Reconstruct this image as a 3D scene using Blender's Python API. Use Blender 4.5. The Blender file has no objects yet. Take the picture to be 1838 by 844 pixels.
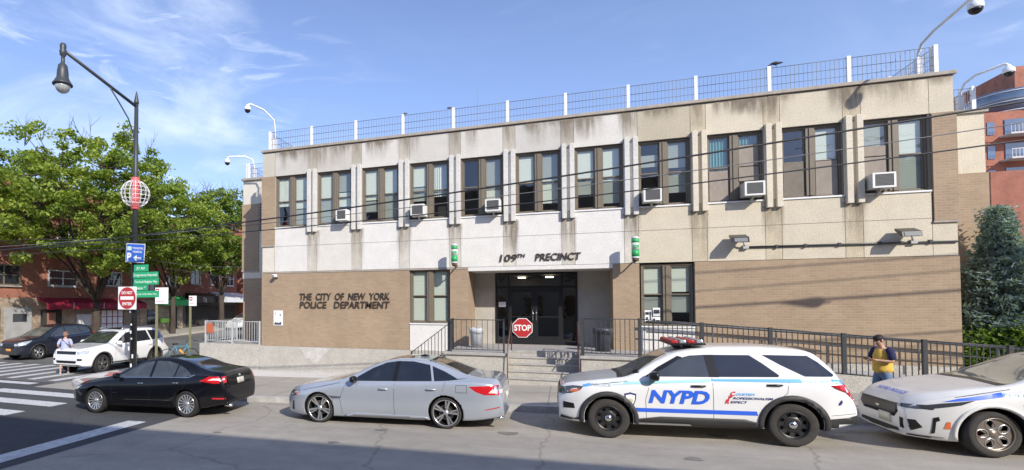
import bpy, bmesh, math, random
import numpy as np
from mathutils import Vector, Matrix
from mathutils.bvhtree import BVHTree
R = math.radians
SC = bpy.context.scene
COL = SC.collection

# ---------------------------------------------------------------- camera, sky, sun, exposure
cam_d = bpy.data.cameras.new('camera'); cam = bpy.data.objects.new('camera', cam_d); COL.objects.link(cam)
cam_d.sensor_width = 36.0; cam_d.lens = 950 / 1838 * 36
cam_d.shift_x = 259 / 1838; cam_d.shift_y = 98 / 1838
cam_d.clip_start = 0.1; cam_d.clip_end = 3000
_th, _pt = R(20.39), math.atan(27 / 950)
_F = Vector((-math.sin(_th) * math.cos(_pt), math.cos(_th) * math.cos(_pt), math.sin(_pt)))
cam.location = (0, 0, 2.52); cam.rotation_euler = _F.to_track_quat('-Z', 'Y').to_euler()
SC.camera = cam

SUN_DIR = Vector((1.0, -1.0, 0.87)).normalized()
world = bpy.data.worlds.new('World'); SC.world = world; world.use_nodes = True
nt = world.node_tree; N = nt.nodes; L = nt.links
for n in list(N): N.remove(n)
wo = N.new('ShaderNodeOutputWorld'); bg = N.new('ShaderNodeBackground'); bg.inputs[1].default_value = 0.15
sky = N.new('ShaderNodeTexSky'); sky.sky_type = 'NISHITA'; sky.sun_disc = False
sky.sun_elevation = math.asin(SUN_DIR.z); sky.sun_rotation = R(135); sky.air_density = 1.0; sky.dust_density = 0.6; sky.ozone_density = 2.2
tc = N.new('ShaderNodeTexCoord')
def cloud(scale, rot, stretch, lo, hi, detail=8, dist=.6, offs=(0, 0, 0)):
    mp = N.new('ShaderNodeMapping'); mp.inputs['Rotation'].default_value = rot; mp.inputs['Scale'].default_value = stretch
    mp.inputs['Location'].default_value = offs
    nz = N.new('ShaderNodeTexNoise'); nz.inputs['Scale'].default_value = scale; nz.inputs['Detail'].default_value = detail
    nz.inputs['Roughness'].default_value = .58; nz.inputs['Distortion'].default_value = dist
    mr = N.new('ShaderNodeMapRange'); mr.interpolation_type = 'SMOOTHSTEP'
    mr.inputs['From Min'].default_value = lo; mr.inputs['From Max'].default_value = hi
    L.new(tc.outputs['Generated'], mp.inputs[0]); L.new(mp.outputs[0], nz.inputs['Vector']); L.new(nz.outputs[0], mr.inputs[0])
    return mr.outputs[0]
c1 = cloud(2.2, (0, 0, R(35)), (1, 1.6, 3.4), .44, .80, offs=(.3, .1, .2))
c2 = cloud(4.5, (0, 0, R(-20)), (1, 2.0, 6.0), .50, .85, detail=10, dist=1.2)
# clouds thicken toward the west (left of the view) and thin out in the middle
sp = N.new('ShaderNodeSeparateXYZ'); L.new(tc.outputs['Generated'], sp.inputs[0])
sm = N.new('ShaderNodeMapRange'); sm.interpolation_type = 'SMOOTHSTEP'
sm.inputs['From Min'].default_value = -.28; sm.inputs['From Max'].default_value = -.62; sm.inputs['To Min'].default_value = .06; sm.inputs['To Max'].default_value = .85
L.new(sp.outputs[0], sm.inputs[0])
sm2 = N.new('ShaderNodeMapRange'); sm2.interpolation_type = 'SMOOTHSTEP'
sm2.inputs['From Min'].default_value = .30; sm2.inputs['From Max'].default_value = .62; sm2.inputs['To Min'].default_value = 0; sm2.inputs['To Max'].default_value = .5
L.new(sp.outputs[0], sm2.inputs[0])
ad = N.new('ShaderNodeMath'); ad.operation = 'ADD'; L.new(sm.outputs[0], ad.inputs[0]); L.new(sm2.outputs[0], ad.inputs[1])
mx = N.new('ShaderNodeMath'); mx.operation = 'MAXIMUM'; L.new(c1, mx.inputs[0]); L.new(c2, mx.inputs[1])
ml = N.new('ShaderNodeMath'); ml.operation = 'MULTIPLY'; ml.use_clamp = True; L.new(mx.outputs[0], ml.inputs[0]); L.new(ad.outputs[0], ml.inputs[1])
# thin bright veil near the horizon
hz = N.new('ShaderNodeMapRange'); hz.inputs['From Min'].default_value = 0.0; hz.inputs['From Max'].default_value = .5
hz.inputs['To Min'].default_value = .40; hz.inputs['To Max'].default_value = .10; L.new(sp.outputs[2], hz.inputs[0])
tn = N.new('ShaderNodeVectorMath'); tn.operation = 'MULTIPLY'; tn.inputs[1].default_value = (1.02, .96, 1.12); L.new(sky.outputs[0], tn.inputs[0])
mixh = N.new('ShaderNodeMix'); mixh.data_type = 'RGBA'; L.new(hz.outputs[0], mixh.inputs['Factor']); L.new(tn.outputs[0], mixh.inputs['A']); mixh.inputs['B'].default_value = (2.9, 4.3, 7.2, 1)
mixc = N.new('ShaderNodeMix'); mixc.data_type = 'RGBA'
L.new(ml.outputs[0], mixc.inputs['Factor']); L.new(mixh.outputs['Result'], mixc.inputs['A']); mixc.inputs['B'].default_value = (5.6, 6.3, 7.4, 1)
L.new(mixc.outputs['Result'], bg.inputs[0]); L.new(bg.outputs[0], wo.inputs[0])

sun_d = bpy.data.lights.new('sun', 'SUN'); sun_d.energy = 4.2; sun_d.angle = R(0.5); sun_d.color = (1, .94, .845)
sun = bpy.data.objects.new('sun', sun_d); COL.objects.link(sun); sun.rotation_euler = (-SUN_DIR).to_track_quat('-Z', 'Y').to_euler()
SC.view_settings.view_transform = 'Standard'; SC.view_settings.look = 'None'; SC.view_settings.gamma = 1
SC.view_settings.exposure = 0.30; SC.view_settings.use_curve_mapping = False
try:
    SC.cycles.max_bounces = 7; SC.cycles.transparent_max_bounces = 12; SC.cycles.caustics_reflective = False; SC.cycles.caustics_refractive = False
    SC.cycles.use_denoising = True
except Exception: pass

# ---------------------------------------------------------------- materials
MATS = {}
def mat(name, col, rough=.6, metal=0., noise=0., nscale=6., bump=0., bscale=60., spec=.5, coat=0., tint=False, stretch=(1, 1, 1),
        emit=None, dark=None, speck=0., speck_scale=90., trans=0., detail=5):
    """procedural material: base colour broken up by large noise, fine speckle and bump"""
    m = bpy.data.materials.new(name); m.use_nodes = True; t = m.node_tree; b = t.nodes['Principled BSDF']
    b.inputs['Roughness'].default_value = rough; b.inputs['Metallic'].default_value = metal
    b.inputs['Specular IOR Level'].default_value = spec; b.inputs['Coat Weight'].default_value = coat; b.inputs['Coat Roughness'].default_value = .04
    col = tuple(col) + (1,)
    co = t.nodes.new('ShaderNodeTexCoord'); mp = t.nodes.new('ShaderNodeMapping'); mp.inputs['Scale'].default_value = stretch
    t.links.new(co.outputs['Object'], mp.inputs[0])
    out = None
    if noise > 0:
        nz = t.nodes.new('ShaderNodeTexNoise'); nz.inputs['Scale'].default_value = nscale; nz.inputs['Detail'].default_value = detail
        nz.inputs['Roughness'].default_value = .65
        t.links.new(mp.outputs[0], nz.inputs['Vector'])
        rp = t.nodes.new('ShaderNodeMapRange'); rp.inputs['From Min'].default_value = .3; rp.inputs['From Max'].default_value = .72
        t.links.new(nz.outputs[0], rp.inputs[0])
        mixn = t.nodes.new('ShaderNodeMix'); mixn.data_type = 'RGBA'
        d = dark if dark else tuple(c * (1 - noise) for c in col[:3])
        mixn.inputs['A'].default_value = tuple(d) + (1,) if len(d) == 3 else d; mixn.inputs['B'].default_value = col
        t.links.new(rp.outputs[0], mixn.inputs['Factor']); out = mixn.outputs['Result']
    if speck > 0:
        n2 = t.nodes.new('ShaderNodeTexNoise'); n2.inputs['Scale'].default_value = speck_scale; n2.inputs['Detail'].default_value = 3
        t.links.new(co.outputs['Object'], n2.inputs['Vector'])
        r2 = t.nodes.new('ShaderNodeMapRange'); r2.inputs['From Min'].default_value = .36; r2.inputs['From Max'].default_value = .64
        r2.inputs['To Min'].default_value = 1 - speck; r2.inputs['To Max'].default_value = 1 + speck * .35
        t.links.new(n2.outputs[0], r2.inputs[0])
        vm = t.nodes.new('ShaderNodeVectorMath'); vm.operation = 'SCALE'
        if out: t.links.new(out, vm.inputs[0])
        else: vm.inputs[0].default_value = col[:3]
        t.links.new(r2.outputs[0], vm.inputs['Scale']); out = vm.outputs[0]
    if tint:
        at = t.nodes.new('ShaderNodeAttribute'); at.attribute_name = 'tint'
        vm = t.nodes.new('ShaderNodeVectorMath'); vm.operation = 'MULTIPLY'
        if out: t.links.new(out, vm.inputs[0])
        else: vm.inputs[0].default_value = col[:3]
        t.links.new(at.outputs['Color'], vm.inputs[1]); out = vm.outputs[0]
    if out: t.links.new(out, b.inputs['Base Color'])
    else: b.inputs['Base Color'].default_value = col
    if bump > 0:
        n3 = t.nodes.new('ShaderNodeTexNoise'); n3.inputs['Scale'].default_value = bscale; n3.inputs['Detail'].default_value = 4
        t.links.new(mp.outputs[0], n3.inputs['Vector'])
        bp = t.nodes.new('ShaderNodeBump'); bp.inputs['Strength'].default_value = bump; bp.inputs['Distance'].default_value = .02
        t.links.new(n3.outputs[0], bp.inputs['Height']); t.links.new(bp.outputs[0], b.inputs['Normal'])
    if emit: b.inputs['Emission Color'].default_value = tuple(emit[:3]) + (1,); b.inputs['Emission Strength'].default_value = emit[3]
    if trans > 0: b.inputs['Transmission Weight'].default_value = trans
    MATS[name] = m; return m

def brick_mat(name, c1, c2, mortar, axis='x', bw=.21, bh=.075, patch=.18, ms=.009):
    m = bpy.data.materials.new(name); m.use_nodes = True; t = m.node_tree; b = t.nodes['Principled BSDF']; b.inputs['Roughness'].default_value = .85
    co = t.nodes.new('ShaderNodeTexCoord'); s = t.nodes.new('ShaderNodeSeparateXYZ'); c = t.nodes.new('ShaderNodeCombineXYZ')
    t.links.new(co.outputs['Object'], s.inputs[0])
    ad = t.nodes.new('ShaderNodeMath'); ad.operation = 'ADD'; t.links.new(s.outputs[0], ad.inputs[0]); t.links.new(s.outputs[1], ad.inputs[1])
    t.links.new(ad.outputs[0], c.inputs[0]); t.links.new(s.outputs[2], c.inputs[1])
    br = t.nodes.new('ShaderNodeTexBrick'); br.inputs['Scale'].default_value = 1; br.inputs['Brick Width'].default_value = bw; br.inputs['Row Height'].default_value = bh
    br.inputs['Mortar Size'].default_value = ms; br.inputs['Mortar Smooth'].default_value = .3; br.inputs['Bias'].default_value = 0
    br.inputs['Color1'].default_value = c1 + (1,); br.inputs['Color2'].default_value = c2 + (1,); br.inputs['Mortar'].default_value = mortar + (1,)
    t.links.new(c.outputs[0], br.inputs['Vector'])
    nz = t.nodes.new('ShaderNodeTexNoise'); nz.inputs['Scale'].default_value = .9; nz.inputs['Detail'].default_value = 8; nz.inputs['Roughness'].default_value = .7
    t.links.new(co.outputs['Object'], nz.inputs['Vector'])
    mr = t.nodes.new('ShaderNodeMapRange'); mr.inputs['From Min'].default_value = .3; mr.inputs['From Max'].default_value = .7
    mr.inputs['To Min'].default_value = 1 - patch; mr.inputs['To Max'].default_value = 1 + patch * .4; t.links.new(nz.outputs[0], mr.inputs[0])
    vm = t.nodes.new('ShaderNodeVectorMath'); vm.operation = 'SCALE'; t.links.new(br.outputs[0], vm.inputs[0]); t.links.new(mr.outputs[0], vm.inputs['Scale'])
    t.links.new(vm.outputs[0], b.inputs['Base Color'])
    bp = t.nodes.new('ShaderNodeBump'); bp.inputs['Strength'].default_value = .5; bp.inputs['Distance'].default_value = .006; bp.invert = True
    t.links.new(br.outputs['Fac'], bp.inputs['Height']); t.links.new(bp.outputs[0], b.inputs['Normal'])
    MATS[name] = m; return m

def glass_mat(name, tintc, refl=1.0, rough=.02):
    """thin window pane: tinted see-through sheet with fresnel reflection and slight waviness"""
    m = bpy.data.materials.new(name); m.use_nodes = True; t = m.node_tree
    for n in list(t.nodes): t.nodes.remove(n)
    o = t.nodes.new('ShaderNodeOutputMaterial'); mx = t.nodes.new('ShaderNodeMixShader'); tr = t.nodes.new('ShaderNodeBsdfTransparent'); gl = t.nodes.new('ShaderNodeBsdfGlossy')
    m.use_transparent_shadow = True; tr.inputs[0].default_value = tuple(tintc) + (1,); gl.inputs['Roughness'].default_value = rough; gl.inputs[0].default_value = (.95, .97, 1, 1)
    ge = t.nodes.new('ShaderNodeNewGeometry'); dt = t.nodes.new('ShaderNodeVectorMath'); dt.operation = 'DOT_PRODUCT'; t.links.new(ge.outputs['Normal'], dt.inputs[0]); t.links.new(ge.outputs['Incoming'], dt.inputs[1])
    ab = t.nodes.new('ShaderNodeMath'); ab.operation = 'ABSOLUTE'; t.links.new(dt.outputs['Value'], ab.inputs[0]); om = t.nodes.new('ShaderNodeMath'); om.operation = 'SUBTRACT'; om.inputs[0].default_value = 1; t.links.new(ab.outputs[0], om.inputs[1])
    pw = t.nodes.new('ShaderNodeMath'); pw.operation = 'POWER'; pw.inputs[1].default_value = 4; t.links.new(om.outputs[0], pw.inputs[0])
    mu = t.nodes.new('ShaderNodeMath'); mu.operation = 'MULTIPLY_ADD'; mu.inputs[1].default_value = .85 * refl; mu.inputs[2].default_value = .12 * refl; mu.use_clamp = True
    co = t.nodes.new('ShaderNodeTexCoord'); nz = t.nodes.new('ShaderNodeTexNoise'); nz.inputs['Scale'].default_value = 1.7; t.links.new(co.outputs['Object'], nz.inputs['Vector'])
    bp = t.nodes.new('ShaderNodeBump'); bp.inputs['Strength'].default_value = .25; bp.inputs['Distance'].default_value = .02; t.links.new(nz.outputs[0], bp.inputs['Height'])
    t.links.new(bp.outputs[0], gl.inputs['Normal'])
    t.links.new(pw.outputs[0], mu.inputs[0]); t.links.new(mu.outputs[0], mx.inputs[0]); t.links.new(tr.outputs[0], mx.inputs[1]); t.links.new(gl.outputs[0], mx.inputs[2])
    t.links.new(mx.outputs[0], o.inputs[0]); MATS[name] = m; return m

def leaf_mat(name, a, b_, c):
    m = bpy.data.materials.new(name); m.use_nodes = True; t = m.node_tree; b = t.nodes['Principled BSDF']; b.inputs['Roughness'].default_value = .55
    ge = t.nodes.new('ShaderNodeNewGeometry'); cr = t.nodes.new('ShaderNodeValToRGB'); cr.color_ramp.elements[0].color = a + (1,); cr.color_ramp.elements[1].color = c + (1,)
    e = cr.color_ramp.elements.new(.5); e.color = b_ + (1,)
    co = t.nodes.new('ShaderNodeTexCoord'); nz = t.nodes.new('ShaderNodeTexNoise'); nz.inputs['Scale'].default_value = .7; nz.inputs['Detail'].default_value = 3
    t.links.new(co.outputs['Object'], nz.inputs['Vector'])
    ma = t.nodes.new('ShaderNodeMath'); ma.operation = 'MULTIPLY_ADD'; ma.inputs[1].default_value = .5; t.links.new(ge.outputs['Random Per Island'], ma.inputs[0])
    m2 = t.nodes.new('ShaderNodeMath'); m2.operation = 'SUBTRACT'; m2.inputs[1].default_value = .25; t.links.new(nz.outputs[0], m2.inputs[0])
    t.links.new(m2.outputs[0], ma.inputs[2]); t.links.new(ma.outputs[0], cr.inputs[0]); t.links.new(cr.outputs[0], b.inputs['Base Color'])
    tl = t.nodes.new('ShaderNodeBsdfTranslucent'); vm = t.nodes.new('ShaderNodeVectorMath'); vm.operation = 'MULTIPLY'; vm.inputs[1].default_value = (1.5, 1.5, .6)
    t.links.new(cr.outputs[0], vm.inputs[0]); t.links.new(vm.outputs[0], tl.inputs[0])
    mx = t.nodes.new('ShaderNodeMixShader'); mx.inputs[0].default_value = .38; o = t.nodes['Material Output']
    t.links.new(b.outputs[0], mx.inputs[1]); t.links.new(tl.outputs[0], mx.inputs[2]); t.links.new(mx.outputs[0], o.inputs[0])
    MATS[name] = m; return m

def road_mat(name, col, patch, crack=True):
    m = bpy.data.materials.new(name); m.use_nodes = True; t = m.node_tree; b = t.nodes['Principled BSDF']; b.inputs['Roughness'].default_value = .9
    b.inputs['Specular IOR Level'].default_value = .25
    co = t.nodes.new('ShaderNodeTexCoord')
    def noise(sc, det, stretch, lo, hi, a, bb, dist=0):
        mp = t.nodes.new('ShaderNodeMapping'); mp.inputs['Scale'].default_value = stretch; t.links.new(co.outputs['Object'], mp.inputs[0])
        n = t.nodes.new('ShaderNodeTexNoise'); n.inputs['Scale'].default_value = sc; n.inputs['Detail'].default_value = det; n.inputs['Roughness'].default_value = .65; n.inputs['Distortion'].default_value = dist
        t.links.new(mp.outputs[0], n.inputs['Vector'])
        r = t.nodes.new('ShaderNodeMapRange'); r.inputs['From Min'].default_value = lo; r.inputs['From Max'].default_value = hi; r.inputs['To Min'].default_value = a; r.inputs['To Max'].default_value = bb
        t.links.new(n.outputs[0], r.inputs[0]); return r.outputs[0]
    f = [noise(.35, 6, (.35, 1.6, 1), .3, .7, 1 - patch, 1 + patch * .6), noise(2.2, 6, (1, 1, 1), .3, .7, 1 - patch * .5, 1 + patch * .3), noise(95, 2, (1, 1, 1), .3, .7, .82, 1.14),
         noise(1.3, 5, (.5, 1, 1), .62, .76, 1, .80, .8)]
    if crack:
        vo = t.nodes.new('ShaderNodeTexVoronoi'); vo.feature = 'DISTANCE_TO_EDGE'; vo.inputs['Scale'].default_value = .33
        nz = t.nodes.new('ShaderNodeTexNoise'); nz.inputs['Scale'].default_value = 1.6; nz.inputs['Detail'].default_value = 6
        mxv = t.nodes.new('ShaderNodeMix'); mxv.data_type = 'VECTOR'; mxv.inputs['Factor'].default_value = .35
        t.links.new(co.outputs['Object'], nz.inputs['Vector']); t.links.new(co.outputs['Object'], mxv.inputs['A']); t.links.new(nz.outputs['Color'], mxv.inputs['B'])
        t.links.new(mxv.outputs['Result'], vo.inputs['Vector'])
        r = t.nodes.new('ShaderNodeMapRange'); r.inputs['From Min'].default_value = 0; r.inputs['From Max'].default_value = .007; r.inputs['To Min'].default_value = .72; r.inputs['To Max'].default_value = 1
        t.links.new(vo.outputs['Distance'], r.inputs[0]); f.append(r.outputs[0])
    cur = f[0]
    for g in f[1:]:
        mm = t.nodes.new('ShaderNodeMath'); mm.operation = 'MULTIPLY'; t.links.new(cur, mm.inputs[0]); t.links.new(g, mm.inputs[1]); cur = mm.outputs[0]
    vm = t.nodes.new('ShaderNodeVectorMath'); vm.operation = 'SCALE'; vm.inputs[0].default_value = col; t.links.new(cur, vm.inputs['Scale'])
    t.links.new(vm.outputs[0], b.inputs['Base Color'])
    n3 = t.nodes.new('ShaderNodeTexNoise'); n3.inputs['Scale'].default_value = 120; t.links.new(co.outputs['Object'], n3.inputs['Vector'])
    bp = t.nodes.new('ShaderNodeBump'); bp.inputs['Strength'].default_value = .35; bp.inputs['Distance'].default_value = .008
    t.links.new(n3.outputs[0], bp.inputs['Height']); t.links.new(bp.outputs[0], b.inputs['Normal'])
    MATS[name] = m; return m

road_mat('asphalt', (.395, .362, .312), .24)
road_mat('asphalt_dark', (.085, .086, .090), .22)
road_mat('asphalt_side', (.17, .165, .155), .2)
road_mat('paving', (.40, .365, .315), .16, crack=False)
road_mat('paving_new', (.62, .60, .56), .08, crack=False)
road_mat('paving_red', (.50, .20, .18), .2, crack=False)
mat('lane_paint', (.74, .74, .73), .8, noise=.45, nscale=9, detail=9, speck=.12, speck_scale=50)
mat('kerb', (.46, .44, .41), .85, noise=.3, nscale=4, speck=.1)
mat('kerb_steel', (.60, .585, .56), .7, noise=.42, nscale=3, detail=9, speck=.2)
mat('panel', (.775, .755, .715), .9, noise=.13, nscale=2.2, tint=True, speck=.13, speck_scale=26, bump=.5, bscale=55, detail=8)
mat('aggregate', (.56, .53, .47), .92, noise=.22, nscale=2.5, tint=True, speck=.30, speck_scale=42, bump=.7, bscale=60, detail=8)
mat('stain', (.36, .31, .25), .95)
mat('coping', (.42, .37, .31), .8, noise=.3, nscale=5)
mat('joint', (.25, .22, .18), .95)
brick_mat('brick', (.385, .280, .182), (.335, .240, .155), (.39, .31, .225), patch=.16)
brick_mat('red_brick', (.43, .145, .085), (.34, .11, .065), (.40, .26, .20), patch=.35)
brick_mat('brown_brick', (.36, .16, .10), (.29, .125, .085), (.36, .24, .19), patch=.3)
brick_mat('orange_brick', (.36, .125, .075), (.30, .10, .06), (.36, .2, .15), patch=.28)
brick_mat('field_stone', (.46, .37, .27), (.30, .22, .15), (.36, .31, .25), bw=.34, bh=.15, ms=.012, patch=.3)
mat('bronze', (.195, .162, .118), .5, noise=.18, nscale=8)
mat('black_metal', (.014, .014, .016), .4, noise=.2)
mat('dark_steel', (.05, .056, .06), .45, noise=.2, nscale=12)
mat('rail_grey', (.052, .056, .062), .5, noise=.3, nscale=14)
mat('letter', (.045, .034, .026), .55)
mat('white_metal', (.80, .80, .79), .45, noise=.08, nscale=8)
mat('grey_rail', (.50, .52, .53), .5, noise=.15, nscale=9)
mat('wire', (.16, .16, .17), .5)
mat('galv', (.42, .43, .45), .4, metal=.4, noise=.2, nscale=10)
mat('interior', (.055, .05, .045), .95, noise=.5, nscale=1.2)
mat('interior_brown', (.20, .16, .125), .95, noise=.4, nscale=2)
mat('blind', (.80, .80, .72), .8, noise=.06, nscale=3, stretch=(.2, 1, 40))
mat('blind_grey', (.42, .43, .40), .8, noise=.1, nscale=3, stretch=(.2, 1, 40))
mat('curtain', (.16, .34, .37), .8, noise=.3, nscale=9, stretch=(3, 1, .2))
mat('curtain_white', (.72, .74, .72), .8, noise=.2, nscale=9, stretch=(3, 1, .2))
mat('board', (.36, .31, .26), .85, noise=.28, nscale=3, stretch=(1, 1, .5), detail=8)
mat('board_dark', (.23, .20, .165), .85, noise=.3, nscale=3, detail=8)
mat('ac_white', (.76, .76, .73), .5, noise=.08, nscale=6)
mat('ac_side', (.50, .50, .47), .5, noise=.15, nscale=6)
mat('ac_grille', (.16, .16, .155), .6, noise=.3, nscale=30, stretch=(1, 1, 4))
mat('lamp_green', (.035, .36, .11), .35)
mat('lamp_white', (.60, .63, .60), .35)
mat('rust', (.12, .07, .04), .8)
mat('red', (.46, .03, .035), .4, noise=.12, nscale=5)
mat('sign_white', (.86, .86, .86), .45)
mat('sign_blue', (.03, .13, .55), .4)
mat('sign_green', (.02, .38, .16), .4)
mat('sign_dark', (.03, .05, .07), .5)
mat('olive_post', (.24, .24, .12), .6, noise=.2)
mat('maroon', (.30, .012, .045), .7, noise=.25, nscale=2)
mat('awning_green', (.04, .42, .12), .6)
mat('awning_white', (.72, .74, .76), .5, noise=.2)
mat('concrete_dark', (.13, .12, .11), .9, noise=.4)
mat('grey_door', (.42, .42, .41), .6, noise=.3, nscale=2)
mat('lime', (.35, .75, .12), .6)
mat('caution', (.55, .14, .06), .6, noise=.3, nscale=14)
mat('bag_plastic', (.58, .60, .62), .35, noise=.3, nscale=12, bump=.8, bscale=18)
mat('bin_dark', (.06, .065, .08), .4, noise=.3)
mat('bark', (.085, .066, .05), .95, noise=.5, nscale=9, bump=1, bscale=22, stretch=(1, 1, .3))
mat('twig', (.13, .11, .10), .9)
leaf_mat('leaf', (.10, .165, .03), (.235, .325, .05), (.47, .49, .10))
leaf_mat('leaf_b', (.075, .14, .028), (.18, .275, .05), (.38, .43, .08))
leaf_mat('shrub_leaf', (.05, .10, .02), (.14, .24, .035), (.36, .44, .06))
leaf_mat('spruce_leaf', (.08, .13, .125), (.20, .28, .285), (.40, .49, .50))
glass_mat('pane', (.86, .91, .88), refl=.9); glass_mat('pane_dark', (.45, .5, .5)); glass_mat('door_glass', (.6, .62, .62), refl=.7)
mat('car_glass', (.014, .016, .018), .03, spec=1.0, coat=.6, noise=.6, nscale=2.2, bump=.10, bscale=2.5)
mat('car_glass_mid', (.055, .062, .058), .05, spec=.9, coat=1, noise=.5, nscale=1.5)
mat('windscreen', (.25, .255, .215), .06, spec=.9, coat=1, noise=.55, nscale=1.6, detail=3)
mat('tyre', (.022, .021, .02), .85, noise=.3, nscale=10)
mat('tyre_dusty', (.050, .046, .042), .9, noise=.3, nscale=10)
mat('arch_dark', (.006, .006, .006), .9)
mat('cladding', (.040, .040, .040), .6, noise=.15, nscale=8)
mat('trim_black', (.010, .010, .011), .3)
mat('seam', (.02, .02, .02), .8)
mat('chrome', (.72, .72, .72), .12, metal=1)
mat('rim_silver', (.62, .62, .62), .28, metal=.8)
mat('rim_grey', (.17, .16, .155), .35, metal=.5)
mat('rim_bronze', (.20, .165, .135), .35, metal=.4)
mat('rim_black', (.018, .018, .018), .4)
mat('brake', (.16, .15, .14), .5, metal=.5)
mat('caliper_red', (.6, .02, .02), .4)
mat('tail_red', (.52, .012, .018), .12, coat=1)
mat('tail_white', (.8, .62, .6), .12, coat=1)
mat('lamp_clear', (.50, .54, .56), .1, metal=.3, coat=1)
mat('lamp_dark', (.05, .055, .06), .08, coat=1, spec=1)
mat('amber', (.75, .16, .03), .2, coat=1)
mat('plate', (.62, .60, .52), .5, noise=.2, nscale=20)
mat('plate_orange', (.72, .32, .08), .5)
mat('paint_black', (.004, .004, .006), .35, coat=.7, spec=.15)
mat('paint_silver', (.47, .51, .57), .26, metal=.4, coat=1, noise=.05, nscale=2)
mat('paint_white', (.80, .80, .79), .3, coat=1, noise=.05, nscale=1.8)
mat('paint_white_dirty', (.74, .735, .71), .35, coat=.8, noise=.10, nscale=3)
mat('paint_navy', (.014, .018, .03), .25, coat=1)
mat('police_blue', (.03, .13, .72), .35, coat=.5)
mat('police_light_blue', (.12, .42, .85), .35, coat=.5)
mat('police_teal', (.38, .68, .70), .35, coat=.5)
mat('decal_red', (.65, .04, .06), .4)
mat('decal_navy', (.03, .04, .16), .4)
mat('decal_grey', (.35, .42, .48), .4)
mat('decal_gold', (.62, .58, .36), .4)
mat('skin', (.52, .30, .21), .55, noise=.12, nscale=14)
mat('hair_black', (.014, .011, .010), .7, noise=.3, nscale=30)
mat('hair_auburn', (.30, .16, .10), .7, noise=.3, nscale=30)
mat('cloth_yellow', (.78, .50, .09), .85, noise=.22, nscale=7, bump=.6, bscale=16)
mat('cloth_navy', (.018, .022, .085), .85, noise=.3, nscale=8, bump=.6, bscale=16)
mat('denim', (.14, .22, .34), .9, noise=.3, nscale=9)
mat('cloth_lavender', (.42, .46, .68), .9, noise=.15, nscale=7, bump=.6, bscale=16)
mat('cloth_green', (.022, .036, .026), .9, noise=.3, nscale=7)
mat('bike_blue', (.06, .30, .42), .4)
mat('bike_orange', (.75, .32, .05), .5)
mat('tower_glass', (.10, .16, .26), .08, spec=1, coat=1, noise=.4, nscale=.5)
mat('window_dark', (.035, .042, .05), .06, spec=1, coat=1, noise=.4, nscale=1)
mat('window_frame_white', (.62, .63, .63), .6)
mat('balcony', (.60, .58, .56), .7, noise=.15)
mat('bird_black', (.012, .012, .014), .7)
mat('roof_tar', (.07, .07, .07), .95, noise=.3)
mat('tan_building', (.42, .36, .28), .9, noise=.2, nscale=1)
mat('poster_ink', (.05, .06, .07), .6)
mat('poster_grey', (.45, .46, .48), .6)

# ---------------------------------------------------------------- helpers
ORG = {}
def org(o): return ORG.get(o.name, Vector((0, 0, 0))) if o else Vector((0, 0, 0))
def tag(o, label=None, cat=None, group=None, kind=None):
    if label: o['label'] = label
    if cat: o['category'] = cat
    if group: o['group'] = group
    if kind: o['kind'] = kind
    return o
def empty(name, loc, label, cat, group=None, rz=0):
    o = bpy.data.objects.new(name, None); COL.objects.link(o); o.location = loc; o.rotation_euler = (0, 0, rz); o.empty_display_size = .2
    ORG[o.name] = Vector(loc); return tag(o, label, cat, group)
def link(name, me, m=None, parent=None, loc=None):
    o = bpy.data.objects.new(name, me); COL.objects.link(o)
    if m is not None and not me.materials:
        for q in (m if isinstance(m, (list, tuple)) else [m]): me.materials.append(MATS[q] if isinstance(q, str) else q)
    if parent: o.parent = parent; ORG[o.name] = org(parent)
    if loc is not None: o.location = loc
    return o
def copy_tree(o, parent=None):
    c = o.copy(); COL.objects.link(c); c.parent = parent
    for ch in list(o.children): copy_tree(ch, c)
    return c
def evaluated(o):
    dg = bpy.context.evaluated_depsgraph_get(); dg.update()
    return bpy.data.meshes.new_from_object(o.evaluated_get(dg), depsgraph=dg)
def apply_mods(o):
    me = evaluated(o); old = o.data; o.modifiers.clear(); o.data = me
    return o

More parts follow.
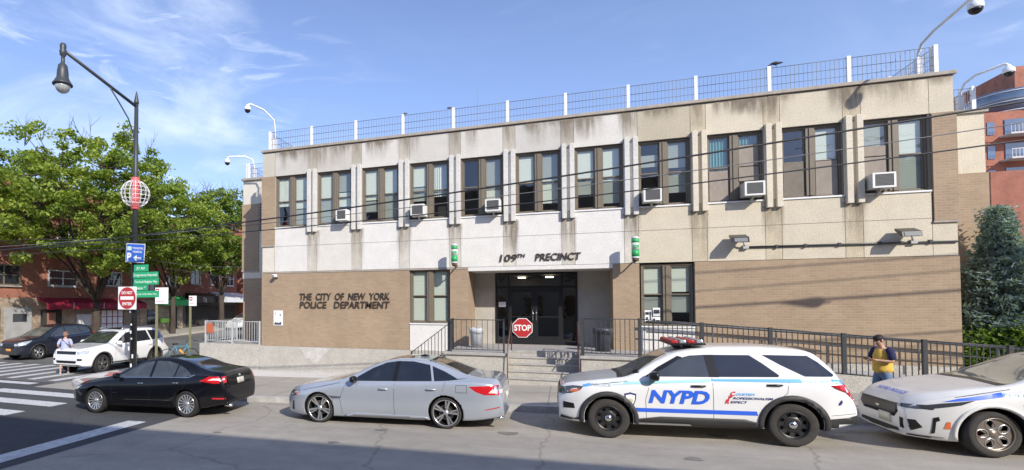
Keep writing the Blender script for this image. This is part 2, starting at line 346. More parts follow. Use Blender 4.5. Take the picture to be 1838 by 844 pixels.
class MB:
    def __init__(s): s.v = []; s.f = []; s.mi = []; s.t = []; s.sm = []
    def add(s, vs, fs, mi=0, t=1., smooth=False):
        b = len(s.v); s.v += [tuple(p) for p in vs]
        for f in fs: s.f.append([b + i for i in f]); s.mi.append(mi); s.t.append(t if isinstance(t, tuple) else (t, t, t)); s.sm.append(smooth)
        return s
    def box(s, x0, x1, y0, y1, z0, z1, mi=0, t=1.):
        vs = [(x, y, z) for z in (z0, z1) for y in (y0, y1) for x in (x0, x1)]
        return s.add(vs, [(0, 2, 3, 1), (4, 5, 7, 6), (0, 1, 5, 4), (2, 6, 7, 3), (0, 4, 6, 2), (1, 3, 7, 5)], mi, t)
    def quad(s, a, b, c, d, mi=0, t=1.): return s.add([a, b, c, d], [(0, 1, 2, 3)], mi, t)
    def prism(s, pts, ax, a0, a1, mi=0, t=1.):
        """polygon pts (2d) in the plane normal to ax, extruded from a0 to a1"""
        def P(p, a): return {'y': (p[0], a, p[1]), 'x': (a, p[0], p[1]), 'z': (p[0], p[1], a)}[ax]
        n = len(pts); vs = [P(p, a0) for p in pts] + [P(p, a1) for p in pts]
        return s.add(vs, [tuple(range(n))[::-1], tuple(range(n, 2 * n))] + [(i, (i + 1) % n, n + (i + 1) % n, n + i) for i in range(n)], mi, t)
    def tube(s, path, r, n=8, mi=0, smooth=True, cap=True):
        path = [Vector(p) for p in path]; rs = r if isinstance(r, (list, tuple)) else [r] * len(path); vs = []; up = None
        for i, p in enumerate(path):
            d = (path[min(i + 1, len(path) - 1)] - path[max(i - 1, 0)]).normalized()
            if up is None: up = Vector((0, 0, 1)) if abs(d.z) < .9 else Vector((1, 0, 0))
            a = d.cross(up).normalized(); b = a.cross(d).normalized(); up = b
            for k in range(n):
                an = 2 * math.pi * k / n; vs.append(p + a * math.cos(an) * rs[i] + b * math.sin(an) * rs[i])
        fs = [(i * n + k, i * n + (k + 1) % n, (i + 1) * n + (k + 1) % n, (i + 1) * n + k) for i in range(len(path) - 1) for k in range(n)]
        if cap: fs += [tuple(range(n))[::-1], tuple((len(path) - 1) * n + k for k in range(n))]
        return s.add(vs, fs, mi, 1., smooth)
    def lathe(s, prof, c=(0, 0, 0), ax='z', n=20, mi=0, smooth=True, sc=(1, 1), cap=True):
        vs = []
        for r, h in prof:
            for k in range(n):
                a = 2 * math.pi * k / n; u, w = r * math.cos(a) * sc[0], r * math.sin(a) * sc[1]
                vs.append({'z': (c[0] + u, c[1] + w, c[2] + h), 'y': (c[0] + u, c[1] + h, c[2] + w), 'x': (c[0] + h, c[1] + u, c[2] + w)}[ax])
        fs = [(i * n + k, i * n + (k + 1) % n, (i + 1) * n + (k + 1) % n, (i + 1) * n + k) for i in range(len(prof) - 1) for k in range(n)]
        if cap and prof[0][0] > 1e-6: fs.append(tuple(range(n))[::-1])
        if cap and prof[-1][0] > 1e-6: fs.append(tuple((len(prof) - 1) * n + k for k in range(n)))
        return s.add(vs, fs, mi, 1., smooth)
    def mesh(s, name, off=(0, 0, 0)):
        me = bpy.data.meshes.new(name); me.from_pydata([(p[0] - off[0], p[1] - off[1], p[2] - off[2]) for p in s.v], [], s.f)
        me.polygons.foreach_set('material_index', s.mi); me.polygons.foreach_set('use_smooth', s.sm)
        if True:
            at = me.color_attributes.new('tint', 'FLOAT_COLOR', 'CORNER'); arr = []
            for p, t in zip(me.polygons, s.t): arr += [t[0], t[1], t[2], 1.] * p.loop_total
            at.data.foreach_set('color', arr)
        me.update(); return me
    def build(s, name, m, parent=None, bevel=0):
        """geometry given in world coordinates; stored relative to the thing's base"""
        me = s.mesh(name, org(parent)); o = link(name, me, m, parent)
        bm = bmesh.new(); bm.from_mesh(me); bmesh.ops.recalc_face_normals(bm, faces=bm.faces); bm.to_mesh(me); bm.free()
        if bevel:
            md = o.modifiers.new('bevel', 'BEVEL'); md.width = bevel; md.segments = 2; md.limit_method = 'ANGLE'
        return o
def bx(name, x0, x1, y0, y1, z0, z1, m, parent=None, bevel=0): return MB().box(x0, x1, y0, y1, z0, z1).build(name, m, parent, bevel)

def text_mesh(s, size, extrude=.01, bold=0., shear=0., align='CENTER', spacing=1.0, width=None, res=3):
    cu = bpy.data.curves.new('lettering', 'FONT'); cu.body = s; cu.size = size; cu.extrude = extrude; cu.offset = bold; cu.shear = shear
    cu.align_x = align; cu.space_character = spacing; cu.resolution_u = res; cu.fill_mode = 'BOTH' if extrude else 'FRONT'
    o = bpy.data.objects.new('lettering', cu); COL.objects.link(o); me = evaluated(o); bpy.data.objects.remove(o)
    if width:
        xs = [v.co.x for v in me.vertices]; k = width / (max(xs) - min(xs))
        for v in me.vertices: v.co.x *= k
    return me
def text_at(name, s, size, loc, m, parent, extrude=.006, face='y', **kw):
    """lettering standing on a wall. face 'y' reads from -Y, 'x' reads from +X"""
    me = text_mesh(s, size, extrude, **kw); b = org(parent)
    for v in me.vertices:
        x, y, z = v.co
        if face == 'y': v.co = (loc[0] + x - b.x, loc[1] - z - b.y, loc[2] + y - b.z)
        else: v.co = (loc[0] + z - b.x, loc[1] + x - b.y, loc[2] + y - b.z)
    me.materials.clear(); return link(name, me, m, parent)

def sp_(x): return math.log1p(math.exp(min(x, 30))) if x < 30 else x
def gz(x, y):
    x = min(x, 45); zx = -.33 + .031 * sp_((x + 10.6) * 1.6) / 1.6
    k = min(1, max(0, (-9.5 - x) / 3)); return zx + k * .033 * sp_(min(y, 62) - 20)
def sheet(name, poly, off, m, skirt=0., stepx=.5, stepy=2., kind='structure', parent=None):
    """flat region draped on the ground profile, with an optional kerb face"""
    bm = bmesh.new(); vs = [bm.verts.new((x, y, 0)) for x, y in poly]; bm.faces.new(vs)
    xs = [p[0] for p in poly]; ys = [p[1] for p in poly]
    for ax, lo, hi, st in ((0, min(xs), max(xs), stepx), (1, min(ys), max(ys), stepy)):
        a = math.ceil(lo / st + 1e-4) * st
        while a < hi - 1e-4:
            co = (a, 0, 0) if ax == 0 else (0, a, 0); no = (1, 0, 0) if ax == 0 else (0, 1, 0)
            bmesh.ops.bisect_plane(bm, geom=bm.verts[:] + bm.edges[:] + bm.faces[:], plane_co=co, plane_no=no); a += st
    for f in bm.faces:
        f.normal_update()
        if f.normal.z < 0: f.normal_flip()
    for v in bm.verts: v.co.z = gz(v.co.x, v.co.y) + off
    if skirt:
        be = [e for e in bm.edges if e.is_boundary]; r = bmesh.ops.extrude_edge_only(bm, edges=be)
        for v in r['geom']:
            if isinstance(v, bmesh.types.BMVert): v.co.z -= skirt
    me = bpy.data.meshes.new(name); bm.to_mesh(me); bm.free(); o = link(name, me, m, parent)
    if kind: o['kind'] = kind
    return o

# ---------------------------------------------------------------- ground, roads, pavements
def ground():
    xs = sorted(set([-900, -500, -250, -120, -80, -60, -50, -45] + [v * .5 for v in range(-80, 41)] + [22, 25, 30, 35, 40, 45, 60, 90, 150, 300, 600, 900]))
    ys = sorted(set([-900, -400, -150, -60, -20, -10] + list(range(-8, 64, 2)) + [62, 80, 120, 250, 500, 900]))
    me = bpy.data.meshes.new('ground'); nx = len(xs)
    me.from_pydata([(x, y, gz(x, y)) for y in ys for x in xs], [], [(j * nx + i, j * nx + i + 1, (j + 1) * nx + i + 1, (j + 1) * nx + i) for j in range(len(ys) - 1) for i in range(nx - 1)])
    o = link('road', me, 'asphalt'); o['kind'] = 'structure'
ground()
KX, KY = -17.4, 13.15
sheet('intersection_road', [(-28, -1.9), (-9.0, -1.9), (-9.0, KY + .1), (-17.3, KY + .1), (-17.3, 14.2), (-28, 14.2)], .004, 'asphalt_dark')
sheet('side_road', [(-28, 14.2), (-17.3, 14.2), (-17.3, 90), (-28, 90)], .004, 'asphalt_side')
sheet('repair_patch_road', [(-5.9, 4.6), (1.2, 4.4), (1.25, 6.1), (-5.85, 6.3)], .004, 'asphalt_side')
corner = [(KX, KY + 3.2)] + [(KX + 3.2 - 3.2 * math.cos(a), KY + 3.2 - 3.2 * math.sin(a)) for a in [R(10 * i) for i in range(1, 9)]] + [(KX + 3.2, KY)]
def inset(poly, d):  # kerb stone is the outer band, paving is inset
    return [(x + (d if x < -10 else 0), y + d) for x, y in poly]
sheet('kerb', corner + [(60, KY), (60, KY + .17), (KX + 3.2, KY + .17)] + [(KX + 3.2 - 3.03 * math.cos(a), KY + 3.2 - 3.03 * math.sin(a)) for a in [R(10 * i) for i in range(8, 0, -1)]] + [(KX + .17, KY + 3.2), (KX + .17, 90), (KX, 90)], .15, 'kerb_steel', skirt=.16)
pav = [(KX + .17, KY + 3.2)] + [(KX + 3.2 - 3.03 * math.cos(a), KY + 3.2 - 3.03 * math.sin(a)) for a in [R(10 * i) for i in range(1, 9)]] + [(KX + 3.2, KY + .17)]
sheet('pavement', pav + [(60, KY + .17), (60, 26), (-14.2, 26), (-14.2, 90), (KX + .17, 90)], .146, 'paving')
sheet('pavement_band', [(-14.6, 17.3), (-4.4, 17.3), (-4.4, 18.9), (-14.6, 18.9)], .150, 'paving_new')
sheet('pavement_corner', [(-17.1, 15.5), (-16.6, 14.2), (-14.9, 13.42), (-12.4, 13.4), (-12.4, 15.2), (-13.4, 17), (-17.1, 17.6)], .150, 'paving_new')
sheet('tactile_paving', [(-16.4, 14.35), (-15.3, 13.7), (-14.9, 14.3), (-15.9, 14.95)], .154, 'paving_red')
sheet('tactile_strip', [(-17.05, 16.3), (-16.3, 15.3), (-15.9, 15.6), (-16.6, 16.9)], .154, 'paving_red')
for i, x in enumerate([-10.9, -9.4, -7.9, -6.4, -4.9, -3.4, -1.9, -.4, 1.1, 2.6, 4.1, 5.6, 7.1, 8.6, 10.1]):
    sheet('pavement_joint', [(x, KY + .2), (x + .02, KY + .2), (x + .02, 17.25), (x, 17.25)], .152, 'joint', stepx=5)
sheet('pavement_joint', [(-13, 15.2), (16, 15.2), (16, 15.22), (-13, 15.22)], .152, 'joint')
sheet('far_pavement', [(-60, 13.6), (-28.2, 13.6), (-28.2, 90), (-60, 90)], .15, 'paving', skirt=.16)
sheet('opposite_pavement', [(-14, -40), (60, -40), (60, -1.9), (-14, -1.9)], .15, 'paving', skirt=.16)
# painted markings
mk = []
for k in range(8):
    y = 12.35 - k * 1.25
    mk.append([(-17.9, y - .28), (-13.4 - .05 * k, y - .28), (-13.4 - .05 * k, y + .28), (-17.9, y + .28)])
for k in range(9):
    x = -18.2 - k * 1.12
    mk.append([(x, 14.5), (x + .42, 14.5), (x + .42, 18.3), (x, 18.3)])
mk.append([(-28, 13.55), (-17.9, 13.55), (-17.9, 13.95), (-28, 13.95)])
mk.append([(-9.95, -2.5), (-9.4, -2.5), (-9.4, 10.1), (-9.95, 10.1)])
for p in mk: sheet('road_marking', p, .010, 'lane_paint')
sheet('manhole_cover', [(-16.2 + .32 * math.cos(R(30 * i)), 14.6 + .32 * math.sin(R(30 * i))) for i in range(12)], .158, 'joint', kind=None)
tag(bpy.data.objects['manhole_cover'], 'round dark iron cover set in the pale corner pavement', 'manhole cover')
mat('oil', (.245, .225, .198), .8, noise=.4, nscale=3)
random.seed(2)
for (x, y, r) in ((-4.2, 9.4, .12), (1.9, 9.8, .16), (5.2, 9.3, .10), (-7.0, 9.6, .10), (-1.1, 10.9, .22), (-3.6, 10.6, .18), (7.6, 9.1, .14), (2.6, 11.6, .2)): sheet('road_stain', [(x + r * random.uniform(.6, 1.3) * math.cos(R(36 * i)), y + r * random.uniform(.4, .9) * math.sin(R(36 * i))) for i in range(10)], .006, 'oil', stepx=4, stepy=9)

# ---------------------------------------------------------------- the precinct building
FX0, FX1, FY = -11.72, 10.03, 19.0
WC = [-10.385 + 1.914 * k for k in range(11)]; WW = .73; WB, WT = 5.68, 7.79
bld = empty('police_station', (-.85, FY, .1), 'two storey police precinct of pale concrete panels over tan brick, with recessed entrance', 'building')
BEIGE = (.87, .80, .655); WHT = (1, 1, 1); OFF = (.90, .875, .83)
def tone(x):
    if x < -10.9: return (.93, .90, .82)
    if x < 3.0: return random.choice([(1, 1, 1), (.97, .965, .955), (1.0, .995, .985), (.93, .915, .885)])
    k = random.uniform(.96, 1.03); return tuple(c * k for c in BEIGE)
random.seed(4)
edges = [FX0, FX0 + .57]
for c in WC: edges += [c - WW, c + WW]
edges = [FX0, -11.15] + [v for c in WC for v in (c - WW, c + WW)] + [9.52, FX1]
core = MB()
core.box(FX0, FX1, FY + .03, FY + .38, 7.8, 8.83)          # band over the windows
core.box(FX0, FX1, FY + .03, FY + .38, 3.86, WB)           # band between the storeys
xs = [FX0] + [v for c in WC for v in (c - WW, c + WW)] + [FX1]
for i in range(0, len(xs), 2): core.box(xs[i], xs[i + 1], FY + .03, FY + .38, WB, 7.8)
core.box(FX0, -3.9, FY + .05, FY + .38, .2, 1.84); core.box(-5.4 - 6.32, -5.4, FY + .05, FY + .38, 1.84, 3.86)
core.box(1.5, FX1, FY + .05, FY + .38, .2, 1.84); core.box(3.8, FX1, FY + .05, FY + .38, 1.84, 3.86)
core.build('wall', 'joint', bld)
pan = MB(); G = .006
def plate(x0, x1, z0, z1, t, mi=0): pan.box(x0 + G, x1 - G, FY, FY + .03, z0 + G, z1 - G, mi, t)
vx = [FX0, -11.15]
for c in WC: vx += [c - WW - .02, c + WW + .02]
vx = sorted(set([round(v, 3) for v in vx] + [FX1]))
for i in range(len(vx) - 1):
    a, b = vx[i], vx[i + 1]; narrow = (b - a) < 1.0 and i > 0
    t = tone((a + b) / 2); mi = 0
    if narrow and i < len(vx) - 2 and a > -10: k = random.uniform(1.24, 1.42); t = tuple(c * k for c in t); mi = 1
    tt = tuple(c * (.93 if a < 3 else 1) for c in t)
    tk = [.86, .88, .97, .86, .92, .82, .98, .86, .98, .99, 1.0][min(10, max(0, int((a + 11.2) / 1.914)))] if a < 3 else 1.
    tt = (tt[0] * tk, tt[1] * tk * (.985 if a < 3 else 1), tt[2] * tk * (.95 if a < 3 else 1)); plate(a, b, 7.80, 8.80, tt, mi)
    if i == 0: plate(a, b, 3.86, 4.93, t)
    elif i == len(vx) - 2: plate(a, b, 3.86, 4.80, t)
    else:
        plate(a, b, 4.90, WB - .01, t, mi); plate(a, b, 3.86, 4.90, t, mi)
    if narrow and 0 < i < len(vx) - 2: plate(a, b, WB - .01, 7.8, t, 0)
pan.build('concrete_panel', ['panel', 'aggregate'], bld)
# weather streaks on the panels, soft edged and of their own shape
def streak_mat():
    m = bpy.data.materials.new('streak'); m.use_nodes = True; t = m.node_tree; b = t.nodes['Principled BSDF']; b.inputs['Base Color'].default_value = (.30, .25, .19, 1); b.inputs['Roughness'].default_value = .95
    tcn = t.nodes.new('ShaderNodeTexCoord'); s = t.nodes.new('ShaderNodeSeparateXYZ'); t.links.new(tcn.outputs['UV'], s.inputs[0])
    def pm(op, a, bb):
        n = t.nodes.new('ShaderNodeMath'); n.operation = op
        for k, q in enumerate((a, bb)):
            if q is None: continue
            if isinstance(q, (int, float)): n.inputs[k].default_value = q
            else: t.links.new(q, n.inputs[k])
        return n.outputs[0]
    u = pm('MULTIPLY', pm('MULTIPLY', s.outputs[0], pm('SUBTRACT', 1, s.outputs[0])), 4.)
    v = pm('POWER', s.outputs[1], 1.3)
    mp = t.nodes.new('ShaderNodeMapping'); mp.inputs['Scale'].default_value = (9, 9, 1.1); t.links.new(tcn.outputs['Object'], mp.inputs[0])
    nz = t.nodes.new('ShaderNodeTexNoise'); nz.inputs['Scale'].default_value = 1; nz.inputs['Detail'].default_value = 7; nz.inputs['Roughness'].default_value = .7; t.links.new(mp.outputs[0], nz.inputs['Vector'])
    r = t.nodes.new('ShaderNodeMapRange'); r.inputs['From Min'].default_value = .32; r.inputs['From Max'].default_value = .68; t.links.new(nz.outputs[0], r.inputs[0])
    al = pm('MULTIPLY', pm('MULTIPLY', u, v), pm('MULTIPLY', r.outputs[0], .95)); t.links.new(al, b.inputs['Alpha']); MATS['streak'] = m
streak_mat()
SDEP = 0.
def streak(x, z0, z1, w):
    global SDEP
    SDEP += .0004; y = FY - .003 - SDEP
    q = MB().quad((x - w / 2, y, z0), (x + w / 2, y, z0), (x + w / 2, y, z1), (x - w / 2, y, z1)); o = link('weather_stain', q.mesh('weather_stain', org(bld)), 'streak', bld)
    ul = o.data.uv_layers.new(name='UVMap'); ul.data.foreach_set('uv', [0, 0, 1, 0, 1, 1, 0, 1])
for i, c in enumerate(WC[:-1]):
    xl, xr = c + WW + .09, c + 1.914 - WW - .08
    if i in (0, 1, 2, 3, 4, 5, 6, 7, 8, 9):
        streak(xl, WB - .32 - random.uniform(.9, 1.6), WB - .2, random.uniform(.22, .42)); streak(xr, WB - .32 - random.uniform(.6, 1.6), WB - .2, random.uniform(.22, .46))
        if i > 2: streak(c + WW + .22, 7.78, 8.79, random.uniform(.35, .6))
streak(-1.70, 3.9, 5.45, .55); streak(-1.6, 3.9, 5.5, .3); streak(2.15, 4.2, 5.5, .3); streak(7.95, 4.0, 5.5, .3)
for k in range(44): x = random.uniform(-11, 9.8); streak(x, 8.79 - random.uniform(.2, .95), 8.79, random.uniform(.2, 1.1))
bx('coping', FX0 - .06, FX1 + .06, FY - .07, FY + .42, 8.83, 8.93, 'coping', bld, .01)
bx('coping', FX0 - .06, FX0 + .35, FY + .42, FY + 12, 8.83, 8.93, 'coping', bld); bx('coping', FX1 - .35, FX1 + .06, FY + .42, FY + 12, 8.83, 8.93, 'coping', bld)
# brick facing
b = MB(); b.box(FX0 - .02, -5.41, FY - .002, FY + .05, .84, 3.85); b.build('brick_wall', 'brick', bld)
b = MB(); b.box(3.82, FX1 + .02, FY - .002, FY + .05, .84, 3.85); b.build('brick_wall', 'brick', bld)
b = MB(); b.box(FX0 - .03, -11.16, FY - .035, FY + .03, 4.96, 7.79); b.build('brick_pier', 'brick', bld)
b = MB(); b.box(9.54, FX1 + .03, FY - .035, FY + .03, 4.83, 7.79); b.build('brick_pier', 'brick', bld)
bx('ledge', FX0 - .04, -11.14, FY - .05, FY + .02, 4.90, 4.957, 'coping', bld); bx('ledge', 9.52, FX1 + .04, FY - .05, FY + .02, 4.77, 4.827, 'coping', bld)
bx('ledge', FX0 - .01, -3.3, FY - .02, FY + .03, 3.80, 3.853, 'aggregate', bld).data.materials[0] = MATS['coping']
b = MB(); b.box(-3.88, -3.22, FY - .004, FY + 1.5, .6, 3.85); b.build('brick_pier', 'brick', bld)
b = MB(); b.box(1.49, 2.27, FY - .004, FY + 1.5, .6, 3.85); b.build('brick_pier', 'brick', bld)
bx('spandrel_panel', -5.39, -3.89, FY + .0, FY + .05, .84, 1.80, 'panel', bld); bx('spandrel_panel', 2.29, 3.80, FY + .0, FY + .05, .84, 1.80, 'panel', bld)
bx('base_wall', FX0 - .05, -3.55, FY - .10, FY + .05, -1, .835, 'aggregate', bld); bx('base_wall', 1.4, FX1 + .05, FY - .06, FY + .05, -1, .835, 'aggregate', bld)
b = MB(); b.prism([(-10.0, .825), (-8.55, .825), (-8.8, .60), (-9.02, .42), (-9.2, .16), (-9.36, .24), (-9.5, .40), (-9.62, .36), (-9.8, .62)], 'y', FY - .106, FY - .101); b.build('painted_patch', mat('patch', (.62, .60, .56), .9, noise=.3, nscale=5, speck=.2, speck_scale=30), bld)
# sides, roof and rear mass
b = MB(); b.box(FX0, FX0 + .3, FY + .38, FY + 12, -.5, 3.85); b.box(FX1 - .3, FX1, FY + .38, FY + 12, -.5, 3.85); b.build('side_wall', 'brick', bld)
b = MB(); b.box(FX0, FX0 + .3, FY + .38, FY + 12, 3.85, 8.83); b.box(FX1 - .3, FX1, FY + .38, FY + 12, 3.85, 8.83); b.box(FX0, FX1, FY + 12, FY + 12.3, -.5, 8.83); b.build('side_wall', 'panel', bld)
bx('roof', FX0 + .3, FX1 - .3, FY + .38, FY + 12, 8.45, 8.6, 'roof_tar', bld)
b = MB(); b.box(FX0 + .3, -5.2, FY + 1.3, FY + 1.4, 0, 8.4); b.box(-5.2, 3.9, FY + 1.6, FY + 1.7, 3.95, 8.4); b.box(3.9, FX1 - .3, FY + 1.3, FY + 1.4, 0, 8.4)
b.box(FX0 + .3, FX1 - .3, FY + .38, FY + 1.6, 5.35, 5.45); b.box(FX0 + .3, FX1 - .3, FY + .38, FY + 1.6, 8.0, 8.1)
b.box(-5.2, -3.9, FY + .9, FY + 1.0, 0, 3.9); b.box(2.2, 3.9, FY + .9, FY + 1.0, 0, 3.9); b.build('interior', 'interior', bld)
# fins beside each window
fm = MB(); fm.box(-.075, .075, -.13, 0, 0, 2.52); fme = fm.mesh('fin')
fins = []
for i, c in enumerate(WC):
    if i < 10: fins.append(c + WW + .115)
    if i > 0: fins.append(c - WW - .09)
for x in fins:
    o = link('fin', fme, 'panel', bld, Vector((x, FY - .001, 5.42)) - org(bld))
    md = o.modifiers.new('b', 'BEVEL'); md.width = .008
    if x > 3: o.data = o.data
if True:
    fb = fme.copy(); fb.materials.clear(); mat('fin_beige', (.80 * .87, .79 * .8, .775 * .66), .9, noise=.12, nscale=3, speck=.12, speck_scale=26); mat('fin_white', (.70, .68, .635), .9, noise=.2, nscale=3, speck=.14, speck_scale=26)
    fb.materials.append(MATS['fin_beige']); fw = fme.copy(); fw.materials.clear(); fw.materials.append(MATS['fin_white'])
    for o in bld.children:
        if o.name.startswith('fin'): o.data = fb if o.location.x + org(bld).x > 3 else fw

# windows: bronze frame, wide mullion, two double-hung sashes
def frame_mesh(w, h, mull=.22):
    f = MB(); e = .055; D0, D1 = .10, .18
    f.box(-w, w, D0, D1, h - e, h); f.box(-w, w, D0, D1, 0, e); f.box(-w, -w + e, D0, D1, e, h - e); f.box(w - e, w, D0, D1, e, h - e)
    f.box(-mull / 2, mull / 2, D0 - .02, D1, e, h - e); f.box(-.03, .03, D0 - .045, D0 - .02, e, h - e)
    for s in (-1, 1):
        a, b_ = sorted((s * mull / 2, s * (w - e))); k = .04
        for z0, z1, d in ((h * .5, h - e, .03), (e, h * .5 + .03, .05)):
            f.box(a, b_, D0 + d, D1, z0, z0 + k); f.box(a, b_, D0 + d, D1, z1 - k, z1); f.box(a, a + k, D0 + d, D1, z0 + k, z1 - k); f.box(b_ - k, b_, D0 + d, D1, z0 + k, z1 - k)
    return f.mesh('window')
WM = {}
def window(cx, z0, z1, left, right, y=FY, pane='pane', parent=bld):
    """left/right: list of (kind, from, to) in fractions of the height, hung behind the sash"""
    w, h = WW, z1 - z0; key = round(h, 2)
    if key not in WM:
        WM[key] = frame_mesh(w, h); WM[(key, 'p')] = MB().quad((-w + .03, .157, .03), (w - .03, .157, .03), (w - .03, .157, h - .03), (-w + .03, .157, h - .03)).mesh('pane'); WM[(key, 's')] = MB().box(-w - .02, w + .02, -.035, .16, -.045, 0).mesh('sill')
    loc = Vector((cx, y, z0)) - org(parent)
    f = link('window', WM[key], 'bronze', parent, loc); md = f.modifiers.new('b', 'BEVEL'); md.width = .006
    link('pane', WM[(key, 'p')], pane, f); link('sill', WM[(key, 's')], 'white_metal', f)
    for s, lst in ((-1, left), (1, right)):
        a, b_ = sorted((s * .11, s * (w - .05)))
        for kind, f0, f1 in lst:
            ya = .13 if kind.startswith('board') else .21
            if kind.startswith('board'): a2, b2 = a + .03, b_ - .03
            else: a2, b2 = a, b_
            o = MB()
            if kind.startswith('blind'):
                z = h * f0
                while z < h * f1: o.box(a2, b2, ya, ya + .006, z, min(z + .046, h * f1)); z += .05
                o.box(a2, b2, ya + .02, ya + .025, h * f0, h * f1)
            elif kind.startswith('curtain'):
                n = 14
                for q in range(n):
                    xa = a2 + (b2 - a2) * q / n; xb = a2 + (b2 - a2) * (q + 1) / n; dy = .03 * (q % 2); dz = .03 * ((q + 1) % 2)
                    o.quad((xa, ya + dy, h * f0), (xb, ya + dz, h * f0), (xb, ya + dz, h * f1), (xa, ya + dy, h * f1))
            else: o.box(a2, b2, ya, ya + .012, h * f0, h * f1)
            me = o.mesh('x'); link('blind' if kind.startswith('blind') else 'curtain' if kind.startswith('curtain') else 'board', me, kind, f)
    return f
WL = [([('blind', .42, .97)], [('blind', .36, .97), ('blind_grey', .03, .34)]),
      ([('blind', .50, .97), ('blind_grey', .06, .5)], [('blind_grey', .62, .97), ('blind', .34, .60)]),
      ([('blind', .42, .97), ('blind_grey', .2, .4)], [('blind', .53, .97), ('blind_grey', .03, .5)]),
      ([('blind', .60, .97), ('blind_grey', .34, .58)], [('curtain_white', .40, .97)]),
      ([], [('blind_grey', .45, .97), ('blind', .30, .44)]),
      ([('blind', .52, .97)], [('blind_grey', .58, .97), ('blind', .16, .55)]),
      ([('blind', .52, .97), ('blind_grey', .26, .48)], [('blind', .45, .97), ('blind_grey', .1, .43)]),
      ([('blind_grey', .62, .80)], [('blind_grey', .58, .97), ('blind_grey', .2, .5)]),
      ([('curtain', .48, .97), ('board', .03, .47)], [('curtain', .84, .97), ('board', .30, .82)]),
      ([('board_dark', .03, .50)], [('blind', .52, .97), ('board', .03, .51)]),
      ([('curtain', .68, .95), ('blind_grey', .66, .97), ('board', .03, .65)], [('blind', .52, .97), ('blind_grey', .03, .50)])]
for c, (l_, r_) in zip(WC, WL): window(c, WB, WT, l_, r_, pane='pane')
window(-4.65, 1.84, 3.82, [('blind', .50, .97), ('blind', .03, .47)], [('blind', .50, .97), ('blind', .03, .47)])
lw = window(3.05, 1.84, 3.82, [('blind', .50, .97), ('blind_grey', .03, .47)], [('blind', .55, .97), ('blind_grey', .22, .50)])
nb = MB(); P = org(lw)
nb.box(2.42, 2.62, FY + .125, FY + .13, 1.98, 2.34); nb.box(2.66, 2.86, FY + .125, FY + .13, 2.16, 2.42); nb.box(2.64, 2.86, FY + .125, FY + .13, 1.94, 2.13)
nt_ = nb.mesh('n', Vector((3.05, FY, 1.84))); n1 = link('notice', nt_, 'sign_white', lw)
nb = MB()
for x0, z0, x1, z1 in ((2.68, 2.24, 2.84, 2.36), (2.44, 2.2, 2.54, 2.28), (2.56, 2.02, 2.6, 2.3), (2.66, 1.98, 2.72, 2.08), (2.75, 1.97, 2.84, 2.03), (2.45, 2.02, 2.52, 2.12)): nb.box(x0, x1, FY + .120, FY + .1235, z0, z1)
link('print', nb.mesh('n', Vector((3.05, FY, 1.84))), 'poster_ink', n1)

# entrance recess
RY = FY + 1.5
bx('entrance_wall', -3.22, -2.45, RY, RY + .2, .6, 3.72, 'aggregate', bld); bx('entrance_wall', .44, 1.49, RY, RY + .2, .6, 3.72, 'aggregate', bld)
b = MB(); b.box(-3.22, 1.49, FY + .38, RY + .2, 3.72, 3.855); b.box(-3.3, 1.55, FY + .001, FY + .38, 3.72, 3.855); b.build('soffit', 'spandrel' if False else 'panel', bld)
b = MB(); b.box(-3.3, 1.55, RY + 3, RY + 3.1, .9, 3.9); b.box(-2.9, -2.6, RY + .2, RY + 3, .9, 3.9); b.box(.6, .8, RY + .2, RY + 3, .9, 3.9); b.box(-2.6, .6, RY + .2, RY + 3, 3.70, 3.8); b.box(-2.6, .6, RY + .2, RY + 3, 1.0, 1.045)
b.box(-2.3, -1.3, RY + 2.2, RY + 2.6, 1.05, 1.9); b.box(-.4, .3, RY + 2.0, RY + 2.4, 1.05, 2.0); b.build('lobby', 'interior_brown', bld)
ent = MB()
for x in (-2.45, -1.99, -.12, .37): ent.box(x, x + .07, RY - .03, RY + .07, 1.05, 3.70)
ent.box(-2.38, .44, RY - .02, RY + .06, 3.13, 3.22); ent.box(-2.38, .44, RY - .02, RY + .06, 3.64, 3.70); ent.box(-2.38, -1.99, RY - .02, RY + .06, 1.05, 1.17); ent.box(-.05, .37, RY - .02, RY + .06, 1.05, 1.17)
e1 = ent.build('entrance_frame', 'black_metal', bld)
b = MB(); b.box(-2.38, .37, RY + .02, RY + .03, 1.1, 3.66); b.build('pane', 'door_glass', e1)
def door(x0, x1):
    d = MB(); y0, y1 = RY - .05, RY - .005
    d.box(x0, x0 + .11, y0, y1, 1.06, 3.12); d.box(x1 - .11, x1, y0, y1, 1.06, 3.12); d.box(x0 + .11, x1 - .11, y0, y1, 2.98, 3.12); d.box(x0 + .11, x1 - .11, y0, y1, 1.06, 1.36); d.box(x0 + .11, x1 - .11, y0, y1, 2.05, 2.09)
    o = d.build('door', 'black_metal', bld, .004); b = MB(); b.box(x0 + .1, x1 - .1, RY - .03, RY - .025, 1.34, 3.0); b.build('pane', 'door_glass', o)
    b = MB(); hx = x1 - .055 if x0 < -1.5 else x0 + .055; b.tube([(hx, y0, 1.95), (hx, y0 - .06, 1.95), (hx, y0 - .06, 2.35), (hx, y0, 2.35)], .012); b.build('handle', 'chrome', o); return o
d1 = door(-1.97, -1.04); door(-1.03, -.10)
b = MB(); b.box(-1.8, -1.5, RY + 2.2, RY + 2.5, 3.62, 3.66); b.box(-.7, -.4, RY + 1.6, RY + 1.9, 3.60, 3.64); b.build('ceiling_light', mat('lit', (1, .95, .8), emit=(1, .9, .7, 9)), bld)

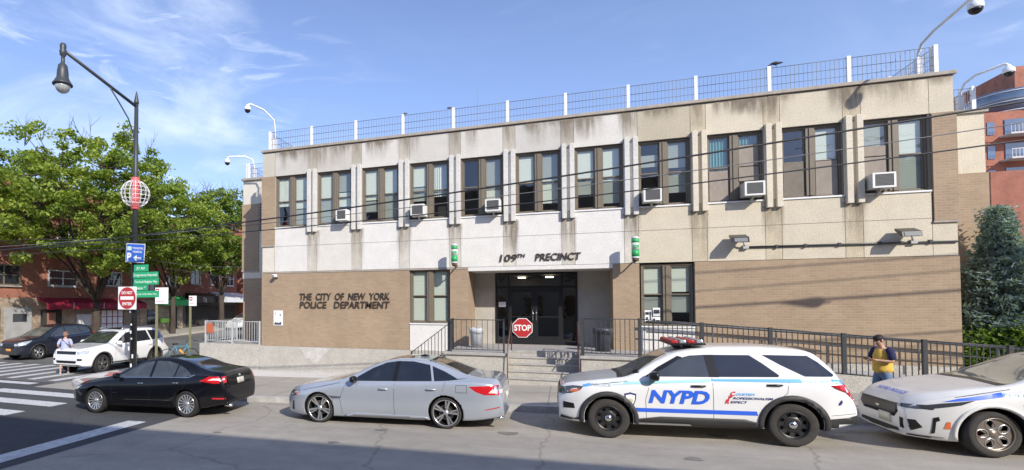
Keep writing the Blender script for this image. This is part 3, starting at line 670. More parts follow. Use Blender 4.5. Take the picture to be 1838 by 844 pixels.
# octagonal stop sign fixed to the left door
t = empty('stop_sign', (-1.52, RY - .06, 1.43), 'red octagonal STOP sign fixed to the glass of the left entrance door', 'sign')
def octo(cx, cz, r): return [(cx + r * math.cos(R(22.5 + 45 * i)), cz + r * math.sin(R(22.5 + 45 * i))) for i in range(8)]
MB().prism(octo(-1.47, 1.66, .385), 'y', RY - .070, RY - .060).build('border', 'sign_white', t); MB().prism(octo(-1.47, 1.66, .36), 'y', RY - .078, RY - .072).build('sign_face', 'red', t)
text_at('lettering', 'STOP', .30, (-1.47, RY - .082, 1.56), 'sign_white', t, .002, bold=.008, width=.60)
t = empty('paper_notice', (-2.2, RY - .04, 2.4), 'white paper notice on the glass left of the entrance doors', 'notice')
b = MB(); b.box(-2.33, -2.07, RY - .036, RY - .032, 2.44, 2.62); b.build('sheet_of_paper', 'sign_white', t)
b = MB(); [b.box(-2.31, -2.1 - .03 * (k % 2), RY - .040, RY - .0375, 2.59 - .035 * k, 2.60 - .035 * k) for k in range(4)]; b.build('print', 'poster_grey', t)

def split_words(o, gap):
    bm = bmesh.new(); bm.from_mesh(o.data); bm.verts.ensure_lookup_table(); seen = set(); isl = []
    for v in bm.verts:
        if v.index in seen: continue
        q = [v]; seen.add(v.index); k = []
        while q:
            w = q.pop(); k.append(w.index)
            for e in w.link_edges:
                u = e.other_vert(w)
                if u.index not in seen: seen.add(u.index); q.append(u)
        isl.append((min(bm.verts[i].co.x for i in k), max(bm.verts[i].co.x for i in k), k))
    isl.sort(); words = [[isl[0][1], list(isl[0][2])]]
    for a, b_, k in isl[1:]:
        if a - words[-1][0] > gap: words.append([b_, list(k)])
        else: words[-1][0] = max(words[-1][0], b_); words[-1][1] += k
    bm.free()
    for _, k in words:
        b2 = bmesh.new(); b2.from_mesh(o.data); b2.verts.ensure_lookup_table(); ks = set(k); bmesh.ops.delete(b2, geom=[v for v in b2.verts if v.index not in ks], context='VERTS')
        me = bpy.data.meshes.new('word'); b2.to_mesh(me); b2.free(); me.materials.append(o.data.materials[0]); link('word', me, None, o.parent)
    bpy.data.objects.remove(o)
# fixed wall lettering
t = empty('wall_lettering', (-8.1, FY, 2.4), 'dark raised letters on the left brick wall reading THE CITY OF NEW YORK POLICE DEPARTMENT', 'lettering')
for s, z, w in (('THE  CITY  OF  NEW  YORK', 2.71, 3.80), ('POLICE   DEPARTMENT', 2.385, 3.80)):
    split_words(text_at('line_of_letters', s, .37, (-8.09, FY - .030, z), 'letter', t, .012, bold=.005, shear=.12, width=w), .10)
t = empty('precinct_lettering', (-.85, FY, 4.0), 'dark raised letters over the entrance reading 109TH PRECINCT', 'lettering')
text_at('number', '109', .34, (-1.87, FY - .03, 4.03), 'letter', t, .012, bold=.005, shear=.15, width=.60)
text_at('ordinal', 'TH', .17, (-1.40, FY - .03, 4.16), 'letter', t, .012, bold=.003, shear=.15, width=.26)
text_at('word', 'PRECINCT', .34, (-.22, FY - .03, 4.03), 'letter', t, .012, bold=.005, shear=.15, width=1.46)

# porch, steps
por = empty('entrance_porch', (-.6, 17.6, .1), 'raised concrete entrance porch with five front steps up to the glass doors', 'porch')
PZ = 1.05
b = MB(); b.box(-3.52, -1.66, 16.5, FY + 0, -.3, PZ - .09); b.box(.44, 2.05, 16.5, FY + 0, -.3, PZ - .09); b.box(-1.66, .44, 17.75, FY, -.3, PZ - .09); b.build('block', 'aggregate', por)
b = MB(); b.box(-3.57, -1.62, 16.44, 17.75, PZ - .09, PZ); b.box(.40, 2.1, 16.44, 17.75, PZ - .09, PZ); b.box(-3.57, 2.1, 17.75, RY, PZ - .09, PZ); b.build('coping', 'kerb', por, .012)
for k in range(4):
    y = 17.70 - .29 * (k + 1) + .04; z = PZ - .185 * (k + 1)
    b = MB(); b.box(-1.655, .435, y, 17.74, -.3, z - .04); o = b.build('step', 'aggregate', por)
    b = MB(); b.box(-1.65, .43, y - .03, y + .30, z - .039, z); b.build('nosing', 'kerb', o, .008)
for k in range(5):
    x = -3.53 - .27 * (k + 1); z = PZ - .19 * (k + 1)
    b = MB(); b.box(x, -3.53, 17.0, 18.85, -.4, z); b.build('side_step', 'kerb', por)
def railing(name, pts, label, cat='railing', mt='rail_grey', h=1.0, sp=.12, post=.05, br=.009, rr=.014, mids=(), base=.08, group=None, postw=None):
    """metal railing: posts at pts, top and bottom rail, balusters per bay"""
    t = empty(name, pts[0], label, cat, group)
    for p in pts: b = MB(); pw = postw or post; b.box(p[0] - pw / 2, p[0] + pw / 2, p[1] - pw / 2, p[1] + pw / 2, p[2] - .02, p[2] + h + .03); b.build('post', mt, t)
    for a, c in zip(pts[:-1], pts[1:]):
        a = Vector(a); c = Vector(c); n = max(2, int((c - a).length / sp)); b = MB()
        for zz in (h, base) + tuple(mids): b = MB(); b.tube([a + Vector((0, 0, zz)), c + Vector((0, 0, zz))], rr, 6); b.build('rail', mt, t)
        b = MB()
        for k in range(1, n):
            p = a.lerp(c, k / n); b.box(p.x - br, p.x + br, p.y - br, p.y + br, p.z + base, p.z + h)
        b.build('balusters', mt, t)
    return t
railing('porch_railing', [(-3.36, 16.56, PZ), (-1.74, 16.56, PZ)], 'black metal railing across the front of the porch, left of the steps', 'railing', sp=.15, br=.007)
railing('porch_railing', [(-3.44, 16.62, PZ), (-3.44, 17.3, PZ)], 'short black metal railing along the left end of the porch', 'railing', mids=(.35, .62), sp=.13)
railing('porch_railing', [(.50, 16.62, PZ), (.50, 17.5, PZ)], 'short black metal railing turning back beside the steps on the porch right side', 'railing', mids=(.35, .62), sp=.15)
railing('stair_railing', [(-3.52, 16.95, PZ - .05), (-4.75, 16.95, .05)], 'thin black sloping railing down the left side steps of the porch', 'railing', sp=.13, h=.9)
for x, lab in ((-1.62, 'rusty slender handrail on the left side of the front steps'), (.38, 'rusty slender handrail on the right side of the front steps')):
    t = empty('handrail', (x, 16.6, .2), lab, 'handrail'); b = MB()
    b.tube([(x, 16.35, .25), (x, 16.4, 1.15), (x, 17.7, 1.98), (x, 17.7, PZ)], .018); b.build('rail', mat('rail_rust', (.22, .11, .08), .7, noise=.4) if x < 0 else 'rail_rust', t)

# ramp and its fence along the pavement
rt = empty('access_ramp', (6, 17.5, .2), 'long concrete wheelchair ramp descending right from the porch behind the black fence', 'ramp')
RX = [.47, 1.96, 3.46, 4.99, 6.51, 8.05, 9.56, 11.0]; RZ = [1.05, 1.05, .95, .84, .72, .60, .50, .42]
b = MB(); n = 7
b.prism([(2.05, -.2), (11.4, -.2), (11.4, .42), (2.05, 1.04)], 'y', 16.62, 18.93); b.build('ramp_slab', 'kerb', rt)
b = MB(); b.prism([(2.06, -.2), (11.5, -.2), (11.5, .47), (2.06, 1.06)], 'y', 16.42, 16.615); b.build('kerb_wall', 'aggregate', rt)
railing('ramp_fence', [(x, 16.52, z) for x, z in zip(RX, RZ)], 'long black picket fence with square posts along the outer edge of the ramp', 'fence', h=1.06, sp=.115, post=.085, br=.009, mids=())
t = empty('ramp_handrail', (6, 18.7, .5), 'thick dark handrail on the wall side of the ramp, sloping down behind the fence', 'handrail')
b = MB(); b.tube([(2.4, 18.72, 1.98), (3.4, 18.72, 1.93), (11.2, 18.72, 1.36)], .035); b.build('rail', 'rail_grey', t)
b = MB(); b.tube([(2.4, 18.72, 1.66), (3.4, 18.72, 1.62), (11.2, 18.72, 1.06)], .02); b.build('lower_rail', 'rail_grey', t)
for k in range(6):
    x = 2.6 + k * 1.6; b = MB(); b.tube([(x, 18.72, .75), (x, 18.72, 1.98 - .0725 * (x - 2.6))], .02); b.build('post', 'rail_grey', t)

# left wing, terrace and right wing
wg = empty('building_wing', (-13, 21.5, 0), 'lower concrete and brick wing set back at the left end of the police station', 'building')
b = MB(); b.box(-14.33, FX0 - .02, 21.5, 31, 3.76, 8.42, t=(.93, .90, .82)); b.build('wall', 'panel', wg)
b = MB(); b.box(-14.30, FX0 - .02, 21.5, 31, -.4, 3.755); b.build('brick_wall', mat('brick_shadow', (.20, .13, .1)) and 'brick', wg)
b = MB(); b.box(-14.36, -13.45, 21.46, 21.498, 4.15, 7.28); b.build('brick_pier', 'brick', wg)
bx('ledge', -14.38, -13.43, 21.44, 21.5, 4.08, 4.147, 'coping', wg); bx('coping', -14.40, FX0 - .02, 21.4, 31.1, 8.42, 8.52, 'coping', wg)
b = MB(); b.box(-13.40, -12.15, 21.47, 21.495, 6.0, 7.28); lv = b.build('louvre', 'interior', wg)
b = MB(); [b.add([(-13.38, 21.40, 6.07 + .13 * k), (-12.17, 21.40, 6.07 + .13 * k), (-12.17, 21.468, 6.14 + .13 * k), (-13.38, 21.468, 6.14 + .13 * k)], [(0, 1, 2, 3)]) for k in range(9)]; b.build('slats', 'galv', lv)
te = empty('terrace_wall', (-13.2, 18.9, 0), 'low rough concrete retaining wall and terrace left of the brick wall', 'wall')
b = MB(); b.box(-14.72, FX0 - .06, 18.86, 21.5, -1, .88); b.build('wall', 'aggregate', te)
railing('terrace_railing', [(-14.5, 18.98, .88), (-13.15, 18.98, .88), (-11.82, 18.98, .88)], 'light grey metal railing on top of the low terrace wall', 'railing', 'grey_rail', h=.93, sp=.115, br=.008, post=.06, base=.10)
railing('terrace_railing', [(-14.5, 19.1, .88), (-14.5, 21.3, .88)], 'light grey metal railing running back along the left end of the terrace', 'railing', 'grey_rail', h=.93, sp=.125, br=.008, post=.06, base=.10)
t = empty('caution_sign', (-14.35, 18.93, 1.3), 'small faded orange notice on the left end of the terrace railing', 'sign'); bx('sign_face', -14.42, -14.08, 18.925, 18.935, 1.32, 1.72, 'caution', t)
rw = empty('building_wing', (11, 21, 0), 'concrete and brick wing set back at the right end of the police station', 'building')
b = MB(); b.box(FX1 + .02, 11.75, 21.0, 31, 6.45, 8.25, t=BEIGE); b.build('wall', 'panel', rw)
b = MB(); b.box(FX1 + .02, 10.95, 21.0, 31, 3.2, 6.445, t=BEIGE); b.build('lower_wall', 'panel', rw)
b = MB(); b.box(10.96, 11.80, 20.97, 31, -.2, 6.445); b.build('brick_wall', 'brick', rw); b = MB(); b.box(FX1 + .02, 10.95, 21.0, 31, -.2, 3.195); b.build('base_wall', 'brick', rw)
b = MB(); b.box(10.72, 10.92, 20.97, 20.998, 5.35, 6.42); b.build('louvre', 'interior', rw); bx('coping', FX1 + .02, 11.82, 20.93, 31.1, 8.25, 8.35, 'coping', rw)

# roof fences
def roof_fence(pts, z, h, label, sub=None):
    t = empty('roof_fence', (pts[0][0], pts[0][1], z), label, 'fence')
    for p in pts:
        b = MB(); b.box(p[0] - .045, p[0] + .045, p[1] - .045, p[1] + .045, z, z + h + .03); b.build('post', 'white_metal', t)
    for a, c in zip(pts[:-1], pts[1:]):
        b = MB(); a = Vector((a[0], a[1], z)); c = Vector((c[0], c[1], z)); n = max(2, int((c - a).length / .105))
        for zz in (.04, .24, .48, h - .02): b.tube([a + Vector((0, 0, zz)), c + Vector((0, 0, zz))], .009 if zz != .24 else .007, 4)
        for k in range(1, n): p = a.lerp(c, k / n); b.box(p.x - .0045, p.x + .0045, p.y - .0045, p.y + .0045, z + .03, z + h - .01)
        b.build('mesh_panel', 'wire', t)
RF = [(-11.45 + 1.9255 * k, FY + .12) for k in range(12)]
roof_fence(RF, 8.93, .78, 'long wire mesh fence with white posts along the front edge of the precinct roof')
roof_fence([(FX1 - .3, FY + .25), (FX1 - .3, FY + 2.3), (FX1 - .3, FY + 4.3), (FX1 - .3, FY + 6.3)], 8.93, .78, 'wire mesh roof fence running back from the right front corner of the roof')
roof_fence([(FX0 + .25, FY + .25), (FX0 + .25, FY + 2.3), (FX0 + .25, FY + 4.3), (FX0 + .25, FY + 6.3)], 8.93, .78, 'wire mesh roof fence running back from the left front corner of the roof')
roof_fence([(-14.2, 21.65), (-14.2, 23.6), (-14.2, 25.6)], 8.52, .72, 'short wire mesh fence on the lower roof of the left wing'); roof_fence([(-14.2 + .12, 21.6), (-12.0, 21.6)], 8.52, .72, 'wire mesh fence across the front of the left wing roof')
roof_fence([(10.2, 21.15), (11.6, 21.15), (11.6, 23.1)], 8.35, .72, 'small wire mesh fence on the lower roof of the right wing')

# surveillance cameras on curved arms
def dome_camera(path, label, r=.13):
    t = empty('surveillance_camera', path[0], label, 'camera', None)
    b = MB(); b.tube(path, .035, 10); b.build('arm', 'white_metal', t); e = Vector(path[-1]); s = r / .13
    b = MB(); b.lathe([(.0, .02), (.05 * s, 0), (.075 * s, -.06 * s), (.125 * s, -.10 * s), (.13 * s, -.2 * s), (.12 * s, -.22 * s)], e, n=20); b.build('housing', 'white_metal', t)
    b = MB(); b.lathe([(.118 * s, -.22 * s)] + [(.118 * s * math.cos(a), -.22 * s - .118 * s * math.sin(a)) for a in [R(15 * i) for i in range(1, 7)]], e, n=20); b.build('dome', 'trim_black', t)
    b = MB(); b.box(path[0][0] - .06, path[0][0] + .06, path[0][1] - .06, path[0][1] + .1, path[0][2] - .1, path[0][2] + .55); b.build('bracket', 'white_metal', t)
dome_camera([(-11.35, FY + .35, 8.95), (-11.35, FY + .35, 9.9), (-11.33, FY + .2, 10.25), (-11.62, FY - .15, 10.6), (-11.95, FY - .6, 10.72), (-12.02, FY - .7, 10.66)], 'white dome camera on a curved arm above the left front corner of the roof')
dome_camera([(-13.95, 21.85, 8.5), (-13.95, 21.85, 9.2), (-14.02, 21.8, 9.5), (-14.3, 21.6, 9.64), (-14.95, 21.2, 9.58), (-15.0, 21.15, 9.5)], 'white dome camera on a curved arm over the left wing roof')
dome_camera([(9.46, FY + .3, 8.95), (9.46, FY + .3, 9.62), (9.47, FY + .15, 9.84), (9.50, FY - .3, 9.98), (9.56, FY - 1.6, 10.14), (9.58, FY - 1.72, 10.07)], 'large white dome camera on a long arm above the right front corner of the roof', .15)
dome_camera([(11.45, 21.4, 8.35), (11.45, 21.4, 9.0), (11.5, 21.3, 9.26), (11.65, 21.1, 9.42), (12.08, 20.7, 9.52), (12.12, 20.65, 9.45)], 'white dome camera on a horizontal arm over the right wing roof')
t = empty('bird', (6.05, FY + .1, 9.73), 'black bird perched on the roof fence above the sixth window from the right' if False else 'black bird perched on top of the roof fence rail', 'bird')
b = MB(); b.lathe([(0, -.14), (.022, -.12), (.045, -.05), (.055, 0), (.042, .07), (.028, .10), (.032, .13), (.02, .16), (0, .18)], (6.05, FY + .1, 9.81), ax='x', n=10, sc=(.8, 1)); b.tube([(5.97, FY + .1, 9.80), (5.85, FY + .1, 9.76)], [.028, .010], 6); b.build('body', 'bird_black', t)
b = MB(); b.tube([(6.22, FY + .1, 9.815), (6.26, FY + .1, 9.81)], [.01, .003], 5); b.tube([(6.05, FY + .08, 9.75), (6.05, FY + .08, 9.71)], .006, 4); b.tube([(6.08, FY + .12, 9.75), (6.08, FY + .12, 9.71)], .006, 4); b.build('beak_and_legs', 'dark_steel', t)
for k, x in enumerate((-5.6, -3.9)):
    t = empty('bird', (x, FY + .1, 9.73), ['small brown bird on the roof fence above the fourth window from the left', 'small brown bird on the roof fence above the fifth window from the left'][k], 'bird', None)
    b = MB(); b.lathe([(0, -.10), (.02, -.08), (.04, -.02), (.035, .05), (.022, .08), (0, .11)], (x, FY + .12, 9.76), ax='x', n=8); b.build('body', 'twig', t)
t = empty('roof_antenna', (-4.5, 30, 8.6), 'thin tall antenna mast rising behind the roof fence', 'antenna'); b = MB(); b.tube([(-4.5, 30, 8.6), (-4.5, 30, 14.8)], .02, 6); b.build('mast', 'galv', t)

# air conditioners
AC = [(-8.0, 'first'), (-4.99, 'second'), (-2.3, 'third'), (2.63, 'fourth'), (5.32, 'fifth'), (8.32, 'sixth')]
LAB = ['small white window air conditioner with a drain bracket in the second window from the left', 'white window air conditioner in the fourth upper window from the left', 'white window air conditioner in the upper window above the left green lamp',
       'white window air conditioner in the upper window above the right green lamp', 'window air conditioner with dark side in the boarded window third from the right', 'tilted window air conditioner in the rightmost upper window']
for (x, _), lb in zip(AC, LAB):
    t = empty('air_conditioner', (x, FY, 5.74), lb, 'air conditioner', 'window air conditioners on the upper floor'); y0, y1 = FY - .40, FY + .14; z0, z1 = 5.76, 6.18; hw = .225 if x < -7 else .255
    b = MB(); b.box(x - hw, x + hw, y0 + .02, y1, z0, z1); b.build('case', 'ac_side' if x > 4 else 'ac_white', t, .012)
    b = MB(); b.box(x - hw, x + hw, y0 - .01, y0 + .02, z1 - .045, z1); b.box(x - hw, x + hw, y0 - .01, y0 + .02, z0, z0 + .045); b.box(x - hw, x - hw + .05, y0 - .01, y0 + .02, z0 + .045, z1 - .045); b.box(x + hw - .05, x + hw, y0 - .01, y0 + .02, z0 + .045, z1 - .045); b.build('front_frame', 'ac_white', t)
    b = MB(); b.box(x - hw + .05, x + hw - .05, y0 + .0, y0 + .018, z0 + .045, z1 - .045); g = b.build('grille', 'ac_grille', t)
    b = MB(); [b.box(x - hw + .05, x + hw - .05, y0 - .006, y0 - .001, z0 + .07 + .035 * k, z0 + .08 + .035 * k) for k in range(9)]; b.build('fins', 'dark_steel', g)
    b = MB(); b.prism([(FY - .30, z0 - .002), (FY, z0 - .002), (FY, z0 - .18)], 'x', x - .02, x + .02); b.build('bracket', 'ac_side', t)

# green precinct lamps
for x, lb in ((-3.61, 'green and white cylindrical precinct lamp left of the entrance'), (2.10, 'green and white cylindrical precinct lamp right of the entrance')):
    t = empty('precinct_lamp', (x, FY - .55, 3.9), lb, 'lamp', None); c = (x, FY - .55, 0); r = .115
    b = MB(); b.lathe([(r, 3.97), (r, 4.02)], c, n=24); b.build('band', 'lamp_white', t); b = MB(); b.lathe([(r * .975, 4.24), (r * .975, 4.46)], c, n=24); b.build('number_band', 'lamp_white', t); b = MB(); b.lathe([(r, 4.58), (r, 4.63), (.06, 4.66)], c, n=24); b.build('cap', 'lamp_white', t)
    b = MB(); b.lathe([(r * .98, 4.02), (r * .98, 4.24)], c, n=24); b.build('green_shade', 'lamp_green', t); b = MB(); b.lathe([(r * .98, 4.46), (r * .98, 4.58)], c, n=24); b.build('green_shade', 'lamp_green', t)
    b = MB(); b.lathe([(.03, 3.86), (.09, 3.90), (.10, 3.97)], c, n=16); b.tube([(x, FY - .55, 3.9), (x, FY - .3, 3.86), (x, FY, 3.92)], .025); b.build('bracket', 'rust', t)
    me = text_mesh('109', .15, .004, bold=.006)
    for v in me.vertices:
        a = v.co.x / r; rad = r * .985 + v.co.z; v.co = (rad * math.sin(a), -rad * math.cos(a), 4.29 + v.co.y - 3.9)
    me.materials.clear(); link('lettering', me, 'lamp_green', t)
# floodlights and conduit
for x, lb in ((4.92, 'black rectangular floodlight on the facade, left one with the end of the conduit'), (8.84, 'black rectangular floodlight on the facade near the right brick pier')):
    t = empty('floodlight', (x, FY - .1, 4.4), lb, 'light', None)
    b = MB(); b.add([(x - .22, FY - .50, 4.36), (x + .22, FY - .50, 4.36), (x + .22, FY - .16, 4.56), (x - .22, FY - .16, 4.56), (x - .22, FY - .46, 4.52), (x + .22, FY - .46, 4.52), (x + .22, FY - .12, 4.64), (x - .22, FY - .12, 4.64)],
                    [(0, 1, 2, 3), (4, 5, 6, 7), (0, 1, 5, 4), (1, 2, 6, 5), (2, 3, 7, 6), (3, 0, 4, 7)]); b.build('housing', 'trim_black', t, .01)
    b = MB(); b.add([(x - .16, FY - .505, 4.385), (x + .17, FY - .505, 4.385), (x + .17, FY - .475, 4.50), (x - .16, FY - .475, 4.50)], [(0, 1, 2, 3)]); b.build('lens', mat('flood_lens', (.22, .22, .20), .15, coat=1) if x < 6 else 'flood_lens', t)
    b = MB(); b.tube([(x + .12, FY - .2, 4.46), (x + .18, FY - .12, 4.34), (x + .22, FY - .06, 4.27)], .025); b.box(x + .16, x + .30, FY - .10, FY, 4.21, 4.32); b.build('bracket', 'ac_side', t)
t = empty('conduit', (7.5, FY, 4.25), 'dark metal conduit running along the facade between the floodlights to the right corner', 'pipe'); b = MB(); b.tube([(5.25, FY - .035, 4.26), (10.0, FY - .035, 4.235)], .028); b.build('pipe', 'dark_steel', t)
b = MB(); [b.box(x, x + .06, FY - .075, FY, 4.21, 4.30) for x in (5.9, 6.6, 7.4, 8.3, 9.4)]; b.build('clip', 'dark_steel', t)
# poster, bullet camera
t = empty('wall_notice', (-10.95, FY, 1.7), 'white metal notice board with small print on the left end of the brick wall', 'sign'); bx('sign_face', -11.16, -10.74, FY - .03, FY - .004, 1.67, 2.28, 'sign_white', t, .004)
b = MB(); b.prism([(-11.12, 1.70), (-10.80, 1.70), (-10.80, 1.80), (-10.86, 1.82), (-10.9, 1.77), (-10.98, 1.80), (-11.04, 1.78), (-11.07, 1.83), (-11.12, 1.76)], 'y', FY - .034, FY - .031); b.box(-10.87, -10.82, FY - .034, FY - .031, 2.06, 2.13)
[b.box(-11.1, -11.03, FY - .034, FY - .031, 2.20 - .05 * k, 2.215 - .05 * k) for k in range(3)]; [b.box(-11.02 + .1 * k, -10.96 + .1 * k, FY - .034, FY - .031, 1.93, 1.945) for k in range(2)]; b.build('print', 'poster_ink', t)
t = empty('bullet_camera', (-11.02, FY, 3.66), 'small white bullet camera at the top left of the brick wall', 'camera')
b = MB(); b.box(-11.10, -10.97, FY - .28, FY - .05, 3.64, 3.75); b.build('housing', 'white_metal', t, .02); b = MB(); b.tube([(-11.02, FY - .1, 3.66), (-11.0, FY, 3.58)], .02); b.lathe([(.03, -.30), (.03, -.285)], (-11.035, FY, 3.69), ax='y', n=12); b.build('mount', 'rust', t)
# bins on the porch
def bin_(x, y, m1, m2, lb, r=.22, h=.62):
    t = empty('trash_can', (x, y, PZ), lb, 'trash can'); b = MB(); b.lathe([(r * .8, 0), (r, h), (r * 1.02, h + .02)], (x, y, PZ), n=20); b.build('bin', m2, t)
    random.seed(3); b = MB(); pr = [(r * 1.05, h - .12), (r * 1.1, h - .02), (r * 1.06, h + .05), (r * .9, h + .04), (r * .8, h - .1)]; b.lathe(pr, (x, y, PZ), n=26)
    for i, v in enumerate(b.v): b.v[i] = (v[0] + random.uniform(-.012, .012), v[1] + random.uniform(-.012, .012), v[2] + random.uniform(-.03, .02))
    b.build('bag_liner', m1, t)
bin_(-2.86, 18.4, 'bag_plastic', mat('bin_grey', (.42, .44, .46), .5), 'light grey trash can with a clear bag on the porch left of the doors'); bin_(1.12, 18.3, 'bin_dark', 'bin_dark', 'dark trash can with a grey bag on the porch right of the doors', .27, .68)

# ---------------------------------------------------------------- vehicles
def lerp(a, b, t): return a + (b - a) * t
def poly2(pts): return [(p[0], p[1]) for p in pts]
class Car:
    """lofted body in local space: x runs rearwards from the front bumper, -y is the driver's side, z up"""
    def __init__(s, name, label, L_, W, top, bot, belt, roofw, wb, fo, r, paint, arch=.06, nose=.66, tail=.80, nexp=2.2, lo=.93, cat='car', group=None, drop=0.):
        s.L, s.W, s.r, s.wb, s.fo = L_, W, r, wb, fo; s.drop = drop; s.az = r + drop
        s.root = empty(name, (0, 0, 0), label, cat, group); s.paint = paint
        I = lambda c, x: float(np.interp(x, [p[0] for p in c], [p[1] for p in c]))
        xs = sorted(set([0, .03, .10, .22, .42, L_ - .42, L_ - .22, L_ - .10, L_ - .03, L_] + [round(v, 2) for v in np.arange(.6, L_ - .5, .19)]))
        bm = bmesh.new(); rings = []; hw = W / 2
        for x in xs:
            k = 1.
            if x < .75: k = nose + (1 - nose) * (1 - (1 - x / .75) ** nexp)
            if x > L_ - .6: k = min(k, tail + (1 - tail) * (1 - (1 - (L_ - x) / .6) ** nexp))
            w = hw * k; zb, zt, ze = I(bot, x), I(top, x), I(belt, x); ze = min(ze, zt - .02); wr = min(I(roofw, x), w * .92); H = ze - zb; g = zt - ze
            half = [(0, zb), (w * .6, zb), (w * (lo - .02), zb + .02), (w * (lo + .035), zb + .22 * H), (w * .995, zb + .52 * H), (w, zb + .74 * H), (w * .985, zb + .90 * H), (w * .945, ze)]
            a = w * .925; half += [(lerp(a, wr, .10), ze + .10 * g), (lerp(a, wr, .42), ze + .40 * g), (lerp(a, wr, .80), ze + .74 * g), (lerp(a, wr, .985), ze + .90 * g), (wr * .90, ze + .975 * g), (wr * .55, zt - .004), (0, zt)]
            ring = [(y, z) for y, z in half] + [(-y, z) for y, z in half[-2:0:-1]]
            rings.append([bm.verts.new((x, y, z)) for y, z in ring])
        n = len(rings[0]); cl = bm.edges.layers.float.new('crease_edge')
        for A, B in zip(rings[:-1], rings[1:]):
            for i in range(n): bm.faces.new((A[i], A[(i + 1) % n], B[(i + 1) % n], B[i]))
        bm.faces.new(rings[0]); bm.faces.new(rings[-1][::-1])
        for A, B in zip(rings[:-1], rings[1:]):
            for i in (7, n - 7): 
                e = bm.edges.get((A[i], B[i])); 
                if e: e[cl] = .55
            for i in (2, n - 2):
                e = bm.edges.get((A[i], B[i])); e[cl] = .5
        for Rg in (rings[0], rings[-1]):
            for i in range(n): bm.edges.get((Rg[i], Rg[(i + 1) % n]))[cl] = .25
        bmesh.ops.recalc_face_normals(bm, faces=bm.faces)
        me = bpy.data.meshes.new('body'); bm.to_mesh(me); bm.free()
        o = link('body', me, [paint, 'arch_dark'], s.root); s.body = o
        md = o.modifiers.new('s', 'SUBSURF'); md.levels = 2; md.render_levels = 2; apply_mods(o)
        s.ra = r + arch; cut = []
        for wx in (fo, fo + wb):
            for sg in (-1, 1):
                c = MB(); c.lathe([(s.ra, -.30), (s.ra, .30)], (wx, sg * (hw - .04), r + drop), ax='y', n=56, smooth=False); cut.append(c.build('cut', 'arch_dark'))
        for c in cut:
            md = o.modifiers.new('b', 'BOOLEAN'); md.object = c; md.operation = 'DIFFERENCE'; md.solver = 'EXACT'
        apply_mods(o)
        for c in cut: bpy.data.objects.remove(c)
        me = o.data
        while len(me.materials) > 2: me.materials.pop()
        for p in me.polygons:
            p.use_smooth = True; c = p.center; p.material_index = 0
            for wx in (fo, fo + wb):
                d = math.hypot(c.x - wx, c.z - r - drop)
                if abs(c.y) > hw - .36 and d < s.ra + .004 and (p.normal.x * (c.x - wx) + p.normal.z * (c.z - r - drop) < 0 or abs(abs(c.y) - (hw - .34)) < .03) and d <= s.ra + .004:
                    if d < s.ra - .02 or d > s.ra * math.cos(math.pi / 56) - .006: p.material_index = 1; p.use_smooth = False
        me.update(); bm = bmesh.new(); bm.from_mesh(me); s.tree = BVHTree.FromBMesh(bm); s._bm = bm
    def proj(s, u, z, a, off=0.):
        """point on the body seen from direction a (0 front, 90 driver's side, 180 rear, None = from above)"""
        if a is None: o = Vector((u, z, 4)); d = Vector((0, 0, -1))
        else:
            d = Vector((math.cos(R(a)), math.sin(R(a)), 0)); ua = Vector((math.sin(R(a)), -math.cos(R(a)), 0)); o = ua * u - d * 8; o.z = z
            if a == 0 or a == 180: o.x += s.L / 2
        h = s.tree.ray_cast(o, d)
        if h[0] is None or (h[0] - o).length > 9.6 and False:
            q = o + d * (8 - s.W / 2 * .9 if a not in (None,) else 3); h = s.tree.find_nearest(q)
        nrm = h[1]
        if nrm.dot(d) > 0: nrm = -nrm
        return h[0] + nrm * off, nrm
    def panel(s, name, pts, m, a=90, off=.004, skirt=False, parent=None, mirror=True, step=.07, label=None):
        """flat outline draped on the body"""
        out = []
        bm = bmesh.new(); vs = [bm.verts.new((p[0], p[1], 0)) for p in pts]; bm.faces.new(vs)
        for ax in (0, 1):
            lo = min(p[ax] for p in pts); hi = max(p[ax] for p in pts); q = lo + step
            while q < hi - .004:
                bmesh.ops.bisect_plane(bm, geom=bm.verts[:] + bm.edges[:] + bm.faces[:], plane_co=(q, 0, 0) if ax == 0 else (0, q, 0), plane_no=(1, 0, 0) if ax == 0 else (0, 1, 0)); q += step
        bmesh.ops.triangulate(bm, faces=bm.faces)
        nr = {}
        for v in bm.verts: p, n = s.proj(v.co.x, v.co.y, a, off); v.co = p; nr[v] = n
        if skirt:
            be = [e for e in bm.edges if e.is_boundary]; vv = {v for e in be for v in e.verts}; base = {tuple(v.co): nr[v] for v in vv}
            r = bmesh.ops.extrude_edge_only(bm, edges=be)
            for v in r['geom']:
                if isinstance(v, bmesh.types.BMVert): v.co -= base.get(tuple(v.co), Vector((0, 0, 0))) * (off + .01)
        bmesh.ops.recalc_face_normals(bm, faces=bm.faces)
        me = bpy.data.meshes.new(name); bm.to_mesh(me); bm.free()
        # outward facing
        for p in me.polygons: p.use_smooth = True
        o = link(name, me, m, parent or s.root); out.append(o)
        if label: o['label'] = label
        if mirror and a not in (None, 0, 180):
            m2 = me.copy()
            for v in m2.vertices: v.co.y = -v.co.y
            m2.flip_normals(); o2 = link(name, m2, None, parent or s.root); out.append(o2)
        return out
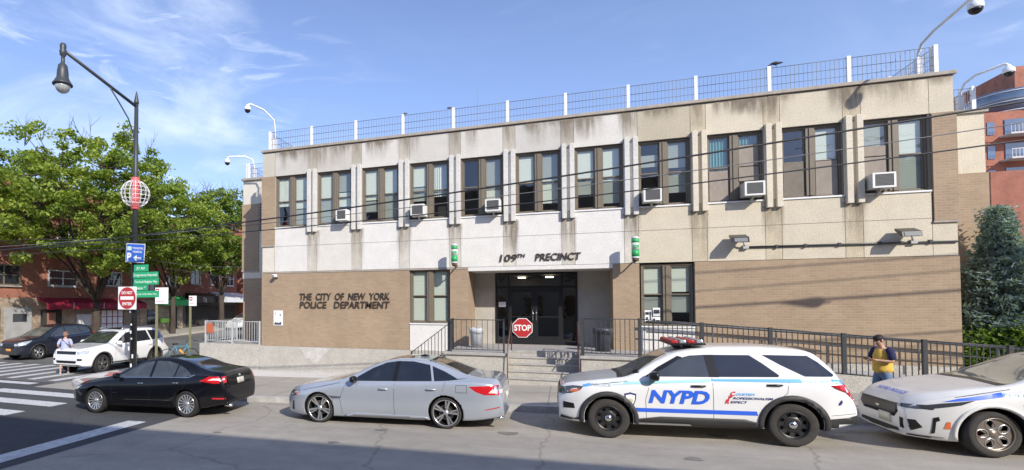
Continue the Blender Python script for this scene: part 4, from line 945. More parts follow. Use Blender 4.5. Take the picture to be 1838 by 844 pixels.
    def text(s, name, txt, size, u, z, m, width=None, shear=0., bold=0., a=90, off=.010, mirror=False, hood=False):
        me = text_mesh(txt, size, 0, width=width, shear=shear, bold=bold)
        bm = bmesh.new(); bm.from_mesh(me)
        for k in range(1, 40):
            q = -2 + k * .1; bmesh.ops.bisect_plane(bm, geom=bm.verts[:] + bm.edges[:] + bm.faces[:], plane_co=(q, 0, 0), plane_no=(1, 0, 0))
        for v in bm.verts:
            if hood: p, n = s.proj(u + v.co.y, z - v.co.x, None, off)
            else: p, n = s.proj(u + v.co.x, z + v.co.y, a, off)
            v.co = p
        m2 = bpy.data.meshes.new(name); bm.to_mesh(m2); bm.free(); m2.materials.clear(); return link(name, m2, m, s.root)
    def wheels(s, style, rim_m='rim_silver', tyre='tyre', tw=.225, rr=None, steer=0):
        r = s.r; rr = rr or r * .70; base = None; wh = []
        T = MB(); h = tw / 2; T.lathe([(rr, -h + .01), (rr + .02, -h + .002), (r * .90, -h - .003), (r * .965, -h + .012), (r, -h + .045), (r * 1.001, 0), (r, h - .045), (r * .965, h - .012), (r * .9, h + .003), (rr + .02, h - .002), (rr, h - .01)], cap=False, ax='y', n=48)
        for k in (-.06, -.02, .02, .06): pass
        Dm = MB(); Dm.lathe([(.0, -h + .11), (r * .50, -h + .11), (r * .50, -h + .13), (0, -h + .13)], cap=False, ax='y', n=28, smooth=False); Dm.lathe([(rr, -h + .15), (rr * .98, -h + .16), (0, -h + .17)], cap=False, ax='y', n=28, mi=1)
        Rm = MB(); Rm.lathe([(rr + .004, -h + .006), (rr * .985, -h - .002), (rr * .945, -h + .012)], cap=False, ax='y', n=48); Rm.lathe([(rr * .945, -h + .012), (rr * .90, -h + .05), (rr * .90, h - .02)], cap=False, ax='y', n=48, mi=2)
        yf = -h + .025
        def spoke(a, r0, r1, w0, w1, y0, y1, th=.02, mi=0, twist=0.):
            ca, sa = math.cos(a), math.sin(a); cb, sb = math.cos(a + twist), math.sin(a + twist); v = []
            for yy, q in ((0, 0), (th, 0)):
                for (rad, w, y, cc, ss) in ((r0, w0, y0, ca, sa), (r1, w1, y1, cb, sb)):
                    for sg in (-1, 1): v.append((rad * cc - sg * w * ss, y + yy, rad * ss + sg * w * cc))
            Rm.add(v, [(0, 1, 3, 2), (4, 6, 7, 5), (0, 2, 6, 4), (1, 5, 7, 3), (0, 4, 5, 1), (2, 3, 7, 6)], mi)
        if style == 'multi':
            for k in range(15): spoke(2 * math.pi * k / 15, .05, rr * .95, .010, .020, yf + .012, yf - .012)
            Rm.lathe([(0, yf - .0), (.06, yf + .004), (.07, yf + .03)], cap=False, ax='y', n=24)
        elif style == 'five_double':
            for k in range(5):
                a = 2 * math.pi * k / 5 + .3
                spoke(a, .03, rr * .93, .016, .022, yf + .018, yf - .01, mi=0, twist=-.12); spoke(a + .02, .03, rr * .93, .012, .018, yf + .026, yf + .004, mi=1, twist=.06); spoke(a + .22, rr * .35, rr * .93, .010, .016, yf + .018, yf - .006, mi=0, twist=-.04)
            Rm.lathe([(0, yf + .005), (.055, yf + .01), (.06, yf + .035)], cap=False, ax='y', n=20, mi=0)
        elif style == 'steel':
            n = 8
            Rm.lathe([(.05, yf + .03), (rr * .42, yf + .008), (rr * .62, yf + .04)], cap=False, ax='y', n=40, mi=0)
            for k in range(n): spoke(2 * math.pi * k / n, rr * .55, rr * .92, .030, .045, yf + .03, yf + .02, .02)
            Rm.lathe([(rr * .86, yf + .02), (rr * .93, yf + .01)], cap=False, ax='y', n=40); Rm.lathe([(0, yf - .02), (.055, yf - .015), (.072, yf + .012), (.074, yf + .03)], cap=False, ax='y', n=24, mi=1)
        elif style == 'round':
            for k in range(5):
                a = 2 * math.pi * k / 5 + .55; c = (rr * .60 * math.cos(a), yf, rr * .60 * math.sin(a))
                v = []; nn = 18
                for (sc_, dy) in ((.33, .012), (.29, -.006), (.25, .02)):
                    for q in range(nn): t = 2 * math.pi * q / nn; rx, rz = rr * sc_ * math.cos(t) * 1.05, rr * sc_ * math.sin(t) * .86; v.append((c[0] + rx * math.cos(a) - rz * math.sin(a), yf + dy, c[2] + rx * math.sin(a) + rz * math.cos(a)))
                Rm.add(v, [(j * nn + q, j * nn + (q + 1) % nn, (j + 1) * nn + (q + 1) % nn, (j + 1) * nn + q) for j in range(2) for q in range(nn)], 1, 1., True)
                spoke(a + math.pi / 5, .04, rr * .93, .05, .075, yf + .012, yf + .006, .02, 0)
            Rm.lathe([(rr * .84, yf + .012), (rr * .95, yf)], cap=False, ax='y', n=40, mi=0); Rm.lathe([(0, yf - .004), (.05, yf), (.07, yf + .02)], cap=False, ax='y', n=20, mi=0)
        else:
            for k in range(5):
                a = 2 * math.pi * k / 5 + .2
                spoke(a - .09, .04, rr * .95, .018, .018, yf + .014, yf, twist=-.07); spoke(a + .09, .04, rr * .95, .018, .018, yf + .014, yf, twist=.07)
            Rm.lathe([(0, yf + .0), (.05, yf + .004), (.06, yf + .03)], cap=False, ax='y', n=20)
        tme, dme, rme = T.mesh('tyre'), Dm.mesh('wheel'), Rm.mesh('rim')
        rm2 = {'five_double': 'rim_black', 'steel': 'chrome', 'round': 'rim_silver'}.get(style, rim_m)
        for me_ in (tme, dme, rme):
            bm = bmesh.new(); bm.from_mesh(me_); bmesh.ops.recalc_face_normals(bm, faces=bm.faces); bm.to_mesh(me_); bm.free()
        for wx in (s.fo, s.fo + s.wb):
            for sg in (-1, 1):
                w = link('wheel', dme, ['brake', 'arch_dark'], s.root); w.location = (wx, sg * (s.W / 2 - h - .035), s.az); rz = 0 if sg < 0 else math.pi
                if wx == s.fo: rz += steer
                w.rotation_euler = (0, random.uniform(0, 1.2), rz)
                if style == 'round': w.rotation_euler = (0, 0, rz)
                link('tyre', tme, tyre, w); link('rim', rme, [rim_m, rm2, 'rim_black'], w); wh.append(w)
        return wh
    def mirror(s, x, z, m, sz=(.10, .11, .075)):
        for sg in (-1, 1):
            p, n = s.proj(x, z, 90); y0 = abs(p.y); b = MB(); bm = bmesh.new(); bmesh.ops.create_uvsphere(bm, u_segments=16, v_segments=10, radius=1)
            for v in bm.verts:
                v.co.x = (v.co.x if v.co.x < 0 else v.co.x * .35) * sz[0] + x - .02; v.co.y = sg * (y0 + .14 + math.copysign(abs(v.co.y) ** .7, v.co.y) * sz[1]); v.co.z = z + .04 + math.copysign(abs(v.co.z) ** .7, v.co.z) * sz[2]
            me = bpy.data.meshes.new('mirror'); bm.to_mesh(me); bm.free()
            for p_ in me.polygons: p_.use_smooth = True
            o = link('mirror', me, m, s.root); b.tube([(x - .02, sg * (y0 - .03), z - .04), (x - .02, sg * (y0 + .10), z)], .022, 6); b.build('stalk', 'trim_black', o)
    def handle(s, x, z, m, w=.10):
        for sg in (-1, 1):
            p, n = s.proj(x, z, 90); y = abs(p.y); b = MB(); b.tube([(x - w, sg * (y - .005), z), (x - w * .8, sg * (y + .028), z), (x, sg * (y + .034), z + .003), (x + w * .8, sg * (y + .028), z), (x + w, sg * (y - .005), z)], [.012, .016, .017, .016, .012], 8); b.build('door_handle', m, s.root)
    def ring(s, name, wx, r0, r1, m, off=.018, a0=-12, a1=192, n=26):
        pts = [(wx + r1 * math.cos(R(lerp(a0, a1, i / n))), s.az + r1 * math.sin(R(lerp(a0, a1, i / n)))) for i in range(n + 1)] + [(wx + r0 * math.cos(R(lerp(a1, a0, i / n))), s.az + r0 * math.sin(R(lerp(a1, a0, i / n)))) for i in range(n + 1)]
        s.panel(name, pts, m, 90, off, skirt=True, step=.12)
    def seams(s, lines, w=.007):
        for pts in lines:
            for p, q in zip(pts[:-1], pts[1:]):
                p = Vector(p); q = Vector(q); d = (q - p).normalized(); nn = Vector((-d.y, d.x)) * w / 2
                s.panel('door_gap', [tuple(p - nn), tuple(q - nn), tuple(q + nn), tuple(p + nn)], 'seam', 90, .0025, step=.1)
    def place(s, x, y, ang=math.pi * 0, scale=1., wheelx=None):
        """put the front axle at (x, y of the driver's side), resting on the ground slope"""
        rt_ = s.root; c, sn = math.cos(ang), math.sin(ang)
        lx, ly = s.fo * scale, -s.W / 2 * scale
        ox, oy = x - (c * lx - sn * ly), y - (sn * lx + c * ly)
        rx, ry = x + c * s.wb * scale, y + sn * s.wb * scale
        za, zb_ = gz(x, y), gz(rx, ry); pitch = -math.atan2(zb_ - za, s.wb * scale)
        rt_.rotation_mode = 'XYZ'; rt_.rotation_euler = (0, pitch, ang); rt_.scale = (scale,) * 3
        rt_.location = (ox, oy, za - (zb_ - za) / (s.wb * scale) * s.fo * scale + .006 - s.drop * scale)

random.seed(11)
# --- black sedan, seen from behind
c = Car('parked_car', 'black four door sedan with silver multi spoke wheels parked beside the corner', 4.87, 1.85,
        [(0, .60), (.06, .70), (.25, .78), (.6, .86), (1.1, .945), (1.42, .99), (1.9, 1.24), (2.35, 1.43), (2.75, 1.495), (3.15, 1.49), (3.6, 1.42), (4.05, 1.25), (4.35, 1.17), (4.7, 1.145), (4.82, 1.09), (4.87, .80)],
        [(0, .24), (.5, .20), (4.2, .21), (4.87, .34)], [(0, .56), (.3, .72), (1.3, .90), (2.5, .93), (3.7, 1.01), (4.3, 1.08), (4.8, 1.03), (4.87, .72)],
        [(0, .5), (.5, .72), (1.3, .76), (1.9, .62), (2.5, .56), (3.4, .55), (4.1, .60), (4.5, .68), (4.87, .62)], 2.85, .96, .335, 'paint_black', arch=.05, nose=.72, tail=.84)
c.panel('side_window', [(1.62, .965), (2.02, 1.19), (2.38, 1.345), (2.66, 1.385), (2.66, .985)], 'car_glass_mid'); c.panel('side_window', [(2.74, .985), (2.74, 1.39), (3.1, 1.385), (3.42, 1.31), (3.42, 1.0)], 'car_glass_mid'); c.panel('side_window', [(3.46, 1.0), (3.46, 1.295), (3.70, 1.20), (3.98, 1.04), (3.9, 1.015)], 'car_glass_mid')
c.panel('chrome_trim', [(1.66, .955), (3.9, 1.0), (4.08, 1.07), (4.02, 1.07), (3.88, 1.012), (1.66, .97)], 'chrome', off=.008)
c.panel('windscreen', [(1.44, -.66), (1.44, .66), (2.30, .50), (2.30, -.50)], 'car_glass_mid', None, step=.1); c.panel('rear_window', [(3.28, -.49), (3.28, .49), (4.22, .62), (4.22, -.62)], 'car_glass', None, step=.1)
c.panel('taillight', [(4.22, .93), (4.48, 1.045), (4.80, 1.03), (4.86, .94), (4.6, .875)], 'tail_red', 120 if False else 90); c.panel('taillight_rear', [(.66, .88), (.88, .87), (.90, 1.02), (.64, 1.0)], 'tail_red', 180, mirror=False); c.panel('taillight_rear', [(-.66, .88), (-.88, .87), (-.90, 1.02), (-.64, 1.0)], 'tail_red', 180)
c.panel('reversing_lamp', [(4.44, .95), (4.57, .995), (4.80, .99), (4.82, .945)], 'tail_white', 90, .008); c.panel('reflector', [(4.55, .48), (4.86, .47), (4.86, .51), (4.56, .52)], 'tail_red', 90, .006)
c.panel('licence_plate', [(-.16, .80), (.16, .80), (.16, .94), (-.16, .94)], 'plate', 180, .012, skirt=True); c.panel('bumper_insert', [(-.75, .26), (.75, .26), (.7, .38), (-.7, .38)], 'cladding', 180, .006)
c.panel('emblem', [(.07 * math.cos(R(30 * i)), 1.0 + .028 * math.sin(R(30 * i))) for i in range(12)], 'chrome', 180, .006); c.panel('trunk_gap', [(-.6, .755), (.6, .755), (.6, .762), (-.6, .762)], 'seam', 180, .003)
c.panel('headlight', [(.02, .60), (.36, .70), (.50, .74), (.30, .62)], 'lamp_clear', 90); c.panel('grille', [(-.5, .36), (.5, .36), (.55, .58), (-.55, .58)], 'trim_black', 0)
c.panel('badge', [(1.56, .57), (1.72, .575), (1.72, .59), (1.56, .585)], 'chrome', 90, .004)
c.seams([[(1.52, .30), (1.50, .70), (1.60, .94)], [(2.70, .26), (2.70, .98)], [(3.82, .98), (3.72, .74), (3.42, .44)], [(1.55, .28), (3.5, .28)]]); c.panel('body_crease', [(1.9, .405), (3.3, .42), (3.3, .428), (1.9, .413)], 'rim_grey', 90, .002)
c.handle(2.45, .84, 'chrome', .085); c.handle(3.52, .87, 'chrome', .085); c.mirror(1.74, .98, 'paint_black'); c.wheels('multi', 'rim_silver', tw=.22, rr=.235)
b = MB(); b.tube([(4.72, -.55, .30), (4.93, -.55, .29)], .04, 10); b.build('exhaust', 'chrome', c.root)
c.place(-11.55, 10.55, R(3.5), .975)
# --- silver sedan
c = Car('parked_car', 'silver grey fastback sedan with dark five spoke wheels, parked before the left brick wall', 4.88, 1.86,
        [(0, .62), (.05, .74), (.25, .82), (.6, .89), (1.1, .965), (1.46, 1.00), (1.9, 1.22), (2.3, 1.385), (2.7, 1.45), (3.1, 1.445), (3.5, 1.37), (3.95, 1.20), (4.28, 1.07), (4.66, 1.055), (4.78, 1.04), (4.83, .95), (4.88, .66)],
        [(0, .20), (.5, .17), (4.3, .20), (4.88, .30)], [(0, .58), (.3, .74), (1.3, .90), (2.5, .945), (3.7, .985), (4.3, 1.0), (4.75, .97), (4.88, .60)],
        [(0, .5), (.5, .74), (1.35, .78), (1.9, .64), (2.5, .58), (3.4, .56), (4.1, .62), (4.5, .70), (4.88, .60)], 2.83, .90, .318, 'paint_silver', arch=.042, nose=.66, tail=.84, drop=.050)
c.panel('side_window', [(1.66, .97), (1.82, 1.07), (2.12, 1.235), (2.42, 1.345), (2.64, 1.375), (2.60, .985)], 'car_glass'); c.panel('side_window', [(2.70, .985), (2.74, 1.38), (3.02, 1.375), (3.38, 1.305), (3.46, 1.00)], 'car_glass'); c.panel('side_window', [(3.51, 1.0), (3.43, 1.285), (3.70, 1.18), (3.98, 1.045), (3.75, 1.01)], 'car_glass')
c.panel('window_pillar', [(2.60, .985), (2.64, 1.378), (2.74, 1.382), (2.70, .985)], 'trim_black', 90, .0045); c.panel('window_trim', [(3.96, 1.045), (4.18, 1.055), (3.76, 1.008)], 'trim_black')
c.panel('windscreen', [(1.40, -.68), (1.40, .68), (2.22, .52), (2.22, -.52)], 'windscreen', None, step=.1); c.panel('rear_window', [(3.34, -.50), (3.34, .50), (4.16, .60), (4.16, -.60)], 'car_glass_mid', None, step=.1); c.panel('sunroof', [(2.42, -.40), (2.42, .40), (2.98, .40), (2.98, -.40)], 'car_glass', None, step=.15)
c.panel('wiper_cowl', [(1.33, -.66), (1.33, .66), (1.41, .68), (1.41, -.68)], 'trim_black', None, .005)
c.panel('headlight', [(.05, .60), (.10, .70), (.42, .745), (.36, .64), (.2, .60)], 'lamp_dark'); c.panel('indicator', [(.30, .635), (.38, .715), (.42, .725), (.37, .64)], 'amber', 90, .007); c.panel('grille', [(-.6, .42), (.6, .42), (.66, .66), (-.66, .66)], 'trim_black', 0); c.panel('front_vent', [(.14, .30), (.20, .50), (.24, .50), (.22, .28)], 'trim_black')
c.panel('taillight', [(4.22, .91), (4.36, .81), (4.52, .755), (4.80, .745), (4.86, .83), (4.83, .935), (4.5, .925)], 'tail_red'); c.panel('taillight_insert', [(4.60, .79), (4.84, .78), (4.84, .84), (4.66, .85)], 'tail_white', 90, .008); c.panel('reflector', [(4.50, .44), (4.80, .50), (4.80, .52), (4.54, .465)], 'tail_red', 90, .005)
c.panel('taillight_rear', [(.55, .76), (.86, .74), (.88, .92), (.55, .90)], 'tail_red', 180); c.panel('licence_plate', [(-.16, .58), (.16, .58), (.16, .72), (-.16, .72)], 'plate', 180, .012, skirt=True)
c.panel('side_vent', [(1.14, .66), (1.46, .64), (1.42, .605), (1.24, .595)], 'rim_grey', 90, .005); c.panel('fuel_flap', [(4.0, .84), (4.0, .90), (4.24, .90), (4.24, .84)], 'paint_silver', 90, .002) if False else None
c.panel('sill_skirt', [(1.5, .22), (1.75, .30), (3.30, .275), (3.42, .21)], 'paint_silver', 90, .02, skirt=True)
c.seams([[(1.46, .27), (1.42, .60), (1.56, .95)], [(2.64, .22), (2.66, .97)], [(3.74, .985), (3.66, .72), (3.40, .42)], [(1.5, .235), (3.45, .225)], [(3.96, .79), (3.96, .93), (4.18, .93), (4.18, .79), (3.96, .79)], [(.5, .75), (1.4, .93)]])
c.handle(2.42, .83, 'paint_silver', .10); c.handle(3.45, .845, 'paint_silver', .10); c.mirror(1.80, .98, 'trim_black'); c.wheels('five_double', 'rim_silver', 'tyre_dusty', tw=.225, rr=.262)
b = MB(); b.prism([(4.60, 1.02), (4.76, 1.068), (4.785, 1.058), (4.70, 1.01)], 'y', -.50, .50); b.build('spoiler', 'paint_silver', c.root, .006); b = MB(); b.lathe([(.12, 0), (.08, .03), (0, .045)], (3.12, 0, 1.435), n=14, sc=(1, .4)); b.build('antenna', 'trim_black', c.root)
b = MB(); b.tube([(4.66, -.66, .27), (4.86, -.66, .27)], .045, 12); b.build('exhaust', 'chrome', c.root)
c.place(-5.25, 10.93, 0, 1.03)

# --- police SUV
def police_suv():
    c = Car('police_car', 'white police utility car with blue NYPD lettering and black wheel arches', 4.92, 2.0,
            [(0, .80), (.04, .98), (.18, 1.045), (.5, 1.10), (1.0, 1.16), (1.32, 1.19), (1.75, 1.47), (2.1, 1.665), (2.4, 1.745), (2.9, 1.785), (3.6, 1.78), (4.15, 1.74), (4.42, 1.68), (4.60, 1.48), (4.76, 1.26), (4.86, 1.08), (4.92, .72)],
            [(0, .30), (.3, .26), (4.4, .28), (4.92, .42)], [(0, .74), (.2, .92), (.6, 1.02), (1.4, 1.13), (2.6, 1.17), (4.0, 1.20), (4.76, 1.16), (4.92, .68)],
            [(0, .6), (.5, .80), (1.3, .83), (1.9, .72), (2.4, .67), (3.6, .66), (4.4, .64), (4.7, .66), (4.92, .62)], 3.025, .93, .385, 'paint_white', arch=.06, nose=.72, tail=.88, nexp=2.4, lo=.95)
    c.panel('side_window', [(1.72, 1.215), (1.94, 1.345), (2.28, 1.565), (2.42, 1.605), (2.66, 1.62), (2.70, 1.22)], 'car_glass_mid'); c.panel('side_window', [(2.86, 1.225), (2.82, 1.62), (3.40, 1.615), (3.58, 1.47), (3.80, 1.265), (3.78, 1.235)], 'car_glass'); c.panel('side_window', [(3.60, 1.62), (4.30, 1.60), (4.44, 1.49), (4.64, 1.27), (4.60, 1.245), (4.18, 1.25), (3.86, 1.44)], 'car_glass')
    c.panel('window_pillar', [(2.70, 1.22), (2.66, 1.62), (2.82, 1.622), (2.86, 1.22)], 'trim_black', 90, .0045); c.panel('window_pillar', [(1.62, 1.21), (1.72, 1.215), (1.94, 1.345), (2.30, 1.577), (2.22, 1.60), (1.86, 1.39)], 'trim_black', 90, .0046)
    c.panel('windscreen', [(1.22, -.78), (1.26, -.40), (1.26, .40), (1.22, .78), (2.05, .64), (2.05, -.64)], 'windscreen', None, step=.1)
    c.panel('wiper_cowl', [(1.14, -.74), (1.19, 0), (1.14, .74), (1.22, .77), (1.26, .4), (1.26, -.4), (1.22, -.77)], 'trim_black', None, .005)
    for x in (.93, 3.955): c.ring('wheel_arch_trim', x, .450, .540, 'cladding', .022, -14, 194)
    c.panel('lower_cladding', [(1.42, .27), (1.42, .40), (1.85, .465), (3.22, .465), (3.46, .40), (3.46, .27)], 'cladding', 90, .018, skirt=True); c.panel('front_cladding', [(.02, .27), (.05, .40), (.30, .36), (.42, .40), (.42, .27)], 'cladding', 90, .014); c.panel('rear_cladding', [(4.47, .30), (4.47, .52), (4.75, .55), (4.91, .60), (4.91, .42)], 'cladding', 90, .014)
    c.panel('stripe', [(.49, 1.03), (.62, 1.065), (.63, 1.02), (.52, .995)], 'police_light_blue', off=.006); c.panel('stripe', [(1.02, 1.098), (1.02, 1.052), (2.70, 1.135), (2.70, 1.185)], 'police_teal', off=.006)
    c.panel('stripe', [(2.72, 1.15), (2.72, 1.185), (4.10, 1.205), (4.10, 1.145)], 'police_light_blue', off=.006); c.panel('stripe', [(4.56, 1.14), (4.56, 1.205), (4.80, 1.17), (4.80, 1.11)], 'police_light_blue', off=.006)
    c.panel('stripe', [(1.46, .545), (1.42, .62), (3.40, .62), (3.42, .545)], 'police_blue', off=.006)
    c.text('lettering', 'NYPD', .33, 2.14, .735, 'police_blue', width=1.02, shear=.24, bold=.012, off=.012); 
    serif = []
    c.text('lettering', 'POLICE', .062, .82, 1.015, 'decal_grey', width=.36, off=.008); c.text('lettering', 'CALL 911', .062, 4.48, 1.07, 'decal_grey', width=.44, off=.008) if False else c.text('lettering', 'POLICE  NYPD', .058, 4.33, 1.145, 'police_teal', width=.44, off=.008)
    for k, (A, Bt) in enumerate((('C', 'OURTESY'), ('P', 'ROFESSIONALISM'), ('R', 'ESPECT'))):
        z = .905 - .072 * k; x = 3.03 - .045 * k; c.text('lettering', A, .105, x, z - .008, 'decal_red', shear=.3, bold=.004); c.text('lettering', Bt, .058, x + .05 + .022 * len(Bt), z + .0, 'decal_navy' if k else 'police_light_blue', width=.044 * len(Bt), shear=.25, bold=.001)
    sh = lambda k: [(1.335 + k * p[0], .755 + k * p[1]) for p in ((-.105, .135), (-.03, .150), (0, .165), (.03, .150), (.105, .135), (.095, .02), (.06, -.07), (0, -.145), (-.06, -.07), (-.095, .02))]
    c.panel('shield_emblem', sh(1), 'decal_navy', off=.006, mirror=True, step=.05); c.panel('shield_emblem_field', sh(.78), 'sign_white', off=.009, step=.05); c.panel('shield_emblem_seal', [(1.335 + .045 * math.cos(R(30 * i)), .755 + .045 * math.sin(R(30 * i))) for i in range(12)], 'decal_gold', off=.012, step=.05)
    c.panel('side_mark', [(4.62, .80), (4.66, .86), (4.68, .82), (4.65, .77), (4.61, .76)], 'decal_navy', off=.006)
    c.panel('taillight', [(4.52, 1.105), (4.84, 1.11), (4.89, 1.05), (4.895, .84), (4.87, .82), (4.74, .98), (4.58, 1.055)], 'tail_red', 90, .012, skirt=True); c.panel('taillight_rear', [(.70, .86), (.90, .78), (.92, 1.0), (.55, 1.02)], 'tail_red', 180)
    c.panel('headlight', [(.03, .83), (.03, .94), (.30, 1.00), (.50, 1.0), (.42, .92), (.26, .86)], 'lamp_dark', 90, .008, skirt=True); c.panel('indicator', [(.22, .885), (.28, .93), (.44, .955), (.40, .91), (.32, .885)], 'amber', 90, .013)
    c.panel('headlight_front', [(.52, .84), (.80, .82), (.82, .96), (.50, .97)], 'lamp_dark', 0, .008); c.panel('grille', [(-.56, .60), (.56, .60), (.62, .95), (-.62, .95)], 'trim_black', 0, .008, skirt=True)
    for z in (.66, .73, .80, .87): c.panel('grille_bar', [(-.54, z), (.54, z), (.54, z + .02), (-.54, z + .02)], 'rim_grey', 0, .016)
    c.panel('fog_lamp', [(.10, .55), (.10, .68), (.30, .66), (.32, .56)], 'trim_black'); c.panel('lower_grille', [(-.6, .34), (.6, .34), (.62, .50), (-.62, .50)], 'trim_black', 0); c.panel('licence_plate', [(-.16, .50), (.16, .50), (.16, .64), (-.16, .64)], 'plate', 0, .02, skirt=True)
    c.seams([[(1.60, .30), (1.60, .78), (1.72, 1.20)], [(2.72, .30), (2.74, 1.21)], [(3.92, 1.20), (3.88, .96), (3.62, .72), (3.46, .52)], [(.55, 1.02), (1.30, 1.12)], [(4.50, .58), (4.88, .62)]])
    c.handle(2.50, 1.06, 'trim_black', .12); c.handle(3.70, 1.10, 'trim_black', .12); c.mirror(1.82, 1.20, 'trim_black', (.14, .13, .09)); c.wheels('steel', 'rim_black', 'tyre_dusty', tw=.255, rr=.245)
    # spotlight at the pillar
    b = MB(); b.lathe([(.0, -.09), (.05, -.07), (.075, 0), (.075, .03)], (1.50, -.74, 1.28), ax='x', n=16); b.tube([(1.5, -.74, 1.26), (1.62, -.80, 1.20)], .015); b.build('spotlight', 'trim_black', c.root)
    # roof light bar: tray, red and clear domes
    b = MB(); b.box(2.12, 2.74, -.64, .64, 1.80, 1.835); lb = b.build('light_bar', 'trim_black', c.root, .012); b = MB(); [b.box(2.35, 2.50, y, y + .06, 1.70, 1.80) for y in (-.55, .49)]; b.build('foot', 'trim_black', lb)
    for y0, y1, m in ((-.62, -.22, 0), (-.20, .20, 1), (.22, .62, 0)):
        for x0, q in ((2.14, 'red'), (2.29, 'lamp_clear'), (2.43, 'red'), (2.58, 'lamp_clear')):
            b = MB(); b.prism([(x0, 1.836), (x0 + .125, 1.836), (x0 + .115, 1.885), (x0 + .09, 1.903), (x0 + .03, 1.903), (x0 + .01, 1.885)], 'y', y0, y1); b.build('lamp_dome', q, lb, .012)
    b = MB(); b.box(4.36, 4.58, -.55, .55, 1.665, 1.69); b.build('spoiler', 'trim_black', c.root, .008)
    return c
c = police_suv(); c.place(.763, 10.87, R(.5), .945)
# --- police crossover, front three quarter
c = Car('police_car', 'white police crossover with five round hole wheels, cut by the right edge', 4.71, 1.88,
        [(0, .70), (.05, .83), (.2, .915), (.5, .985), (.9, 1.05), (1.28, 1.085), (1.7, 1.30), (2.1, 1.49), (2.5, 1.60), (2.9, 1.615), (3.5, 1.54), (4.1, 1.36), (4.5, 1.22), (4.66, 1.05), (4.71, .8)],
        [(0, .24), (.4, .20), (4.3, .22), (4.71, .34)], [(0, .66), (.2, .82), (.6, .92), (1.3, 1.0), (2.6, 1.02), (4.2, 1.06), (4.71, .75)],
        [(0, .52), (.5, .76), (1.2, .80), (1.8, .66), (2.4, .58), (3.4, .56), (4.4, .62), (4.71, .6)], 2.97, .95, .345, 'paint_white_dirty', arch=.055, nose=.76, tail=.84, nexp=2.3, drop=.02)
c.panel('side_window', [(1.62, 1.05), (1.9, 1.22), (2.3, 1.42), (2.64, 1.50), (2.64, 1.06)], 'car_glass'); c.panel('side_window', [(2.72, 1.06), (2.72, 1.505), (3.2, 1.48), (3.9, 1.27), (4.0, 1.12)], 'car_glass')
c.panel('windscreen', [(1.22, -.72), (1.27, 0), (1.22, .72), (2.2, .54), (2.2, -.54)], 'windscreen', None, step=.1); c.panel('wiper_cowl', [(1.13, -.72), (1.19, 0), (1.13, .72), (1.22, .72), (1.27, 0), (1.22, -.72)], 'trim_black', None, .005)
c.panel('rear_window', [(3.2, -.5), (3.2, .5), (4.3, .55), (4.3, -.55)], 'car_glass', None, step=.12)
c.panel('grille', [(-.46, .52), (-.56, .62), (-.52, .74), (.52, .74), (.56, .62), (.46, .52)], 'trim_black', 0, .008, skirt=True); c.panel('grille_emblem', [(-.07, .63), (0, .66), (.08, .64), (.02, .61)], 'chrome', 0, .014)
c.panel('lower_grille', [(-.62, .24), (.62, .24), (.54, .36), (-.54, .36)], 'cladding', 0, .008); c.panel('licence_plate', [(.05, .41), (.37, .41), (.37, .55), (.05, .55)], 'plate', 0, .022, skirt=True)
c.panel('headlight', [(.06, .70), (.10, .735), (.40, .805), (.76, .865), (.60, .79), (.30, .72)], 'lamp_dark', 60 if False else 90, .006)
c.panel('headlight_front', [(.50, .70), (.50, .745), (.86, .77), (.86, .70)], 'lamp_dark', 0, .006); c.panel('fog_vent', [(.60, .38), (.60, .54), (.78, .53), (.80, .42), (.74, .36)], 'trim_black', 0, .006, skirt=False); c.panel('side_vent', [(.27, .33), (.29, .58), (.35, .60), (.36, .54), (.32, .52), (.31, .34)], 'trim_black', 90, .006); c.panel('side_marker', [(.40, .42), (.43, .53), (.47, .53), (.47, .42)], 'amber', 90, .006)
c.panel('stripe', [(.40, .825), (.58, .885), (1.08, .985), (1.08, .925), (.80, .875)], 'police_blue', off=.007); c.panel('stripe', [(1.52, .99), (1.52, .94), (4.3, .985), (4.3, 1.03)], 'police_blue', off=.006); c.text('lettering', 'POLICE', .06, 1.27, .935, 'police_teal', width=.36, off=.008)
c.text('lettering', 'NYPD POLICE', .10, .14, -.05, 'police_blue', width=.80, hood=True, bold=.003)
c.text('lettering', 'NYPD', .33, 2.14, .62, 'police_blue', width=.95, shear=.28, bold=.026)
c.ring('wheel_arch_trim', .95, .408, .455, 'paint_white_dirty', .02, -14, 194); c.ring('wheel_arch_trim', 3.92, .408, .455, 'paint_white_dirty', .02, -14, 194); c.panel('sill', [(1.35, .20), (1.38, .32), (3.3, .32), (3.35, .20)], 'cladding', 90, .012, skirt=True); c.panel('front_lip', [(.02, .22), (.04, .30), (.42, .28), (.42, .21)], 'cladding', 90, .01)
c.seams([[(1.50, .30), (1.48, .80), (1.62, 1.02)], [(2.68, .26), (2.68, 1.04)], [(.55, .90), (1.2, 1.03)]]); c.mirror(1.72, 1.06, 'trim_black'); ws = c.wheels('round', 'rim_bronze', 'tyre_dusty', tw=.235, rr=.243, steer=R(9))
for w in c.root.children:
    if w.name.startswith('wheel') and not w.name.startswith('wheel_arch'):
        b = MB(); b.box(-.21, -.13, -.02, .03, -.08, .06); me_ = b.mesh('brake_caliper'); link('brake_caliper', me_, 'caliper_red', w)
sh = [(1.28, .82), (1.36, .85), (1.44, .82), (1.42, .72), (1.36, .64), (1.30, .72)]; c.panel('shield_emblem', sh, 'decal_navy', off=.006, step=.05); c.panel('shield_emblem_field', [(1.36 + .75 * (x - 1.36), .75 + .75 * (z - .75)) for x, z in sh], 'sign_white', off=.009, step=.05)
b = MB(); b.box(2.2, 2.5, -.56, .56, 1.66, 1.70); lb = b.build('light_bar', 'trim_black', c.root, .01)
